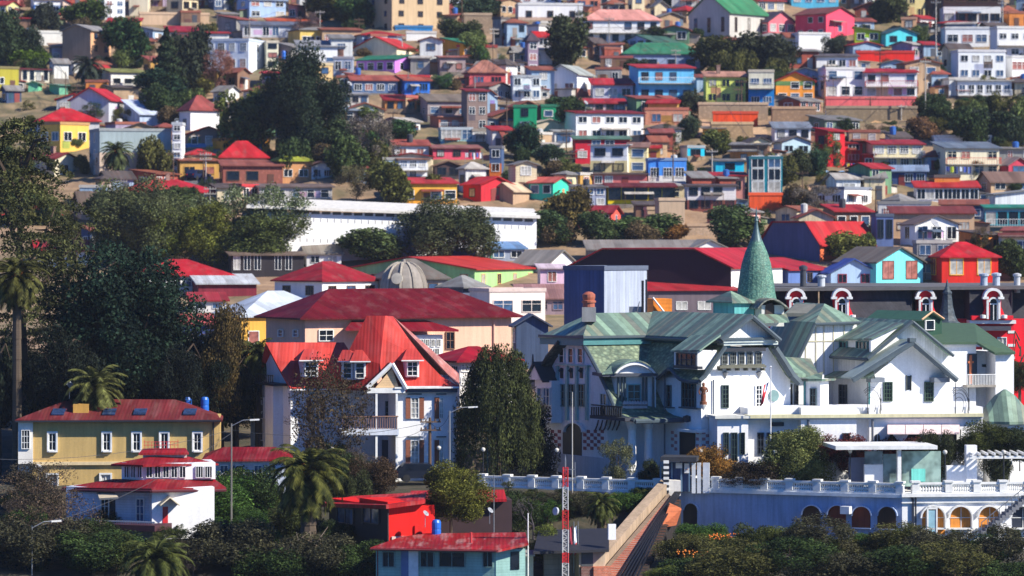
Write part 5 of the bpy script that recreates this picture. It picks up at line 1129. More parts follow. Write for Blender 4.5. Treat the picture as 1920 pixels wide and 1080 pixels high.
# brick base and dark roof beside the lower track
Fk=Fac(1090,264,12)
t=thing('track_shed','low shed with a black sheet roof and wire mesh front beside the funicular','shed',Fk.pt(1090,1090))
m=MB(); Fk.rect(m,1086,1031,1135,1110,0,4); m.build('wall',wall((206,186,160),'plaster',.8),t)
m=MB(); m.slab([Fk.pt(1000,1034,.8),Fk.pt(1142,1030,.8),Fk.pt(1142,990,-6),Fk.pt(1010,994,-6)],.2); m.build('roof',plain((34,34,42),.7),t)
m=MB(); Fk.rect(m,1020,1036,1086,1110,-1.5,.3); m.build('rear_wall',wall((150,140,128),'plank',.8),t)
m=MB(); Fk.rect(m,1090,1036,1112,1062,.05,.04); m.build('mesh_window',plain((70,74,76),.6),t)
m=MB(); Fk.rect(m,1090,1063,1113,1110,.4,.4); m.mi=1; Fk.rect(m,1113.2,1063,1146,1110,.6,.6); m.build('brick_base',[wall((110,60,52),'brick',.5),wall((190,104,72),'brick',.5)],t)
m=MB(); Fk.rect(m,1141,983,1155,1012,.8,.3); solo(m,'notice_board',WHITE,'small white board standing by the funicular parapet','board')
# lattice mast with dish
mp=PX(1060,1092,262); k=262/FPX; t=thing('radio_mast','red and white banded lattice radio mast with a small drum antenna','mast',mp); hh=(1092-876)*k
bands=[0,.17,.26,.46,.63,.83,1.0]
for i in range(6):
    m=MB(); z0,z1=hh*bands[i],hh*bands[i+1]
    w=.22-.05*bands[i]
    for sx_,sy_ in((-1,-1),(1,-1),(1,1),(-1,1)): m.tube((sx_*w,sy_*w,z0),(sx_*w,sy_*w,z1),.05,None,5)
    nn=6
    for j in range(nn):
        za=z0+(z1-z0)*j/nn; zb_=z0+(z1-z0)*(j+1)/nn; sg=1 if j%2 else -1
        m.tube((-w*sg,-w,za),(w*sg,-w,zb_),.028,None,4); m.tube((-w,-w*sg,za),(-w,w*sg,zb_),.028,None,4); m.tube((w,-w*sg,za),(w,w*sg,zb_),.028,None,4); m.tube((-w*sg,w,za),(w*sg,w,zb_),.028,None,4); m.tube((-w,-w,zb_-.01),(w,-w,zb_-.01),.028,None,4)
    m.build('mast_section',plain((206,46,48),.5) if i%2==1 else plain((196,194,192),.5),t,world=False)
m=MB(); m.lathe([(.05,0),(.06,.5),(.02,.9)],(0,0,hh),6); m.box(-.1,.75,-.03,.03,hh-.2,hh-.14); m.box(-.1,.75,-.03,.03,hh-1.0,hh-.94); m.tube((.72,0,hh-1.2),(.72,0,hh+.4),.03); m.build('antenna_arm',STEEL,t,world=False)
m=MB(); m.lathe([(.03,-.1),(.3,-.08),(.3,.06),(.03,.08)],(0,0,0),16); o=m.build('drum_antenna',plain((190,192,196),.5),t,world=False); o.location=(-.72,-.2,hh*.62); o.rotation_euler=(math.radians(82),0,-.9)
# flags
def flag(label,P,w,h,red_low=True,lean=.2):
    m=MB(); n=8; rows=[]
    for j in range(6):
        rows.append([P+Vector((w*i/n+lean*h*j/5*-.3, .12*math.sin(i*1.3+j*.7), -h*j/5-.08*i*i/n*.4)) for i in range(n+1)])
    for j in range(5):
        for i in range(n):
            m.mi=(2 if j>=3 else (0 if i<3 else 1)); m.prism([rows[j][i],rows[j][i+1],rows[j+1][i+1],rows[j+1][i]],(0,.02,0))
    return solo(m,'flag',[plain((50,74,160),.7),plain((226,226,228),.7),plain((206,44,58),.7)],label,'flag','flags')
t=thing('flagpole','white flagpole on the terrace in front of the palace gable','flagpole',PX(1445,905,291)); m=MB(); m.tube((0,0,-.4),(0,0,(905-690)*291/FPX),.07,.04,8); m.lathe([(.02,0),(.1,.1),(.02,.2)],(0,0,(905-690)*291/FPX),8); m.build('shaft',WTRIM,t,world=False)
m=MB(); P=PX(1443,716,290.9)
rows=[[P+Vector((-.05-.42*s_-.12*j*(1-s_)*.3-.06*j,.1*math.sin(j+s_*3),-.36*j-.25*s_)) for s_ in(0,.33,.66,1)] for j in range(6)]
for j in range(5):
    for i in range(3): m.mi=(2 if j>=2 or i==2 else (0 if i<1 else 1)); m.prism([rows[j][i],rows[j][i+1],rows[j+1][i+1],rows[j+1][i]],(0,.03,0))
solo(m,'flag',[plain((50,74,160),.7),plain((226,226,228),.7),plain((210,40,56),.7)],'limp red, white and blue flag on the terrace flagpole','flag','flags')
t=thing('flagpole','thin pale mast standing by the left terrace balustrade','flagpole',PX(1073,920,290)); m=MB(); m.tube((0,0,-.4),(0,0,(920-735)*290/FPX),.06,.035,8); m.build('shaft',plain((190,186,176),.5),t,world=False)
for u,lab,cs in((1075,'drooping dark red flag beside the radio mast',((150,40,60),(150,40,60),(170,44,56))),(1083,'drooping white and red flag beside the radio mast',((220,226,232),(226,228,230),(200,60,60)))):
    P=PX(u,985,265); t=thing('flagpole','slim pole carrying the %s'%lab,'flagpole',PX(u+1,1062,265)); m=MB(); m.tube((0,0,-.5),(0,0,(1062-978)*265/FPX),.04,.03,6); m.build('shaft',STEEL,t,world=False)
    m=MB(); rows=[[P+Vector((-.06-.2*s_,.08*math.sin(j+s_*3),-.42*j-.2*s_)) for s_ in(0,.5,1)] for j in range(6)]
    for j in range(5):
        for i in range(2): m.mi=2 if j>2 else i; m.prism([rows[j][i],rows[j][i+1],rows[j+1][i+1],rows[j+1][i]],(0,.03,0))
    solo(m,'flag',[plain(c,.7) for c in cs],lab,'flag','flags')
# globe lamps
GLOBE=plain((206,202,192),.3)
for u,vt,vb,Y,lab in((1044,846,893,294,'globe lamp before the shaded palace doorway'),(1314,848,912,290.6,'globe lamp beside the orange shrub at the gate'),(1453,850,915,288.5,'globe lamp in front of the olive tree on the terrace'),(1594,848,915,285.5,'globe lamp left of the glass garden room'),(1772,850,915,284.5,'globe lamp right of the glass garden room'),(1882,850,915,284.8,'globe lamp on the terrace before the pergola'),(823,842,905,296,'globe lamp in front of the brown shutters of the white house'),(906,845,900,296,'globe lamp by the picket fence under the willow'),(622,843,900,297,'globe lamp under the bare tree before the white house')):
    s=FPX/Y; t=thing('street_lamp',lab,'lamp',PX(u,vb,Y),0,'globe lamps'); h=(vb-vt)/s
    m=MB(); m.lathe([(.14,-.3),(.14,.25),(.06,.35),(.05,h-.2),(.12,h-.12)],(0,0,0),8); m.build('post',IRON,t,world=False)
    m=MB(); m.lathe([(.05,-.1),(.14,-.02),(.19,.1),(.15,.22),(.04,.28)],(0,0,h),12); m.build('globe',GLOBE,t,world=False)
# ------------------------------------------------------------------ white house with the steep red roof
RR=roofm((232,82,72),'x',.06,.5,.1); RR_SHADE=roofm((184,54,52),'x',.08,.5,.05)  # second red is a darker copy with the left slope's shade in it
hs=thing('villa','white two storey house with a steep coral red roof, dormers and brown shutters','house',PX(680,893,303)); FA=Fac(752,299.5,10); FE=Fac(545,303.5,12); FLs=Fac(545,303.5,-68)
m=MB(); FA.rect(m,745,724,856,915,0,9); m.build('right_wing',WHITE,hs)
m=MB(); FE.rect(m,545,724,702,915,0,8); FLs.poly(m,[(470,915),(545,915),(545,722),(498,645),(470,722)],0.02,3); m.build('left_wing',WHITE,hs)
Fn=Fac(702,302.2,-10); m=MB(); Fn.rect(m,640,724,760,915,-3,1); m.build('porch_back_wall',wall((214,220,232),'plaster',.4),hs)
# roofs: left wing, tower pyramid, right skirt, gablet
n1=-FE.n
a=[FE.pt(498,642,-4.2),FE.pt(645,642,-4.2)]; b=[FE.pt(545,728,.6),FE.pt(705,728,.6)]; mid=[FE.pt(523,690,-1.2),FE.pt(675,690,-1.2)]
m=MB(); m.grid([a,mid,b],.2); m.slab([a[0],a[1],a[1]+n1*7-Vector((0,0,5)),a[0]+n1*7-Vector((0,0,5))],.15); m.build('left_roof',RR,hs)
T0=[PX(688,592,307.5),PX(722,592,307.2),PX(737,593,309),PX(700,593,310)]
M1=PX(650,665,303.8); M2=PX(712,682,301.6); M3=PX(795,672,302.5)
E1=PX(632,728,302.2); E2=PX(705,728,300.2); E3=PX(862,725,300.2); M2b=PX(722,690,301.3); E2b=PX(735,728,299.6)
m=MB(); m.grid([[T0[0],T0[1]],[PX(668,630,305.6),PX(717,635,304.4)],[M1,M2],[E1,E2]],.18); m.build('tower_roof',RR_SHADE,hs)
m=MB(); m.grid([[T0[1],T0[2]],[PX(717.2,635,304.4),PX(764,632,305.6)],[M2+Vector((.01,0,0)),M3],[PX(716,706,300.6),PX(828,706,301.2)],[E2b,E3]],.18); m.build('tower_roof',RR,hs)
m=MB(); m.slab(T0,.2); bk=PX(860,700,315); m.slab([T0[2],T0[3],PX(640,690,316),bk],.2); m.slab([T0[2],bk,E3],.15); m.build('tower_top',roofm((190,120,110),'x',.2,.5,.5),hs)
m=MB(); FA.rect(m,740,725.5,861,728.5,.8,.5); FE.rect(m,543,728.8,704,731.5,.75,.4); m.build('gutter',WTRIM,hs)
m=MB(); FA.rect(m,745,729,858,736,.55,.6); m.build('eave_soffit',plain((60,70,84),.7),hs)  # dark strip added below the gutter, coloured as the eave's shade
FGb=Fac(700,298.6,8); g0=FGb.pt(688,727,.2); g1=FGb.pt(735,682,.2); g2=FGb.pt(762,730,.2); ng=-FGb.n
m=MB(); m.slab([g0,g1,g1+ng*6,g0+ng*4],.16); m.slab([g1,g2,g2+ng*2,g1+ng*6],.16); m.build('gablet_roof',RR_SHADE,hs)
m=MB(); FGb.poly(m,[(704,727),(748,727),(735,690)],0,.4); m.build('gablet',wall((232,196,150),'board',.4),hs)
m=MB(); m.path([g0,g1,g2],.2,None,5); FGb.rect(m,688,727.5,760,737,.15,.5); m.build('bargeboard',WTRIM,hs)
def dormer(F,par,u0,u1,v0,v1,back,nx=2):
    m=MB(); F.rect(m,u0,v0,u1,v1,0,back); d_=m.build('dormer',wall((226,226,226),'board',.3),par)
    w=win(F,par,u0+2.5,v0+3,u1-2.5,v1-2,nx,3,WTRIM,GLASS,1.4)
    q=[F.pt(u0-8,v0,.6),F.pt(u1+9,v0-.5,.6)]; bq=-F.n*back; tp=[F.pt(u0+2,v0-21,-back*.75),F.pt(u1-6,v0-21,-back*.75)]
    m=MB(); m.slab([q[0],q[1],tp[1],tp[0]],.1); m.slab([q[0],tp[0],q[0]+bq],.1); m.slab([q[1],tp[1],q[1]+bq],.1); m.build('dormer_roof',RR,d_)
    m=MB(); F.rect(m,u0-8,v0,u1+9,v0+2.2,.62,.3); m.build('dormer_eave',WTRIM,d_)
dormer(Fac(570,302.6,12),hs,569,597,675,707,3.2); dormer(Fac(760,300.2,10),hs,761,786,675,707,3.4); dormer(Fac(640,302.2,-25),hs,640,662,677,712,2.6,1); dormer(Fac(664,301.4,4),hs,664,686,677,712,2.6,1)
SHUT=wall((140,86,66),'board',.4)
def shut(F,par,u0,u1,v0,v1,both=True):
    w=win(F,par,u0,v0,u1,v1,2,4,WTRIM,CURT,1.6)
    for a_,b_ in((u0-9,u0-.5),(u1+.5,u1+9))[:2 if both else 1]: m=MB(); F.rect(m,a_,v0,b_,v1,.16,.1); m.build('shutter',SHUT,w)
    m=MB(); F.rect(m,u0-5,v0-7,u1+5,v0-5,.3,.3); m.build('hood',plain((80,88,100),.6),w)
shut(FA,hs,770,786,745,785); shut(FA,hs,770,786,825,870); shut(FA,hs,824,832,745,785,False); shut(FA,hs,824,832,825,870,False)
shut(FE,hs,584,600,745,785); shut(FE,hs,582,598,825,860)
win(FLs,hs,484,745,494,785,2,3,WTRIM,GBLUE,1.2,.05); win(FLs,hs,484,825,494,850,2,2,WTRIM,GBLUE,1.2,.05)
m=MB(); FLs.rect(m,497,722,512,915,.9,1); m.build('chimney_breast',WHITE,hs); m=MB(); FLs.rect(m,478,718,512,722,1.4,1.4)
for i in range(9): FLs.rect(m,478+i*4,703,479.2+i*4,718,1.35,.05)
FLs.rect(m,478,702,512,703.5,1.38,.1); m.build('side_balcony',IRON,hs)
for u in(704,742): m=MB(); FGb.rect(m,u,737,u+4,912,.1,.22); m.build('porch_post',WTRIM,hs)
m=MB(); FGb.rect(m,640,805,748,816,.2,4); pb=m.build('porch_floor',wall((206,212,224),'plaster',.4),hs)
m=MB()
for i in range(24): FGb.rect(m,642+i*4.4,782,643.4+i*4.4,805,.15,.05)
FGb.rect(m,640,780,747,782,.2,.12); m.build('railing',plain((140,106,90),.7),pb)
win(Fn,hs,722,752,733,785,1,3,plain((96,110,130),.5),GLASS,1.3,-2.98)
m=MB(); Fn.rect(m,716,825,738,895,-2.95,.05); m.build('door',plain((56,64,84),.5),hs)
# picket fence and car
t=thing('picket_fence','grey wooden board fence right of the white house','fence',PX(880,905,300)); Ff=Fac(854,299.8,4)
m=MB()
for i in range(30): Ff.rect(m,854+i*2.4,852+RND.uniform(-1,1),856+i*2.4,905,0,.06)
m.build('boards',wall((150,132,112),'vplank',.8),t)
t=thing('iron_fence','black iron railing with spikes under the willow','fence',PX(920,905,300))
m=MB()
for i in range(17): Ff.rect(m,894+i*2.7,856,894.9+i*2.7,905,0,.05)
Ff.rect(m,893,862,940,863.2,.03,.05); Ff.rect(m,893,896,940,897.2,.03,.05); m.build('bars',IRON,t)
def car(label,P,rz,c):
    t=thing('parked_car',label,'car',P,rz,'parked cars')
    pf=[(-2.1,.35),(2.1,.35),(2.15,.8),(1.9,.98),(1.15,1.05),(.6,1.55),(-1.5,1.6),(-2.05,1.0)]
    m=MB(); m.prism([(x,-.85,z) for x,z in pf],(0,1.7,0)); b=m.build('body',plain(c,.25,.2),t,world=False)
    for x0,x1 in((-1.4,-.35),(-.25,.75)): m=MB(); m.prism([(x0,-.87,1.02),(x1,-.87,1.02),(min(x1,.5),-.87,1.48),(x0+.05,-.87,1.5)],(0,.01,0)); m.build('side_window',GLASS,t,world=False)
    m=MB(); m.prism([(1.16,-.72,1.06),(1.16,.72,1.06),(.63,.66,1.54),(.63,-.66,1.54)],(.02,0,.02)); m.build('windscreen',GLASS,t,world=False)
    for x in(-1.35,1.35):
        for y in(-.86,.7):
            m=MB(); m.lathe([(.18,-.01),(.33,0),(.33,.16),(.18,.17)],(0,0,0),14); w=m.build('wheel',plain((28,28,30),.8),t,world=False); w.location=(x,y+.16,.33); w.rotation_euler=(math.pi/2,0,0)
    for y in(-.7,.5): m=MB(); m.box(-2.16,-2.08,y,y+.2,.75,.95); m.build('tail_light',plain((190,30,30),.3),t,world=False)
car('dark car parked under the brown shutters of the white house',PX(790,903,296.5),.15,(36,40,52))
car('yellow green car parked on the road beside the grey block',PX(358,318,gy(318)),1.2,(190,206,40))
car('dark blue car on the shaded road below the blue house',PX(372,338,gy(338)),1.0,(40,52,86))
# ------------------------------------------------------------------ ochre building on the left
yb=thing('ochre_building','long ochre two storey building with white framed windows and a dull red hipped roof','building',PX(220,925,296)); FO=Fac(62,296,4)
m=MB(); FO.rect(m,60,786,412,945,0,9); m.build('wall',wall((198,168,108),'plaster',.4),yb)
m=MB(); FO.rect(m,34,790,61.5,870,.3,3); FO.rect(m,34,872,61,945,-.4,2); m.build('corner_bay',wall((232,228,218),'plaster',.3),yb)
rd=roofm((132,52,56),'x',.3,.6,.1)
a=[FO.pt(28,787,.8),FO.pt(416,787,.8)]; t0=PX(130,748,301); t1=PX(328,749,302); bk=[PX(60,775,311),PX(420,775,313)]
m=MB(); m.slab([a[0],a[1],t1,t0],.2); m.slab([a[1],bk[1],t1],.2); m.slab([bk[1],bk[0],t0,t1],.2); rf=m.build('roof',rd,yb)
m=MB(); m.slab([bk[0],a[0],t0],.2); m.build('roof_end',plain((140,142,140),.6),yb)
m=MB(); FO.rect(m,28,788,414,791,.85,.4); m.build('gutter',DARK,yb)
m=MB(); FO.rect(m,60,866,240,872,.25,.25); m.build('string_course',wall((226,204,160),'plaster',.4),yb)
for u in(98,200,256,308,370): win(FO,yb,u-7,812,u+7,845,2,2,WTRIM,GLASS,1.5,.02,'window',(3,WTRIM,.22))
for u in(98,198): win(FO,yb,u-9,890,u+9,918,2,2,WTRIM,CURT,1.5,.02,'window',(3,WTRIM,.22))
win(FO,yb,40,806,56,842,3,3,WTRIM,GLASS,1.2,.32); m=MB(); FO.rect(m,42,885,58,935,-.35,.04); m.build('door',plain((40,36,36),.5),yb)
for i,u in enumerate((104,200,258,352)):
    q=[a[0]+(a[1]-a[0])*((u-12-28)/388.),a[0]+(a[1]-a[0])*((u+12-28)/388.)]; up=(t0-a[0]); up=Vector((0,up.y,up.z)); o_=Vector((0,0,.03))
    m=MB(); m.prism([q[0]+up*.2+o_,q[1]+up*.2+o_,q[1]+up*.47+o_,q[0]+up*.47+o_],(0,-.03,.1)); m.build('roof_light',glassm((52,72,110),'glass_roof',.1),rf)
m=MB(); FO.rect(m,137,758,166,779,-1.2,1.4); m.build('chimney',wall((206,160,80),'plaster',.5),rf)
m=MB(); m.tube(FO.pt(400,791,.12),FO.pt(400,900,.12),.07); m.build('downpipe',DARK,yb)
# ------------------------------------------------------------------ white villa with red tiered roofs
vl=thing('villa','white villa with three stacked red roofs, a glazed upper band and a balcony','house',PX(270,995,276)); FV=Fac(285,274.2,14); FVl=Fac(285,274.2,-20)
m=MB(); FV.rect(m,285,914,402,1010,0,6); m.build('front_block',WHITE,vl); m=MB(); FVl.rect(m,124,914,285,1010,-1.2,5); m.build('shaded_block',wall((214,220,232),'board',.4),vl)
c0=PX(116,914,278.6); c1=PX(284,916,273.2); c2=PX(424,914,276.4); u0=PX(212,898,279.5); u1=PX(290,898,277.4); u2=PX(402,898,279.8)
m=MB(); m.slab([c0,c1,u1,u0],.2); m.slab([c1,c2,u2,u1],.2); m.build('lower_roof',roofm((164,36,44),'x',.2,.5),vl)
m=MB(); m.tube(c0-Vector((0,0,.22)),c1-Vector((0,0,.22)),.12); m.tube(c1-Vector((0,0,.22)),c2-Vector((0,0,.22)),.12); m.build('gutter',plain((86,30,40),.6),vl)
FU=Fac(268,277.6,10); FUl=Fac(268,277.6,-35)
m=MB(); FU.rect(m,268,868,404,899,0,4); FUl.rect(m,228,868,268,899,0,2.5); m.build('upper_band',WHITE,vl)
for i in range(5): win(FU,vl,274+i*15.6,874,286+i*15.6,896,2,1,WTRIM,GLASS,1,.03)
for i in range(2): win(FU,vl,367+i*17,874,381+i*17,896,3,1,WTRIM,GLASS,1,.03)
for i in range(3): win(FUl,vl,232+i*12,874,242+i*12,896,2,1,WTRIM,GLASS,1,.03)
k0=PX(208,870,278.9); k1=PX(268,872,276.6); k2=PX(410,869,279.2); k3=PX(280,856,280); k4=PX(352,856,281)
m=MB(); m.slab([k0,k1,k3],.15); m.slab([k1,k2,k4,k3],.15); m.build('middle_roof',roofm((170,38,46),'x',.2,.5),vl)
FQ=Fac(268,280.2,6); m=MB(); FQ.rect(m,268,849,350,858,0,3); m.build('lantern',wall((226,222,214),'vplank',.5),vl)
m=MB(); m.slab([FQ.pt(260,850,.6),FQ.pt(354,849,.6),FQ.pt(348,840,-1.5),FQ.pt(268,841,-1.5)],.15); m.build('top_roof',roofm((176,38,48),'x',.2,.5),vl)
m=MB()
for i in range(10): FQ.rect(m,270+i*7,824+((i%9)!=0)*4,271+i*7,841,-.8,.05)
FQ.rect(m,269,828,335,829,-.78,.06); FQ.rect(m,269,834,335,835,-.78,.06); m.build('roof_railing',plain((200,60,56),.6),vl)
m=MB(); FVl.rect(m,98,983,290,994,2.2,3.2); bl=m.build('balcony',plain((72,38,46),.6),vl)
m=MB()
for i in range(58): FVl.rect(m,99+i*3.3,962+16,99.9+i*3.3,983,2.15,.04)
FVl.rect(m,98,975.5,290,978,2.2,.1); m.build('railing',plain((170,174,186),.5),bl)
for u in(196,262): win(FVl,vl,u-8,935,u+8,978,2,3,WTRIM,GBLUE if u>200 else GLASS,1.5,-1.18)
m=MB(); FVl.rect(m,192,930,216,990,-1.17,.04); m.build('door',plain((34,34,40),.5),vl)
m=MB(); m.slab([FVl.pt(186,934,.8),FVl.pt(222,932,.8),FVl.pt(212,920,-1.2),FVl.pt(182,922,-1.2)],.15); m.build('door_canopy',plain((206,190,160),.6),vl)
p=[FV.pt(301,946,1.2),FV.pt(319,931,1.2),FV.pt(337,946,1.2)]; nn=-FV.n
m=MB(); m.slab([p[0],p[1],p[1]+nn*1.2,p[0]+nn*1.2],.12); m.slab([p[1],p[2],p[2]+nn*1.2,p[1]+nn*1.2],.12); m.build('porch_roof',plain((214,200,170),.6),vl)
m=MB(); FV.rect(m,305,950,315,985,.05,.04); m.build('red_door',plain((196,36,40),.5),vl,label='bright red door under the little porch')
m=MB(); FVl.rect(m,128,995,286,1050,-1.4,4); m.build('basement',wall((70,62,66),'stone',.6),vl)
# neighbour with dark red roof
nh=thing('house','small white house with a dark red hipped roof behind the lamp pole','house',PX(460,905,290)); FN=Fac(400,287,6)
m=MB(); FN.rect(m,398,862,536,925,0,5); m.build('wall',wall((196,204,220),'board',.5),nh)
m=MB(); e=[FN.pt(378,862,.7),FN.pt(548,861,.7)]; f=[PX(420,838,291),PX(516,838,292)]; b_=[PX(385,850,296),PX(550,850,297)]; m.slab([e[0],e[1],f[1],f[0]],.16); m.slab([b_[0],e[0],f[0]],.16); m.slab([e[1],b_[1],f[1]],.16); m.slab([b_[1],b_[0],f[0],f[1]],.16); m.build('roof',roofm((150,30,42),'x',.2,.5),nh)
for u in(420,450,484,510): win(FN,nh,u-8,872,u+8,905,2,2,WTRIM,GBLUE,1.4)
# ------------------------------------------------------------------ red cabin and mint house in the foreground
rc_=thing('cabin','bright red flat roofed cabin with one shaded glazed side above the mint house','house',PX(760,1000,270)); FX=Fac(727,268.2,28); FXl=Fac(727,268.2,-62)
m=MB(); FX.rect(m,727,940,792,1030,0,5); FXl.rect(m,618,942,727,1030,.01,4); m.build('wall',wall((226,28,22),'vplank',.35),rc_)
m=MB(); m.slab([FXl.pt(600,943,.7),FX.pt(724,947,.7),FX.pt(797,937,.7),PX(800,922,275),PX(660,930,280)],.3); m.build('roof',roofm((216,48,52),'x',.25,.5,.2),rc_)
m=MB(); FXl.rect(m,617,946,727,1030,.12,.1); m.build('side_cladding_shade',plain((36,28,32),.7),rc_)
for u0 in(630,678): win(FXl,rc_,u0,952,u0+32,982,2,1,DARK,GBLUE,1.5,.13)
m=MB(); FX.rect(m,735,1005,792,1024,.15,.14); m.build('plinth',wall((220,190,180),'plaster',.5),rc_)
m=MB(); FX.rect(m,778,985,800,1006,.2,.2); m.build('step_wall',wall((206,30,26),'plaster',.3),rc_)
c2_=thing('cabin','second red roofed cabin behind the round bush, mostly in shade','house',PX(870,960,276)); F2=Fac(800,276,5)
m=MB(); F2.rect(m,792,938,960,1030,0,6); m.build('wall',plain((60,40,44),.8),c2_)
m=MB(); m.slab([F2.pt(770,938,.8),F2.pt(950,936,.8),F2.pt(945,918,-4),F2.pt(770,920,-4)],.2); m.build('roof',roofm((196,44,52),'x',.3,.5,.2),c2_)
mh=thing('cottage','mint green cottage with a patched red sheet roof at the bottom edge','house',PX(830,1085,262)); FMt=Fac(930,258,24); FMl=Fac(930,258,-16)
m=MB(); FMl.rect(m,705,1030,930,1120,0,4); FMt.rect(m,930,1030,985,1120,0.02,5); m.build('wall',wall((150,190,182),'board',.5),mh)
m=MB(); m.slab([FMl.pt(694,1027,.9),FMl.pt(934,1031,.9),FMt.pt(991,1018,.8),PX(985,998,267),PX(800,1000,269),PX(752,1006,268)],.18); m.build('roof',roofm((180,38,44),'x',.4,.7,.4),mh)
m=MB(); m.tube(FMl.pt(694,1030,.95),FMl.pt(932,1034,.95),.08); m.tube(FMl.pt(708,1032,.15),FMl.pt(708,1110,.15),.05); m.build('gutter',plain((120,50,50),.5),mh)
for u0,u1 in((716,740),(787,814),(822,872),(904,924)): win(FMl,mh,u0,1034,u1,1064,2,1,wall((120,150,150),'plaster',.4),GLASS,1.6)
m=MB(); FMl.rect(m,766,1030,784,1105,.15,.1); d=m.build('open_door',plain((226,226,228),.5),mh); m=MB(); FMl.rect(m,752,1030,766,1105,.1,.08); m.build('door_panel',plain((96,116,158),.5),d)
m=MB(); FMt.rect(m,958,1034,974,1068,.08,.06); m.build('window',GLASS,mh)
m=MB(); m.tube(PX(883,1026,262),PX(883,998,262),.1); m.build('flue',plain((196,60,60),.5),mh)
# ------------------------------------------------------------------ long pink building
pk=H('long salmon pink building under a vast burgundy hipped roof with a white glazed gallery',497,572,970,600,690,547,'hip',(246,186,160),(118,22,36),(0,0),(0,0),Y=337,name='pink_building',cat='building',r=2.4,rust=.1,o=.9,grime=.3)[0]
FK=Fac(572,336.2,8)
kx=math.radians(0)
th_=pk.rotation_euler[2]; FK=Fac(572,337,math.degrees(th_)); FKl=Fac(572,337,math.degrees(th_)-90)
win(FK,pk,598,618,626,640,2,2,WTRIM,GLASS,1.6,.02); win(FK,pk,836,622,853,655,2,2,plain((120,84,64),.6),GLASS,1.6,.02)
for u0 in(520,548): win(FKl,pk,u0,618,u0+10,632,1,2,WTRIM,GBLUE,1.2,.02)
m=MB(); FK.rect(m,772,628,830,672,1.6,1.6); ga=m.build('gallery',WHITE,pk)
for i in range(5): win(FK,pk,775+i*11,636,783+i*11,650,2,1,WTRIM,GLASS,1,1.62)
for i in range(4): win(FK,pk,776+i*13,653,785+i*13,665,2,1,WTRIM,GLASS,1,1.62)
m=MB(); m.slab([FK.pt(648,616,2.4),FK.pt(860,618,2.4),FK.pt(800,601,.1),FK.pt(660,601,.1)],.2); m.build('porch_roof',roofm((150,24,44),'x',.1),pk)
m=MB(); m.tube(FK.pt(926,602,.12),FK.pt(926,690,.12),.08); m.build('downpipe',plain((214,170,150),.6),pk)
m=MB(); q=FK.pt(830,578,-5.2); m.prism([q,q+Vector((1,0,0)),q+Vector((1,.8,.35)),q+Vector((0,.8,.35))],(0,0,.25)); m.build('roof_light',GLASS,pk)
H('small white house with rows of little windows and a burgundy roof',812,862,962,680,730,655,'hip',(240,228,220),(176,26,46),(2,4),(1,3),Y=318,o=.8,ww=1.0)
# ------------------------------------------------------------------ black mansard building with red and white trim
mb_=thing('mansard_building','dark slate mansard building with red and white arched dormers','building',PX(1690,780,327)); FZ=Fac(1450,328,3)
SL=wall((66,66,72),'vplank',.7); REDW=wall((226,36,52),'plaster',.25)
def Z(d): return d
m=MB(); FZ.rect(m,1448,598,1925,790,0,9); m.build('wall',REDW,mb_)
def mans(u0,u1,d,nm='mansard'):
    m=MB(); m.grid([[FZ.pt(u0,537,d-1.3),FZ.pt(u1,537,d-1.3)],[FZ.pt(u0,560,d-1.1),FZ.pt(u1,560,d-1.1)],[FZ.pt(u0,590,d+.1),FZ.pt(u1,590,d+.1)],[FZ.pt(u0,600,d+.5),FZ.pt(u1,600,d+.5)]],.3); 
    a_=[FZ.pt(u0,540,d-1.3),FZ.pt(u0,600,d+.2)]; m.prism([a_[0],a_[1],a_[1]-FZ.n*3,a_[0]-FZ.n*3],(.05,0,0)); a_=[FZ.pt(u1,540,d-1.3),FZ.pt(u1,600,d+.2)]; m.prism([a_[0],a_[1],a_[1]-FZ.n*3,a_[0]-FZ.n*3],(-.05,0,0))
    return m.build(nm,SL,mb_)
mans(1446,1534,-.8); mans(1545,1710,.5); mans(1710,1812,-1.6); mans(1818,1898,1.2); mans(1898,1960,-1.5)
m=MB(); m.slab([FZ.pt(1446,540,.3),FZ.pt(1960,536,.3),PX(1960,530,341),PX(1446,531,341)],.3); m.build('flat_roof',plain((96,94,94),.8),mb_)
m=MB(); FZ.rect(m,1545,600.5,1712,606,1.0,1.2); FZ.rect(m,1818,600.5,1905,607,1.8,1.6); FZ.rect(m,1448,600.5,1544,606,-.2,.8); m.build('cornice',WTRIM,mb_)
m=MB(); FZ.rect(m,1822,592,1900,600,2.0,1.2); m.build('cornice_band',REDW,mb_)
m=MB(); FZ.rect(m,1828,607.2,1902,790,1.3,1.3); pv_=m.build('pavilion_wall',REDW,mb_)
m=MB()
for v in(620,645,668,690): FZ.rect(m,1890,v,1903,v+5,1.35,.06); FZ.rect(m,1827,v,1838,v+5,1.35,.06)
m.build('quoins',WTRIM,pv_)
win(FZ,mb_,1842,632,1856,665,2,2,WTRIM,GLASS,1.5,1.32); win(FZ,mb_,1870,632,1888,665,2,2,WTRIM,CURT,1.5,1.32)
m=MB(); FZ.rect(m,1836,612,1896,620,2.4,1.2); m.build('hood',plain((70,70,80),.6),pv_)
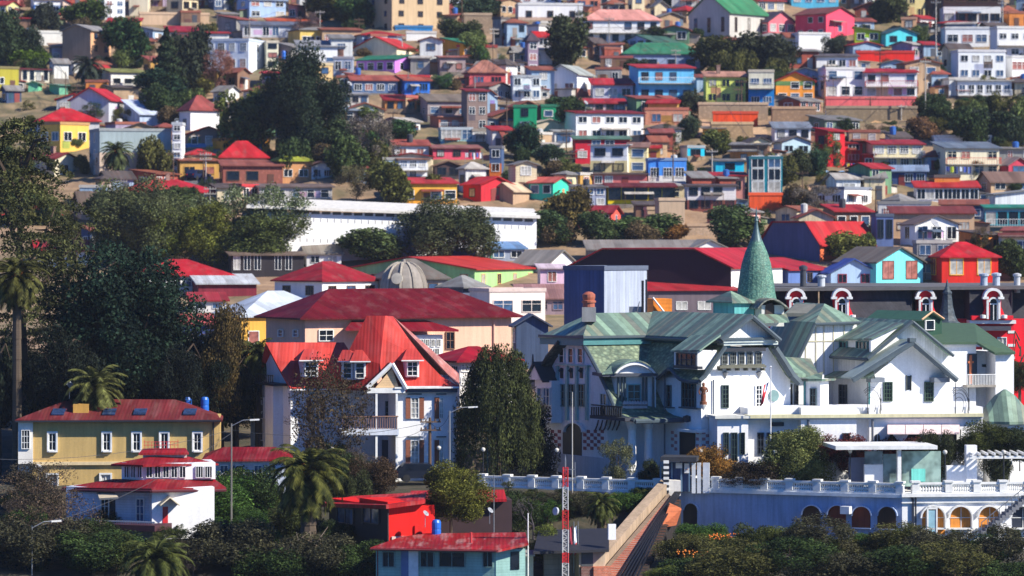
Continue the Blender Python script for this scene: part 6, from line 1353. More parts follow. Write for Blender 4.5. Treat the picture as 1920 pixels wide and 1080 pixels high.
def zd(u,d,th=0):
    m=MB(); FZ.rect(m,u-14,556,u+14,600,d,2); FZ.poly(m,[(u-25,600),(u-14,600),(u-14,575)],d-.05,.4); FZ.poly(m,[(u+14,600),(u+25,600),(u+14,575)],d-.05,.4); dz_=m.build('dormer',REDW,mb_)
    m=MB(); o=[];i_=[]
    for k_ in range(11):
        t_=math.pi*k_/10; o.append((u-18*math.cos(t_),557-17*math.sin(t_))); i_.append((u-13*math.cos(t_),557-12*math.sin(t_)))
    for k_ in range(10): FZ.poly(m,[o[k_],o[k_+1],i_[k_+1],i_[k_]],d+.4,.9)
    FZ.rect(m,u-20,556.5,u-9,561,d+.45,.6); FZ.rect(m,u+9,556.5,u+20,561,d+.45,.6)
    for x in(u-13,u+9): FZ.rect(m,x,562,x+4,598,d+.25,.25)
    o=arch(FZ,u-9,557,u+9,600); i_=arch(FZ,u-6.5,560,u+6.5,600)
    for k_ in range(1,len(o)-1): FZ.poly(m,[o[k_],o[k_+1],i_[k_+1],i_[k_]],d+.2,.18)
    FZ.rect(m,u-.8,570,u+.8,600,d+.12,.1); FZ.rect(m,u-6.5,569,u+6.5,571,d+.12,.1)
    for x in(u-20,u+20): m.lathe([(.02,-.05),(.27,-.03),(.27,.27),(.02,.3)],FZ.pt(x,596,d+.15),10)
    m.build('white_trim',WTRIM,dz_); m=MB(); FZ.poly(m,i_,d+.05,.04); m.build('arched_window',GLASS,dz_)
    m=MB(); FZ.poly(m,[(u-16,557)]+[(u-16*math.cos(math.pi*k_/8),556-15*math.sin(math.pi*k_/8)) for k_ in range(9)]+[(u+16,557)],d-.1,3); m.build('dormer_top',REDW,dz_)
zd(1493,.1); zd(1579,1.2); zd(1736,-.2); zd(1863,2.0)
q=PX(1776,604,325.5); k=325.5/FPX
m=MB(); m.lathe([(26*k,-2*k),(20*k,2*k),(15*k,12*k),(11*k,30*k),(8*k,52*k),(9*k,53*k),(9*k,56*k),(6*k,60*k),(3.5*k,66*k),(.8*k,80*k)],q,8); m.build('turret_spire',shingle((60,74,84),(84,98,106),3),mb_)
# vents on the flat roof
for u,v0,v1,r,c in((1506,497,533,.3,(70,72,78)),(1540,515,535,.35,(196,200,204)),(1845,512,535,.35,(176,186,200)),(1868,511,536,.35,(186,194,206)),(1907,512,537,.3,(200,200,200))):
    t=thing('roof_vent','%s vent pipe on the flat slate roof %s'%({1506:'tall dark grey',1540:'short white capped',1845:'pale blue left',1868:'pale blue right',1907:'whitish'}[u],{1506:'nearest the copper spire',1540:'beside the light blue gable',1845:'of a close pair',1868:'of a close pair',1907:'at the right edge'}[u]),'vent',PX(u,v1,332),0,'roof vents'); h=(v1-v0)*332/FPX
    m=MB(); m.lathe([(r,-.6),(r,h*.75)],(0,0,0),12); m.build('pipe',plain(c,.5,.2),t,world=False); m=MB(); m.lathe([(r*1.35,h*.755),(r*1.35,h*.92),(r*.4,h)],(0,0,0),12); m.build('cowl',plain(c,.5,.2),t,world=False)
# ------------------------------------------------------------------ old prison and dome
FPn=Fac(1010,477,20); ps=thing('prison_block','very long blank white prison block with a row of dark vents under a pale roof','prison',FPn.pt(780,460))
m=MB(); FPn.rect(m,500,399,1006,490,0,12); m.build('wall',wall((246,246,244),'plaster',.08),ps)
m=MB(); m.slab([FPn.pt(462,385,.9),FPn.pt(1013,405,.9),FPn.pt(1000,391,-6),FPn.pt(490,370,-6)],.35); m.slab([FPn.pt(490,370,-6),FPn.pt(1000,391,-6),FPn.pt(1000,398,-13),FPn.pt(480,380,-13)],.35); m.build('roof',plain((206,203,196),.8),ps)
m=MB()
for i in range(26):
    u=484+i*20; v=392+ (u-480)*.0365; FPn.rect(m,u,v,u+15.5,v+5.5,.05,.04)
m.build('vent_row',plain((84,84,80),.7),ps)
m=MB()
for i in range(40):
    u=486+i*12.8; v=405+(u-480)*.036
    for dv in(0,38): FPn.rect(m,u,v+dv,u+1.6,v+dv+7,.06,.05)
m.build('slit_windows',plain((196,194,190),.7),ps)
m=MB(); FPn.rect(m,755,425,777,480,3,3); m.build('buttress',wall((206,214,232),'plaster',.4),ps)
dq=PX(757,552,378); k=378/FPX; dmt=thing('dome','grey ribbed dome with a round eye window and a stub lantern','dome',dq)
m=MB(); m.lathe([(44*k,-20*k),(44*k,2*k)]+[(43*k*math.cos(t_)**.8,4*k+56*k*math.sin(t_)) for t_ in [i*.17 for i in range(9)]]+[(4*k,61*k),(3*k,66*k)],(0,0,0),20); m.build('shell',plain((138,130,122),.7),dmt,world=False)
m=MB()
for i in range(10):
    a_=i*math.pi/5+.2; m.path([(44*k*math.cos(t_)**.8*math.cos(a_),44*k*math.cos(t_)**.8*math.sin(a_),4*k+57*k*math.sin(t_)) for t_ in [j*.17 for j in range(9)]],.14,None,4)
m.build('ribs',plain((176,166,150),.7),dmt,world=False)
m=MB(); m.lathe([(.28,-.12),(.62,-.1),(.62,.14),(.28,.16)],(0,0,0),14); o=m.build('eye_window',plain((190,182,166),.6),dmt,world=False); o.location=(-11*k,-40*k,30*k); o.rotation_euler=(math.radians(78),0,-.2)
m=MB(); m.lathe([(.02,-.02),(.34,0),(.02,.03)],(0,0,0),12); o=m.build('eye_pane',GLASS,dmt,world=False); o.location=(-11*k,-41.5*k,30*k); o.rotation_euler=(math.radians(78),0,-.2)
# orange container and dark frame behind the green roof
Fq=Fac(1226,345,12); t=thing('orange_container','orange ribbed container with a slanting strut behind the green roof','container',Fq.pt(1243,600))
m=MB(); Fq.rect(m,1225,560,1260,606,0,3); m.build('box',wall((236,140,50),'plank',.4),t); m=MB(); m.tube(Fq.pt(1224,558,.3),Fq.pt(1249,590,.3),.1); m.build('strut',WTRIM,t)
t=thing('steel_stack','pair of thin black stacks with braces behind the green roof','stack',PX(1205,600,342)); m=MB(); m.tube((0,0,-1),(0,0,(600-526)*342/FPX),.13); m.tube((.35,0,-1),(.35,0,(600-524)*342/FPX),.1); m.build('pipes',DARK,t,world=False); m=MB(); m.path([(-1.6,0,-.5),(-.7,0,.8),(0,0,-.2)],.06); m.path([(-.9,0,-.5),(-.3,0,1.8)],.05); m.box(-1.3,-.1,.2,.6,-.5,1.3); m.build('brace',STEEL,t,world=False)
# garden gate pillars etc. at bottom left
for u,v0,v1,lab in((1018,1030,1100,'whitewashed shed wall with a sagging awning at the bottom edge'),):
    F_=Fac(960,264,10); m=MB(); F_.rect(m,958,1036,1000,1110,0,3); m.mi=1; m.slab([F_.pt(945,1041,1.6),F_.pt(1003,1040,1.6),F_.pt(1003,1031,-1),F_.pt(950,1031,-1)],.12); solo(m,'shed',[wall((220,216,200),'plaster',.6),plain((150,146,140),.7)],lab,'shed')
# ------------------------------------------------------------------ trees and shrubs
DG=(50,62,40); OL=(86,92,44); MG=(66,84,46); GY=(84,82,70)
GT='trees among the hillside houses'
def TT(*a,**k): k.setdefault('group',GT); return tree(*a,**k)
# hillside
TT('large dark tree mass at the upper left edge',20,122,95,70,'broad',DG)
TT('second dark tree right of the upper left tree mass',52,118,60,50,'broad',(56,66,52))
TT('bright green low bush tree under the upper left trees',58,126,30,60,'shrub',(84,104,36),name='bush',cat='bush')
TT('dark tree between the striped white house and the pink cottage',88,60,52,46,'broad',(52,56,46))
TT('olive green bushy tree left of the white tower house',158,52,48,76,'broad',(70,86,40))
TT('tall dark green tree right of the peach apartment block',238,124,86,70,'broad',(48,70,40))
TT('dark conifer standing left of the blue white block',312,190,135,62,'cone',DG)
TT('big dark tree in front of the brick brown house',348,182,120,70,'broad',(50,56,42))
TT('low dark green tree below the dark conifer',300,192,60,86,'broad',(46,66,48))
bare('reddish bare tree in front of the blue white block',408,182,84,60,c=(134,94,82),seed=3,leaf=(136,94,78),group=GT)
TT('small olive tree right of the reddish bare tree',378,182,42,46,'broad',(104,98,46))
TT('olive green tree left of the great dark tree',465,285,112,96,'broad',(78,84,42))
TT('great dark evergreen towering in the upper middle left',572,300,196,140,'big',(44,58,44),c2=(52,66,46),var=0)
TT('dark bushy tree at the right foot of the great evergreen',628,300,70,90,'broad',(58,70,44))
TT('olive tree at the top edge above the orange roofs',612,40,60,84,'broad',(82,84,40))
TT('green tree left of the tall beige block',668,50,56,60,'broad',(62,86,44))
bare('grey leafless tree beside the long whitish row house',578,74,46,52,c=(112,92,96),seed=4,leaf=(110,92,92),group=GT)
bare('grey leafless thicket below the great evergreen on the right',700,330,110,90,c=(104,92,88),seed=5,leaf=(98,90,80),group=GT)
TT('mid green tree in the gully below the great evergreen',648,345,85,66,'broad',(70,84,46))
TT('green bushy tree beside the house with magenta curtains',700,300,60,52,'broad',(58,84,42))
TT('olive green tree left of the amber yellow house',730,388,80,70,'broad',(90,92,46))
bare('bare brown tree below the olive green roof house',668,384,70,70,c=(104,88,80),seed=6,leaf=(96,90,64),group=GT)
TT('dark bush at the foot of the timber scaffold',745,270,42,70,'broad',(56,80,46))
TT('dark tree right of the tall beige block',868,84,44,70,'broad',(64,72,42))
TT('dark trees at the top above the stone wall',890,40,46,80,'broad',(58,74,54))
TT('small green tree right of the orange house',905,116,30,26,'broad',(70,96,48))
TT('small green tree beside the bright blue shack',830,168,28,34,'broad',(60,88,50))
TT('big dark tree in front of the white cottage',1062,128,92,72,'broad',(58,64,40))
TT('dark tree behind the emerald houses',1062,214,30,80,'broad',(60,82,48))
TT('dark green tree left of the pale block hut',980,300,62,62,'broad',(44,66,46))
TT('dark trees below the pale block hut',1036,322,48,64,'broad',(56,72,52))
TT('round dark tree in front of the grey gabled hall',1350,138,66,88,'broad',(64,66,36))
TT('second round dark tree right of the grey gabled hall',1440,140,72,100,'broad',(54,58,42))
TT('small dark tree beside the long green hipped roof',1196,146,34,40,'broad',(56,66,44))
TT('small dark tree under the long green hipped roof',1286,124,24,50,'broad',(64,72,44))
TT('dark bush between the plain white block and the stilt house',1566,104,36,42,'broad',(58,66,52))
TT('umbrella shaped tree at the top right',1664,48,56,66,'broad',(70,76,44))
TT('shrubby tree below the sky blue house',1296,218,44,44,'broad',(64,70,52))
TT('dark shrub tree above the small orange hut',1292,262,40,44,'broad',(66,78,56))
TT('olive shrub tree right of the small orange hut',1345,290,44,46,'broad',(92,98,50))
TT('dark green shrub tree right of the teal block',1492,340,56,52,'broad',(66,72,44))
TT('dark shrub below the tall scarlet house',1532,334,50,40,'broad',(56,80,54))
TT('green shrub below the long glazed veranda',1812,212,26,34,'broad',(52,82,44))
TT('dark shrub on the slope under the glazed veranda',1766,244,48,60,'broad',(62,76,44))
TT('dark tree on the slope near the right edge',1834,262,52,72,'broad',(58,64,54))
TT('second dark tree on the slope at the right edge',1896,272,60,66,'broad',(54,66,46))
TT('reddish brown shrub above the cream terrace house',1730,262,40,60,'broad',(112,84,58))
TT('brown autumn tree left of the coral red cottage',1060,440,80,76,'broad',(92,80,42))
TT('dark green tree in front of the coral red cottage',1030,458,60,80,'broad',(62,78,46))
TT('bushy dark tree under the coral red cottage',1122,458,58,80,'broad',(62,76,44))
TT('low green trees left of the tan concrete wall',1205,452,46,110,'broad',(72,88,48))
TT('rusty brown shrub at the foot of the tan concrete wall',1262,452,30,60,'shrub',(128,92,48),name='bush',cat='bush')
TT('green tree mass behind the copper spire',1380,460,70,110,'broad',(64,78,44))
TT('olive hedge tree in front of the red roof of the slate hall',1590,490,50,90,'broad',(92,94,44))
bare('grey bare thicket left of the white cottage',1528,402,52,70,c=(124,108,98),seed=2,leaf=(112,104,92),group=GT)
TT('dark tree at the right edge beside the red house',1896,524,70,62,'broad',(64,74,40))
TT('dark bush right of the palace rear wing',1912,740,60,46,'fine',(58,62,40),Y=312)
# trees round the prison
TT('large grey green tree left of the garden trees',258,498,150,150,'big',(88,92,62),c2=(96,104,66),var=1)
TT('yellow green tree in the garden belt',305,500,112,110,'fine',(96,106,44))
TT('olive green dense tree in front of the prison trees',382,500,112,108,'fine',(94,98,40))
TT('airy tree with thin leaves at the left end of the prison',438,492,136,130,'loose',(96,104,74))
TT('second airy tree against the white prison wall',522,490,138,118,'loose',(88,98,66))
TT('dark green tree below the two airy trees',490,502,92,150,'fine',(74,82,42))
TT('broad tree standing before the white prison wall, right of the middle',842,492,112,150,'big',(76,84,56),c2=(92,98,62),var=2)
TT('smaller rounded tree before the white prison wall',698,492,60,110,'broad',(76,88,52))
TT('little tree at the left foot of the white prison wall',735,486,44,40,'broad',(84,96,60))
TT('soft green tree behind the yellow green tree',345,470,84,110,'fine',(84,94,54))
HH('house with a bright red roof half hidden behind the cedar',-30,-10,112,404,430,386,'sx',(220,214,206),(206,44,56),(1,5))
HH('white house with a low red roof between the cedar and the garden trees',60,70,172,470,500,452,'gx',(226,222,216),(196,48,56),(1,4))
TT('dark tree beside the brown slate roof',205,424,60,80,'broad',(58,66,42))
TT('dark tree behind the low red hipped roof',318,402,46,100,'broad',(70,80,46))
# left foreground
TT('huge layered cedar at the left edge',40,800,570,300,'cedar',(66,70,42),c2=(88,90,52),Y=317,name='cedar_tree',base=.27,var=0)
TT('second layered cedar behind the tall palm',118,780,370,150,'cedar',(70,74,48),c2=(90,92,56),Y=323,name='cedar_tree',base=.25,var=1)
TT('huge round dark pine on the left',242,812,326,232,'big',(30,46,38),c2=(42,62,46),Y=312,name='pine_tree',base=.27,var=1)
TT('dark tree under the round pine on its left',120,820,190,130,'fine',(30,36,28),Y=304)
TT('dark tree under the round pine on its right',345,800,140,100,'fine',(30,36,30),Y=306)
TT('tall brown green tree beside the blue shaded wall',415,800,216,80,'fine',(78,70,42),Y=309,c2=(104,86,50))
TT('dark green tree left of the white house with dormers',445,800,120,70,'fine',(36,42,32),Y=310)
palm('tall fan of a date palm at the left edge before the cedar',32,520,70,890,Y=303,c=(70,70,34),trunk_w=.42,fruit=True,skirt=True,seed=2,fr=70)
palm('palm standing before the grey block in the upper left',219,286,40,348,c=(72,80,48),fruit=True,seed=3)
palm('dark palm above the long white house with the olive roof',165,124,40,166,c=(48,56,46),seed=4)
palm('low spreading palm behind the ochre building',178,728,72,800,Y=300,c=(84,86,46),seed=5)
palm('palm half hidden left of the coral red roof',486,665,56,760,Y=311,c=(74,78,40),seed=6)
palm('big date palm in the foreground before the white house',578,888,92,1030,Y=268,c=(64,70,30),c2=(92,92,42),trunk_w=.62,skirt=True,fruit=True,seed=7,fr=74)
palm('palm cut by the bottom edge on the left',292,1052,82,1130,Y=261,c=(66,74,34),c2=(90,96,48),trunk_w=.55,seed=8,fr=64)
palm('young palm in the dark garden left of the funicular',1128,946,44,1000,Y=280,c=(66,74,34),seed=9)
palm('small palm on the slope below the white cottage',1566,398,20,415,c=(84,88,44),seed=10)
bare('wide bare tree before the white house with dormers',612,900,215,170,Y=296,c=(66,56,48),seed=7,leaf=(66,56,40))
TT('weeping willow like pepper tree between the white house and the palace',935,900,236,150,'willow',(60,68,40),c2=(78,84,46),Y=300,name='pepper_tree',base=.04)
TT('dark lower foliage tree at the palace left corner',990,895,130,90,'fine',(40,44,32),Y=302)
TT('round clipped bush tree in front of the second red cabin',846,985,110,116,'fine',(92,96,40),Y=272,c2=(112,112,48))
# garden shrubs near the palace
GS='garden shrubs of the palace'
def SH(label,u,vb,h,w,c,Y,c2=None,kind='shrub'):
    kind={'shrub':'bushy','broad':'fine'}.get(kind,kind); return tree(label,u,vb,h,w,kind,c,c2,Y,'shrub','shrub',GS)
SH('orange brown flowering shrub beside the gate',1328,905,66,92,(140,108,54),291.5,(156,112,54))
SH('silvery olive tree on the terrace before the palace',1492,916,108,110,(106,114,66),289.5,(120,126,72),'broad')
SH('dark crimson bougainvillea left of the garden room',1578,880,60,84,(70,40,36),292,(122,50,48))
SH('dark shrub under the olive tree',1420,912,44,110,(50,42,34),289.5)
SH('dark hedge below the pink awnings',1700,880,56,120,(60,44,34),293,(104,48,44))
SH('dark green creeper bush right of the garden room',1760,905,90,64,(48,54,32),290)
SH('tall dark hedge tree before the octagonal pavilion',1850,870,74,110,(50,60,32),292,(84,90,44),'broad')
SH('second dark hedge tree at the right edge before the pavilion',1912,870,64,80,(46,54,32),292,None,'broad')
SH('small lemon tree beside the porch columns',1160,905,78,60,(92,98,72),294.5,(118,120,84),'loose')
SH('round dark shrub by the funicular gate',1222,912,46,44,(50,58,36),292)
SH('dark shrub hanging on the pergola',1872,905,46,60,(46,52,32),289.5)
SH('dark green shrub under the bare tree',690,925,60,90,(66,52,38),290)
SH('thicket right of the big date palm',660,940,46,70,(58,64,38),283)
# slope shrubs
GB='shrubs on the slope below the terrace'
rr=random.Random(5)
lab=['olive brown','dark green','grey brown','yellowish green','bright green']; cols=[((80,82,46),(98,96,52)),((50,66,36),(66,84,42)),((66,66,50),(80,78,56)),((86,98,44),(108,116,54)),((62,92,40),(76,104,46))]
spots=[(1290,1062,70,84,0,'beside the lower funicular rails'),(1318,1018,34,70,4,'below the first dark arch'),(1345,1035,60,110,3,'under the blue shaded wall'),(1415,1045,72,120,1,'below the blank stretch of wall'),(1470,1030,66,100,3,'left of the row of dark arches'),(1545,1060,90,120,2,'below the two left dark arches'),(1600,1040,66,110,0,'below the middle dark arch'),(1650,1030,50,80,4,'below the last dark arch'),(1700,1050,80,120,0,'at the corner of the white arcade'),(1760,1070,90,130,2,'below the glazed arcade door'),(1830,1060,76,120,1,'below the second orange arch'),(1890,1075,90,120,2,'at the lower right corner'),(1300,1098,60,100,1,'at the bottom edge near the rails'),(1380,1100,80,140,0,'at the bottom edge under the blank wall'),(1480,1100,76,140,1,'at the bottom edge left of the middle bushes'),(1580,1105,80,140,2,'at the bottom edge in the middle of the thicket'),(1680,1105,76,140,1,'at the bottom edge below the arcade corner'),(1790,1108,76,140,0,'at the bottom edge right of the thicket'),(1900,1112,70,130,1,'in the very lower right corner'),(1246,1104,40,60,3,'low beside the black rails')]
for i,(u,v,h,w,k,wh) in enumerate(spots):
    tree('%s shrub %s'%(lab[k],wh),u,v,max(26,min(h,v-((994,984,1008,1002)[i%4] if u>1320 else 965)))*(.8+.4*(i%3)/2),w*1.2,('bushy','fine','loose')[i%3] if v>1030 else 'bushy',cols[k][0],cols[k][1],gy(v) if v<1078 else 262-(v-1078)*.09,'shrub','shrub',GB)
spots=[(400,985,90,150,4,'below the white villa, to its right'),(470,960,80,110,1,'left of the big date palm'),(352,960,66,80,1,'in front of the little red door'),(440,1060,80,150,2,'in the dark bottom left slope'),(180,1070,70,150,1,'under the villa balcony'),(80,1060,80,140,2,'in the lower left corner'),(660,1080,60,110,1,'left of the mint cottage'),(600,1075,70,130,2,'at the foot of the big date palm'),(530,1100,70,130,1,'at the bottom edge beside the date palm'),(470,918,46,80,3,'below the dark red neighbour roof'),(930,990,70,90,2,'right of the round bush tree'),(965,960,66,90,0,'below the left balustrade'),(1030,955,50,90,2,'behind the radio mast'),(1170,962,36,60,4,'left of the funicular parapet'),(1092,960,40,60,2,'behind the young palm'),(1030,1060,70,60,3,'with yellowish leaves beside the mast'),(1205,935,30,40,3,'at the top of the funicular parapet')]
for i,(u,v,h,w,k,wh) in enumerate(spots):
    tree('%s shrub %s'%(lab[k],wh),u,v,min(h,max(20,min(v,1075)-926)) if u>880 else h,w*1.2,'bushy',cols[k][0],cols[k][1],gy(min(v,1075)),'shrub','shrub','shrubs in the lower gardens')
rl=random.Random(44); sn=['dark green','olive green','grey brown','leafy green']; sc_=[((44,56,32),(58,72,38)),((62,70,36),(78,86,42)),((66,62,52),(78,72,58)),((60,88,40),(74,100,46))]
for (u0,u1,v0,v1,n,wh) in((-10,120,905,1075,12,'in the lower left garden'),(120,470,1010,1080,14,'under the white villa'),(400,560,900,1060,14,'left of the big date palm'),(620,700,900,1075,8,'right of the big date palm'),(430,760,905,935,7,'at the foot of the white house with dormers'),(900,1100,915,1000,12,'in the dark garden below the left balustrade'),(1330,1910,1004,1085,22,'on the slope under the terrace wall')):
    for i in range(n):
        u=rl.uniform(u0,u1); v=rl.uniform(v0,v1); k=rl.choice([0,0,1,2,3] if u<1200 else [0,1,1,3,2]); h=min(rl.uniform(34,74),max(18,v-926) if u>880 else 99) if u<1200 else rl.uniform(20,max(24,min(70,v-rl.uniform(980,1012))))
        if k==2 and i%2: bare('leafless %s thicket %s'%(sn[k],wh),u,v,h*.9,h*1.3,gy(min(v,1078)),(92,80,76),i%9,(84,74,66),'thicket','leafless thickets %s'%wh); continue
        tree('low %s shrub %s'%(sn[k],wh),u,v,h,h*rl.uniform(.9,1.5),rl.choice(['bushy','bushy','loose','fine']),sc_[k][0],sc_[k][1],gy(min(v,1078)),'shrub','shrub','low %s shrubs %s'%(sn[k],wh))
for i in range(26):
    u=rl.uniform(-20,500); Y=rl.uniform(304,345)
    if 90<u<400 and Y<306: continue
    k=rl.choice([0,0,1]); tree('dark garden tree behind the ochre building',u,800,rl.uniform(90,170),rl.uniform(60,110),rl.choice(['fine','broad']),[(30,38,28),(40,48,30)][k],None,Y,'broadleaf_tree','tree','dark garden trees behind the ochre building')
bare('bare brown tree before the white villa',95,1010,130,150,Y=271,c=(92,74,66),seed=8,leaf=(86,72,58))
bare('thin bare tree behind the radio mast',1000,1000,110,110,Y=279,c=(78,70,72),seed=9)
for (u0,u1,v0,v1,n,c,w) in((1330,1400,1000,1012,60,(226,120,30),'patch of orange flowers below the blank shaded wall'),(1265,1330,1030,1046,34,(226,130,36),'patch of orange flowers beside the funicular rails')):
    m=MB(); rf_=random.Random(n)
    for i in range(n):
        u=rf_.uniform(u0,u1); v=rf_.uniform(v0,v1); m.lathe([(.02,-.06),(.08,0),(.02,.06)],PX(u,v,gy(min(1076,v+26))-2.0 if u>1200 else 260.5),4)
    o=solo(m,'flowers',plain(c,.7),w,'flowers',None,'stuff')
m=MB(); rr2=random.Random(3)
for i in range(60):
    p=PX(568+rr2.uniform(-40,45),1060+rr2.uniform(-40,20),266); q=p+Vector((rr2.gauss(0,.7),rr2.gauss(0,.3),rr2.uniform(.2,1.4))); m.tube(p,q,.05,.02,4)
solo(m,'brushwood',plain((150,132,112),.9),'grey heap of dead fronds at the foot of the big date palm','brushwood')
# ------------------------------------------------------------------ retaining walls, earth cuts on the hill
EARTH=wall((196,160,122),'stone',.8)
def rwall(label,u0,u1,v0,v1,c,k='plaster',d=1.5,Y=None): HH(label,u0-3,u0,u1,v0,v1,None,'flat',c,c,(0,0),D=d,name='retaining_wall',cat='wall',k=k,Y=Y)
rwall('tan concrete retaining wall with small holes above the green trees',1236,1284,376,440,(206,178,148),d=5)
rwall('lower tan concrete retaining wall left of the tall one',1214,1240,393,430,(196,168,140),d=4)
rwall('tan wall below the vivid orange red fence',1334,1412,233,262,(200,168,128),'stone')
rwall('stone wall on the bend of the upper road',870,922,28,64,(176,152,126),'stone')
rwall('pale earth coloured wall below the plain cream house',262,392,26,46,(206,176,146))
rwall('tan wall under the lime yellow house',1310,1440,196,224,(190,164,136),'stone')
rwall('orange red low barrier at the foot of the teal block',1405,1475,366,392,(236,90,44),'vplank',.6)
rwall('whitewashed wall above the peach apartment block',62,118,61,80,(222,220,212))
rwall('tan wall under the orange house with the green gable',1448,1530,204,236,(186,150,118),'stone')
rwall('brick ledge wall with white pickets behind the copper spire',1288,1342,424,440,(190,160,130),'brick')
RES=[(1690,1770,190,255),(1800,1920,192,268),(1560,1700,318,345),(1210,1300,330,345)]
def earth(label,pts,Yv,c):
    RES.append((min(p[0] for p in pts),max(p[0] for p in pts),min(p[1] for p in pts),max(p[1] for p in pts)))
    m=MB(); q=[PX(u,v,gy(v)+.2) for u,v in pts]; m.prism(q,(0,2.5,-.6)); solo(m,'earth_bank',EARTH if c is None else wall(c,'plaster',.9),label,'earth bank')
earth('bare tan earth slope below the stone wall',[(1612,262),(1690,262),(1700,236),(1640,226),(1612,240)],0,(206,164,118))
earth('bare pinkish earth cut below the green shrubs',[(1486,372),(1560,380),(1548,334),(1510,322),(1488,340)],0,(206,166,136))
earth('red brown earth patch under the glazed veranda',[(1816,216),(1890,214),(1884,194),(1826,194)],0,(168,100,70))
earth('second tan earth slope beside the pole right of the terrace houses',[(1700,248),(1742,244),(1738,206),(1708,208)],0,(196,158,118))
earth('pale earth bank with loose stones below the lime yellow house',[(1300,262),(1440,258),(1436,238),(1306,240)],0,(206,170,130))
earth('tan earth path beside the dark stairs',[(1776,240),(1808,232),(1808,196),(1780,194)],0,(206,176,142))
earth('earth terrace left of the vivid orange fence',[(1292,236),(1336,236),(1336,204),(1296,206)],0,(196,160,128))
# ------------------------------------------------------------------ poles, lamps, cables, dishes
for i,(u,vt,vb,wh,l) in enumerate([(1755,-6,132,'tall twin pole at the upper right stairway',0),(1642,352,398,'pole in front of the white cottage',0),(1042,296,334,'pole left of the sunflower yellow house',0),(1070,284,350,'lamp pole beside the crimson house',1),(963,94,150,'white pole by the violet tower',0),(950,184,262,'lamp pole on the dark stairway',-1),(926,52,100,'pole beside the upper road',0),(866,-6,56,'pole left of the stone wall',0),(600,20,74,'pole at the long whitish row house',0),(673,34,66,'lamp pole left of the tall beige block',0),(754,66,104,'pole before the cream gable house',0),(641,286,330,'lamp pole under the great evergreen',-1),(386,286,348,'concrete pole by the pointed red roof',0),(1632,182,222,'pole at the stone wall corner',0),(1690,196,226,'thin pole before the salmon pink wall',0),(1545,140,218,'pole at the white terrace house corner',0),(1735,112,232,'pole right of the white terrace houses',0),(1390,150,208,'pole before the lime yellow house',0),(1880,-4,60,'pole at the top right corner',0),(1262,270,352,'thin pole before the blue sheeting house',0),(1335,280,330,'pole left of the turquoise stilts cabin',0),(1650,92,136,'pole beside the stilt house deck',0)]):
    pole(wh,u,vt,vb,arms=1 if i%3 else 2,lamp=l,c=(WOODP if i%2 else plain((176,170,160),.8)),r=.12)
rp=random.Random(9); PP=[]
for i in range(34):
    u=rp.uniform(20,1900); v=rp.uniform(40,440); h=rp.uniform(46,78)*(gy(440)/gy(v))**.5
    if 540<u<1020 and v>370: continue
    PP.append((u,v,h)); pole('weathered pole standing between the hillside houses',u,v-h,v,arms=rp.choice([0,1,1,2]),r=.1,c=rp.choice([WOODP,plain((150,144,136),.8)]),group='weathered poles on the hill')
PP.sort()
for (u,v,h),(u2,v2,h2) in list(zip(PP,PP[1:]))+list(zip(PP,PP[3:])):
    if abs(u-u2)<260 and abs(v-v2)<170: wire([PX(u,v-h+4,gy(v)),PX(u2,v2-h2+4,gy(v2))],'thin cable hanging between two poles on the hill',r=.028,sag=rp.uniform(.5,1.3))
pole('dark utility pole with a transformer before the brown shutters',806,783,905,Y=297,r=.16,arms=2,c=WOODP)
pole('slim grey lamp pole at the right corner of the white house',843,770,905,Y=296.5,r=.1,arms=0,lamp=1.2,c=STEEL,name='street_lamp',cat='lamp')
pole('pale concrete lamp pole right of the white villa',434,794,975,Y=279,r=.08,arms=0,lamp=1.1,c=plain((112,110,106),.8))
pole('curved neck lamp pole before the white villa',60,985,1100,Y=266,r=.05,arms=0,lamp=1.1,c=STEEL,name='street_lamp',cat='lamp')
pole('steel double lamp before the willow fence',914,800,905,Y=298,r=.08,arms=1,c=plain((50,80,84),.5),name='street_lamp',cat='lamp')
pole('white post at the bottom beside the mint cottage',990,962,1040,Y=262,r=.06,arms=0,c=WTRIM)
pole('thin post behind the round bush tree',926,890,1000,Y=273,r=.05,arms=0,c=STEEL)
for a_,b_,w in (((806,790,297),(843,776,296.5),'cable from the dark pole to the lamp pole'),((806,792,297),(434,806,279),'long cable from the dark pole to the concrete pole'),((434,806,279),(-40,860,262),'cable from the concrete pole to the left edge'),((434,812,279),(80,984,268),'low cable before the white villa'),((806,796,297),(704,808,299),'service cable to the white house balcony'),((1755,10,gy(132)),(1642,360,gy(398)),'cable down the upper right slope'),((1755,14,gy(132)),(1880,8,gy(60)),'cable at the upper right corner'),((1390,154,gy(208)),(1545,144,gy(218)),'cable before the orange gable house'),((1070,290,gy(350)),(1262,276,gy(352)),'cable above the white over cream house'),((1735,118,gy(232)),(1545,146,gy(218)),'cable before the white terrace houses')):
    wire([PX(*a_),PX(*b_)],w,r=.02 if a_[2]<320 else .03,sag=.8)
for u,v,Y,r,w in((1752,436,gy(462)-.6,.75,'large grey dish on the white chalet wall'),(130,742,299.5,.4,'pale dish on the ochre building roof'),(797,982,267.6,.26,'round dish beside the bright red cabin'),(918,976,271.5,.26,'white dish in the shaded yard behind the round bush'),(72,898,294.5,.4,'grey dish on the corner of the ochre building'),(1098,203,gy(264)-.3,.4,'small dish on the long white two storey house'),(655,168,gy(198)+.5,.5,'white dish on the low greyish house')):
    dish(w,PX(u,v,Y),r)
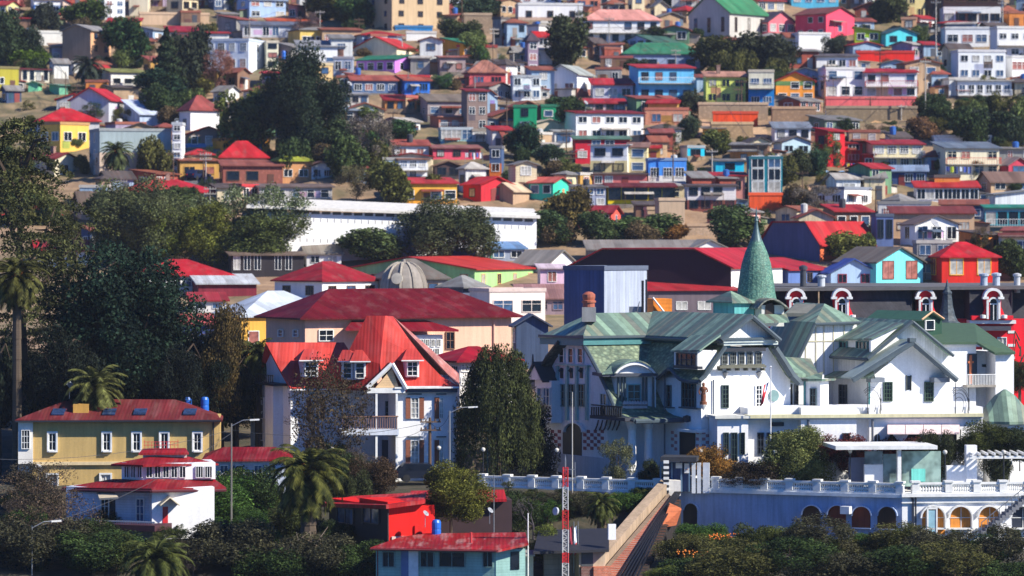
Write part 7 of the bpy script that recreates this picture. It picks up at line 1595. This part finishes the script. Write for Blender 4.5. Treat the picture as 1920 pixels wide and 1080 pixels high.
# laundry and tanks on the hill
for u,v,Y,cs,w in((1370,312,gy(318),[(60,80,160),(220,220,225),(180,200,80)],'washing line with blue and white clothes under the orange framed balcony'),):
    pass
def laundry(label,u0,u1,v,Y,cols):
    t=thing('washing_line',label,'washing line',PX(u0,v,Y),0,'washing lines'); s=FPX/Y; L=(u1-u0)/s
    m=MB(); m.tube((0,0,0),(L,0,-.05),.02,None,4); m.tube((0,0,-2.2),(0,0,.1),.04,None,5); m.tube((L,0,-2.2),(L,0,.1),.04,None,5); m.build('line',STEEL,t,world=False)
    n=len(cols)
    for i,c in enumerate(cols):
        x=L*(i+.15)/n; w=L/n*.7; h=.7+.35*((i*7)%3)/2; m=MB(); m.grid([[Vector((x+w*j/3,.05*math.sin(j*2+i),-.03-h*k_/2)) for j in range(4)] for k_ in range(3)],None); m.prism([(x,0,-.03),(x+w,0,-.03),(x+w,.01,-.1),(x,.01,-.1)],(0,.02,0)); m.build('garment',plain(c,.8),t,world=False)
laundry('washing line with dark blue and green clothes under the orange framed balcony',1773,1822,312,gy(334)-1.5,[(60,76,150),(200,214,60),(44,60,110),(206,214,226),(60,84,170),(90,110,170)])
laundry('washing line with white sheets beside the pink house',872,905,286,gy(300)-1.5,[(226,226,232),(206,60,90),(220,224,230),(80,110,190),(226,226,226)])
laundry('washing line of pale clothes below the pink house',878,912,307,gy(318),[(230,226,220),(200,214,220),(214,120,110),(226,226,226)])
laundry('washing line with colourful clothes beside the scarlet annex',1588,1614,306,gy(322),[(240,200,40),(226,60,120),(60,90,190),(226,226,226),(240,110,60)])
for u,v,c,w in((1574,332,(150,190,226),'pale blue tarpaulin shelter below the scarlet houses'),(1622,333,(50,140,220),'bright blue tarpaulin shelter right of the pale blue one')):
    Y=gy(v+14); s=FPX/Y; t=thing('tarpaulin',w,'tarpaulin',PX(u-24,v+14,Y),0,'tarpaulin shelters'); Lx=48/s
    m=MB(); m.grid([[Vector((Lx*i/6,y,2.0+.12*math.sin(i*1.7+y)-(.25 if y==0 else 0))) for i in range(7)] for y in(-.9,0.,1.4)],.03); m.grid([[Vector((Lx*i/6,-.9,2.0+.12*math.sin(i*1.7-.9)-.25*0-z)) for i in range(7)] for z in(0,.5,.9)],.02); m.build('sheet',plain(c,.6),t,world=False)
    for x in(0,Lx): m=MB(); m.tube((x,-.9,-.5),(x,-.9,1.98),.05); m.build('post',WOODP,t,world=False)
for u,v,Y,w in((818,992,268.5,'blue plastic barrel beside the bright red cabin'),(532,103,gy(130),'bright blue water tank between the white blocks'),(352,760,305,'left blue tank in the dark yard behind the ochre building'),(384,760,305,'right blue tank in the dark yard behind the ochre building')):
    m=MB(); c=PX(u,v,Y); m.lathe([(.3,-4 if 345<u<390 else -.7),(.36,-.5),(.36,-.1),(.34,0),(.36,.1),(.36,.5),(.28,.7),(.1,.74)],c,14); solo(m,'water_tank',plain((36,104,200),.4),w,'tank','blue tanks')
# ------------------------------------------------------------------ the many smaller houses that fill the slope between the others
import re as _re
NOUN=_re.compile(r'^(.*?\b(?:house|houses|cottage|block|bungalow|mansion|shack|shed|cabin|hut|villa|hall|chalet|warehouse|annex|tower|tree|wall|building|fence|row|workshop|pavilion|veranda))\b')
short={}
for r in RECT:
    q=NOUN.match(r[4]); k=q.group(1) if q else None
    if k and len(k.split())<=5: short.setdefault(k,[]).append(r)
anchors=[(k,v[0]) for k,v in short.items() if len(v)==1]
PAL=[('tan',(190,160,128)),('brown',(140,108,88)),('grey',(158,156,154)),('white',(232,232,228)),('cream',(228,212,176)),('ochre',(206,160,84)),('pink',(216,150,140)),('pale blue',(160,186,210)),('green',(112,150,116)),('brick red',(170,86,70)),('dark blue',(70,88,124)),('yellow',(232,200,110)),('lilac',(176,160,186)),('orange',(226,140,70))]
WGT=[8,6,7,8,6,3,2,3,1.5,4,2,1.5,1,1.5]
RPAL=[('rust brown',(150,88,70)),('grey',(140,138,136)),('dark',(92,84,82)),('red',(190,48,54)),('reddish brown',(168,90,80)),('pale',(186,180,172))]
rs=random.Random(77); nf=0; used=set(); LM=[]
LEFTW=lambda u,v: (u<520 and v<260)
for it in range(16000):
    if nf>=235: break
    u=rs.uniform(-10,1925); v=rs.uniform(12,474) if rs.random()<.9 else rs.uniform(474,545)
    if 540<u<1020 and 368<v<560: continue
    if LEFTW(u,v) and rs.random()<.4: continue
    if u<130 and v>200: continue
    if any(q[0]-6<u+30 and u<q[1]+6 and q[2]<v-8<q[3]+4 for q in RES): continue
    Y=gy(v); s_=FPX/Y; wpx=rs.uniform(3.0,7.6)*s_; hpx=rs.choice([2.3,2.6,2.9,3.2,4.6,5.2])*s_; rp=rs.uniform(.5,1.1)*s_
    a0,a1,b0,b1=u,u+wpx,v-hpx-rp,v; vis=0; bad=False
    for i in range(7):
        for j in range(5):
            x=a0+(a1-a0)*(i+.5)/7; y=b0+(b1-b0)*(j+.5)/5; c=False
            for r in RECT:
                if r[0]<x<r[1] and r[2]<y<r[3]:
                    if r[3]>v: c=True
                    elif y<r[3]-.17*(r[3]-r[2]): bad=True; break
            if bad: break
            if not c:
                for r in TREC:
                    if r[0]<x<r[1] and r[2]<y<r[3]:
                        if r[3]>v: c=True
                        else: bad=True; break
            if bad: break
            vis+=not c
        if bad: break
    if bad or vis<10: continue
    best=sorted(anchors,key=lambda k:(abs((k[1][0]+k[1][1])/2-(a0+a1)/2)+1.3*abs((k[1][2]+k[1][3])/2-(b0+b1)/2)))[:5]
    ci=rs.choices(range(len(PAL)),WGT)[0]; ri=rs.choices(range(6),[5,4,3,3,4,2])[0]; rf=rs.choice(['sx','sx','gx','gy','hip','flat'])
    lab=None
    for k,r in best:
        dx=(a0+a1)/2-(r[0]+r[1])/2; dy=(b0+b1)/2-(r[2]+r[3])/2
        rel=('right of' if dx>0 else 'left of') if abs(dx)>abs(dy)*1.2 else ('below' if dy>0 else 'above')
        L_='%s%s house with a %s roof %s the %s'%('small ' if hpx<4*s_ else 'two storey ',PAL[ci][0],RPAL[ri][0],rel,k)
        if L_ not in used and len(L_.split())<=16: lab=L_; break
    if not lab: continue
    used.add(lab); nf+=1
    rows=1 if hpx<4*s_ else 2; cols=max(1,int(wpx/s_/2.2)); lw=rs.choice([0,0,.25,.5])*wpx
    H(lab,a0,a0+lw,a1,v-hpx,v,v-hpx-rp if rf!='flat' else None,rf,PAL[ci][1],RPAL[ri][1],(rows,cols),(1,1 if lw else 0),k=rs.choice(['plaster','plaster','board','corr','plank']),group='small houses filling the hillside',grime=.8,rust=.4,door=rs.choice([None,.3,.7]),extras=True)
# scrub bushes in the gaps that are left
adj=['olive','dark green','dusty brown','pale green']
cc=[((88,90,46),(104,102,54)),((54,70,42),(68,84,48)),((104,90,64),(116,98,70)),((92,106,58),(106,118,66))]
nb=0
for it in range(6000):
    if nb>=380: break
    u=rs.uniform(-10,1925); v=rs.uniform(4,476)
    Y=gy(v); s_=FPX/Y; w=rs.uniform(1.5,5.2); h=w*rs.uniform(.55,1.4); bad=False
    for x,y in((u,v-h*s_*.5),(u-w*s_*.35,v-h*s_*.3),(u+w*s_*.35,v-h*s_*.3),(u,v-h*s_*.9),(u-w*s_*.3,v-h*s_*.8),(u+w*s_*.3,v-h*s_*.8)):
        for r in RECT:
            if r[3]<v and r[0]<x<r[1] and r[2]<y<r[3]-5: bad=True; break
        if bad: break
    if bad or (540<u<1020 and v>372): continue
    k=rs.choice([0,0,1,1,1,2,3]); nb+=1
    o=thing('bush','%s scrub bush on the open hillside'%adj[k],'bush',(XU(u,Y),Y,(HOR-v)/s_-.1),rs.uniform(0,6),'%s scrub bushes'%adj[k])
    inst('crown',crown_mesh(rs.choice(['shrub','broad','loose']),nb%3,leafm(cc[k][0],.55,cc[k][1])),o,(0,0,0),(0,0,0),(w,w,h))
# stairway between the houses (dark street)
m=MB()
for i in range(60):
    v=330-i*3.4; y=gy(v); z=gz(y); w=1.5; x=XU(948-i*.22,y); m.box(x-w,x+w,y,y+1.1,z-.6,z+.12)
solo(m,'stairway',wall((150,146,144),'plaster',.9),'grey public stairway climbing between the houses','stairs')
m=MB()
for i in range(40):
    v=238-i*4.2; y=gy(v); z=gz(y); x=XU(1756-i*.15,y); m.box(x-1.1,x+1.1,y,y+1.5,z-.6,z+.14)
solo(m,'stairway',wall((120,118,118),'plaster',.9),'dark public stairway at the upper right','stairs')
# ------------------------------------------------------------------ ground
def terrain():
    xs=np.unique(np.concatenate([np.linspace(-210,210,150),np.linspace(8,50,43)])); ys=np.concatenate([np.linspace(60,240,19)[:-1],np.linspace(240,500,131)[:-1],np.linspace(500,900,120)])
    rs=np.random.RandomState(4); v=[]; 
    for y in ys:
        for x in xs:
            d=0.0; base=gz(y)
            if y>480: d=.35*math.sin(x*.21+y*.13)+.3*math.sin(x*.47-y*.31)+.25*math.sin(x*.9+y*.77)
            xx=x/(y/300.)
            X_=x*max(1,y/420.); k_=max(0,min(1,(X_-11.5)/2.))*max(0,min(1,(y-268)/8.))*(1 if y<300 else 0); base_=base; base=base_+(min(base_,-24.9)-base_)*k_
            v.append((x*max(1,y/420.),y,base+d-.12))
    nx=len(xs); f=[(j*nx+i,j*nx+i+1,(j+1)*nx+i+1,(j+1)*nx+i) for j in range(len(ys)-1) for i in range(nx-1)]
    me=bpy.data.meshes.new('terrain'); me.from_pydata(v,[],f); me.polygons.foreach_set('use_smooth',[True]*len(f))
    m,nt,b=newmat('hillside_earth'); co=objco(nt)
    a=noise(nt,co,.07,6,.65); c=noise(nt,co,.5,5,.7); g=noise(nt,co,.022,4,.6)
    col=mixc(nt,mapr(nt,a,.45,.62,0,1),lin((146,118,92)),lin((86,82,52)))
    col=mixc(nt,mapr(nt,g,.48,.6,0,.8),col,lin((74,80,46)))
    vv=N(nt,'ShaderNodeTexVoronoi'); vv.inputs['Scale'].default_value=.35; nt.links.new(co,vv.inputs['Vector']); col=mixc(nt,mapr(nt,vv.outputs['Distance'],.0,.9,.5,0),col,lin((196,162,126)))
    col=mixc(nt,1.0,col,mapr(nt,c,.25,.75,.6,1.15),'MULTIPLY')
    sy=N(nt,'ShaderNodeSeparateXYZ'); nt.links.new(co,sy.inputs[0]); col=mixc(nt,mapr(nt,sy.outputs[1],318,345,1,0),col,mixc(nt,mapr(nt,c,.4,.6,0,1),lin((44,46,30)),lin((70,62,46))))  # near ground coloured dark: undergrowth, with its shade put into the colour
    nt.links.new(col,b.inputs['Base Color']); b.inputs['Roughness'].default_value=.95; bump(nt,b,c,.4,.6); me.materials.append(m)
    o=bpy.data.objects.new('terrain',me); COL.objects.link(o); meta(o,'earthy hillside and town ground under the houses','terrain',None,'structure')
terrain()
# roads on the hill
m=MB(); pts=[(955,62),(930,88),(906,118),(884,150)]
m.grid([[PX(u-14,v,gy(v))+Vector((0,0,.25)),PX(u+22,v,gy(v))+Vector((0,0,.25))] for u,v in pts],.3); solo(m,'road',plain((120,116,116),.9),'grey steep road below the orange house','road',kind='structure')
m=MB(); pts=[(368,352),(366,330),(362,310),(358,296)]
m.grid([[PX(u-22,v,gy(v))+Vector((0,0,.25)),PX(u+34,v,gy(v))+Vector((0,0,.25))] for u,v in pts],.3); solo(m,'road',plain((112,110,112),.9),'grey road between the grey block and the brick workshop','road',kind='structure')
# ------------------------------------------------------------------ thin air between the town and the hill
m=MB(); m.box(-330,330,-20,930,-60,115); hz=bpy.data.materials.new('haze'); hz.use_nodes=True; hz.node_tree.nodes.clear()
pv_=hz.node_tree.nodes.new('ShaderNodeVolumePrincipled'); ot=hz.node_tree.nodes.new('ShaderNodeOutputMaterial'); pv_.inputs['Density'].default_value=.00007; pv_.inputs['Color'].default_value=(.78,.86,1,1); pv_.inputs['Anisotropy'].default_value=.2
hz.node_tree.links.new(pv_.outputs[0],ot.inputs['Volume']); solo(m,'haze',hz,'thin pale haze over the hillside and the town','haze',kind='stuff')
# ------------------------------------------------------------------ light, sky, camera
AZ,EL=65.,37.
sd=Vector((math.sin(math.radians(AZ))*math.cos(math.radians(EL)),-math.cos(math.radians(AZ))*math.cos(math.radians(EL)),math.sin(math.radians(EL))))
L=bpy.data.lights.new('sun','SUN'); L.energy=5.0; L.angle=math.radians(.53); L.color=(1,.93,.8)
lo=bpy.data.objects.new('sun',L); COL.objects.link(lo); lo.rotation_euler=sd.to_track_quat('Z','Y').to_euler(); lo.location=(150,100,150)
w=bpy.data.worlds.new('World'); SC.world=w; w.use_nodes=True; nt=w.node_tree
sk=nt.nodes.new('ShaderNodeTexSky'); sk.sky_type='NISHITA'; sk.sun_disc=False; sk.sun_elevation=math.radians(EL); sk.sun_rotation=math.atan2(sd.x,sd.y)
sk.air_density=1.0; sk.dust_density=.4; sk.ozone_density=2.5
tint=mixc(nt,1.0,sk.outputs[0],(.26,.84,1.9),'MULTIPLY'); nt.links.new(tint,nt.nodes['Background'].inputs[0]); nt.nodes['Background'].inputs[1].default_value=.05
cam=bpy.data.cameras.new('camera'); cam.sensor_width=36; cam.lens=36*FPX/1920; cam.shift_y=(HOR-540)/1920; cam.clip_start=5; cam.clip_end=3000
cam.dof.use_dof=True; cam.dof.focus_distance=298; cam.dof.aperture_fstop=.43
co=bpy.data.objects.new('camera',cam); COL.objects.link(co); co.location=(0,0,0); co.rotation_euler=(math.pi/2,0,0); SC.camera=co
SC.view_settings.view_transform='Standard'; SC.view_settings.look='None'; SC.view_settings.exposure=.62; SC.view_settings.gamma=1
SC.cycles.max_bounces=6; SC.cycles.diffuse_bounces=3; SC.cycles.transparent_max_bounces=4; SC.cycles.use_denoising=True
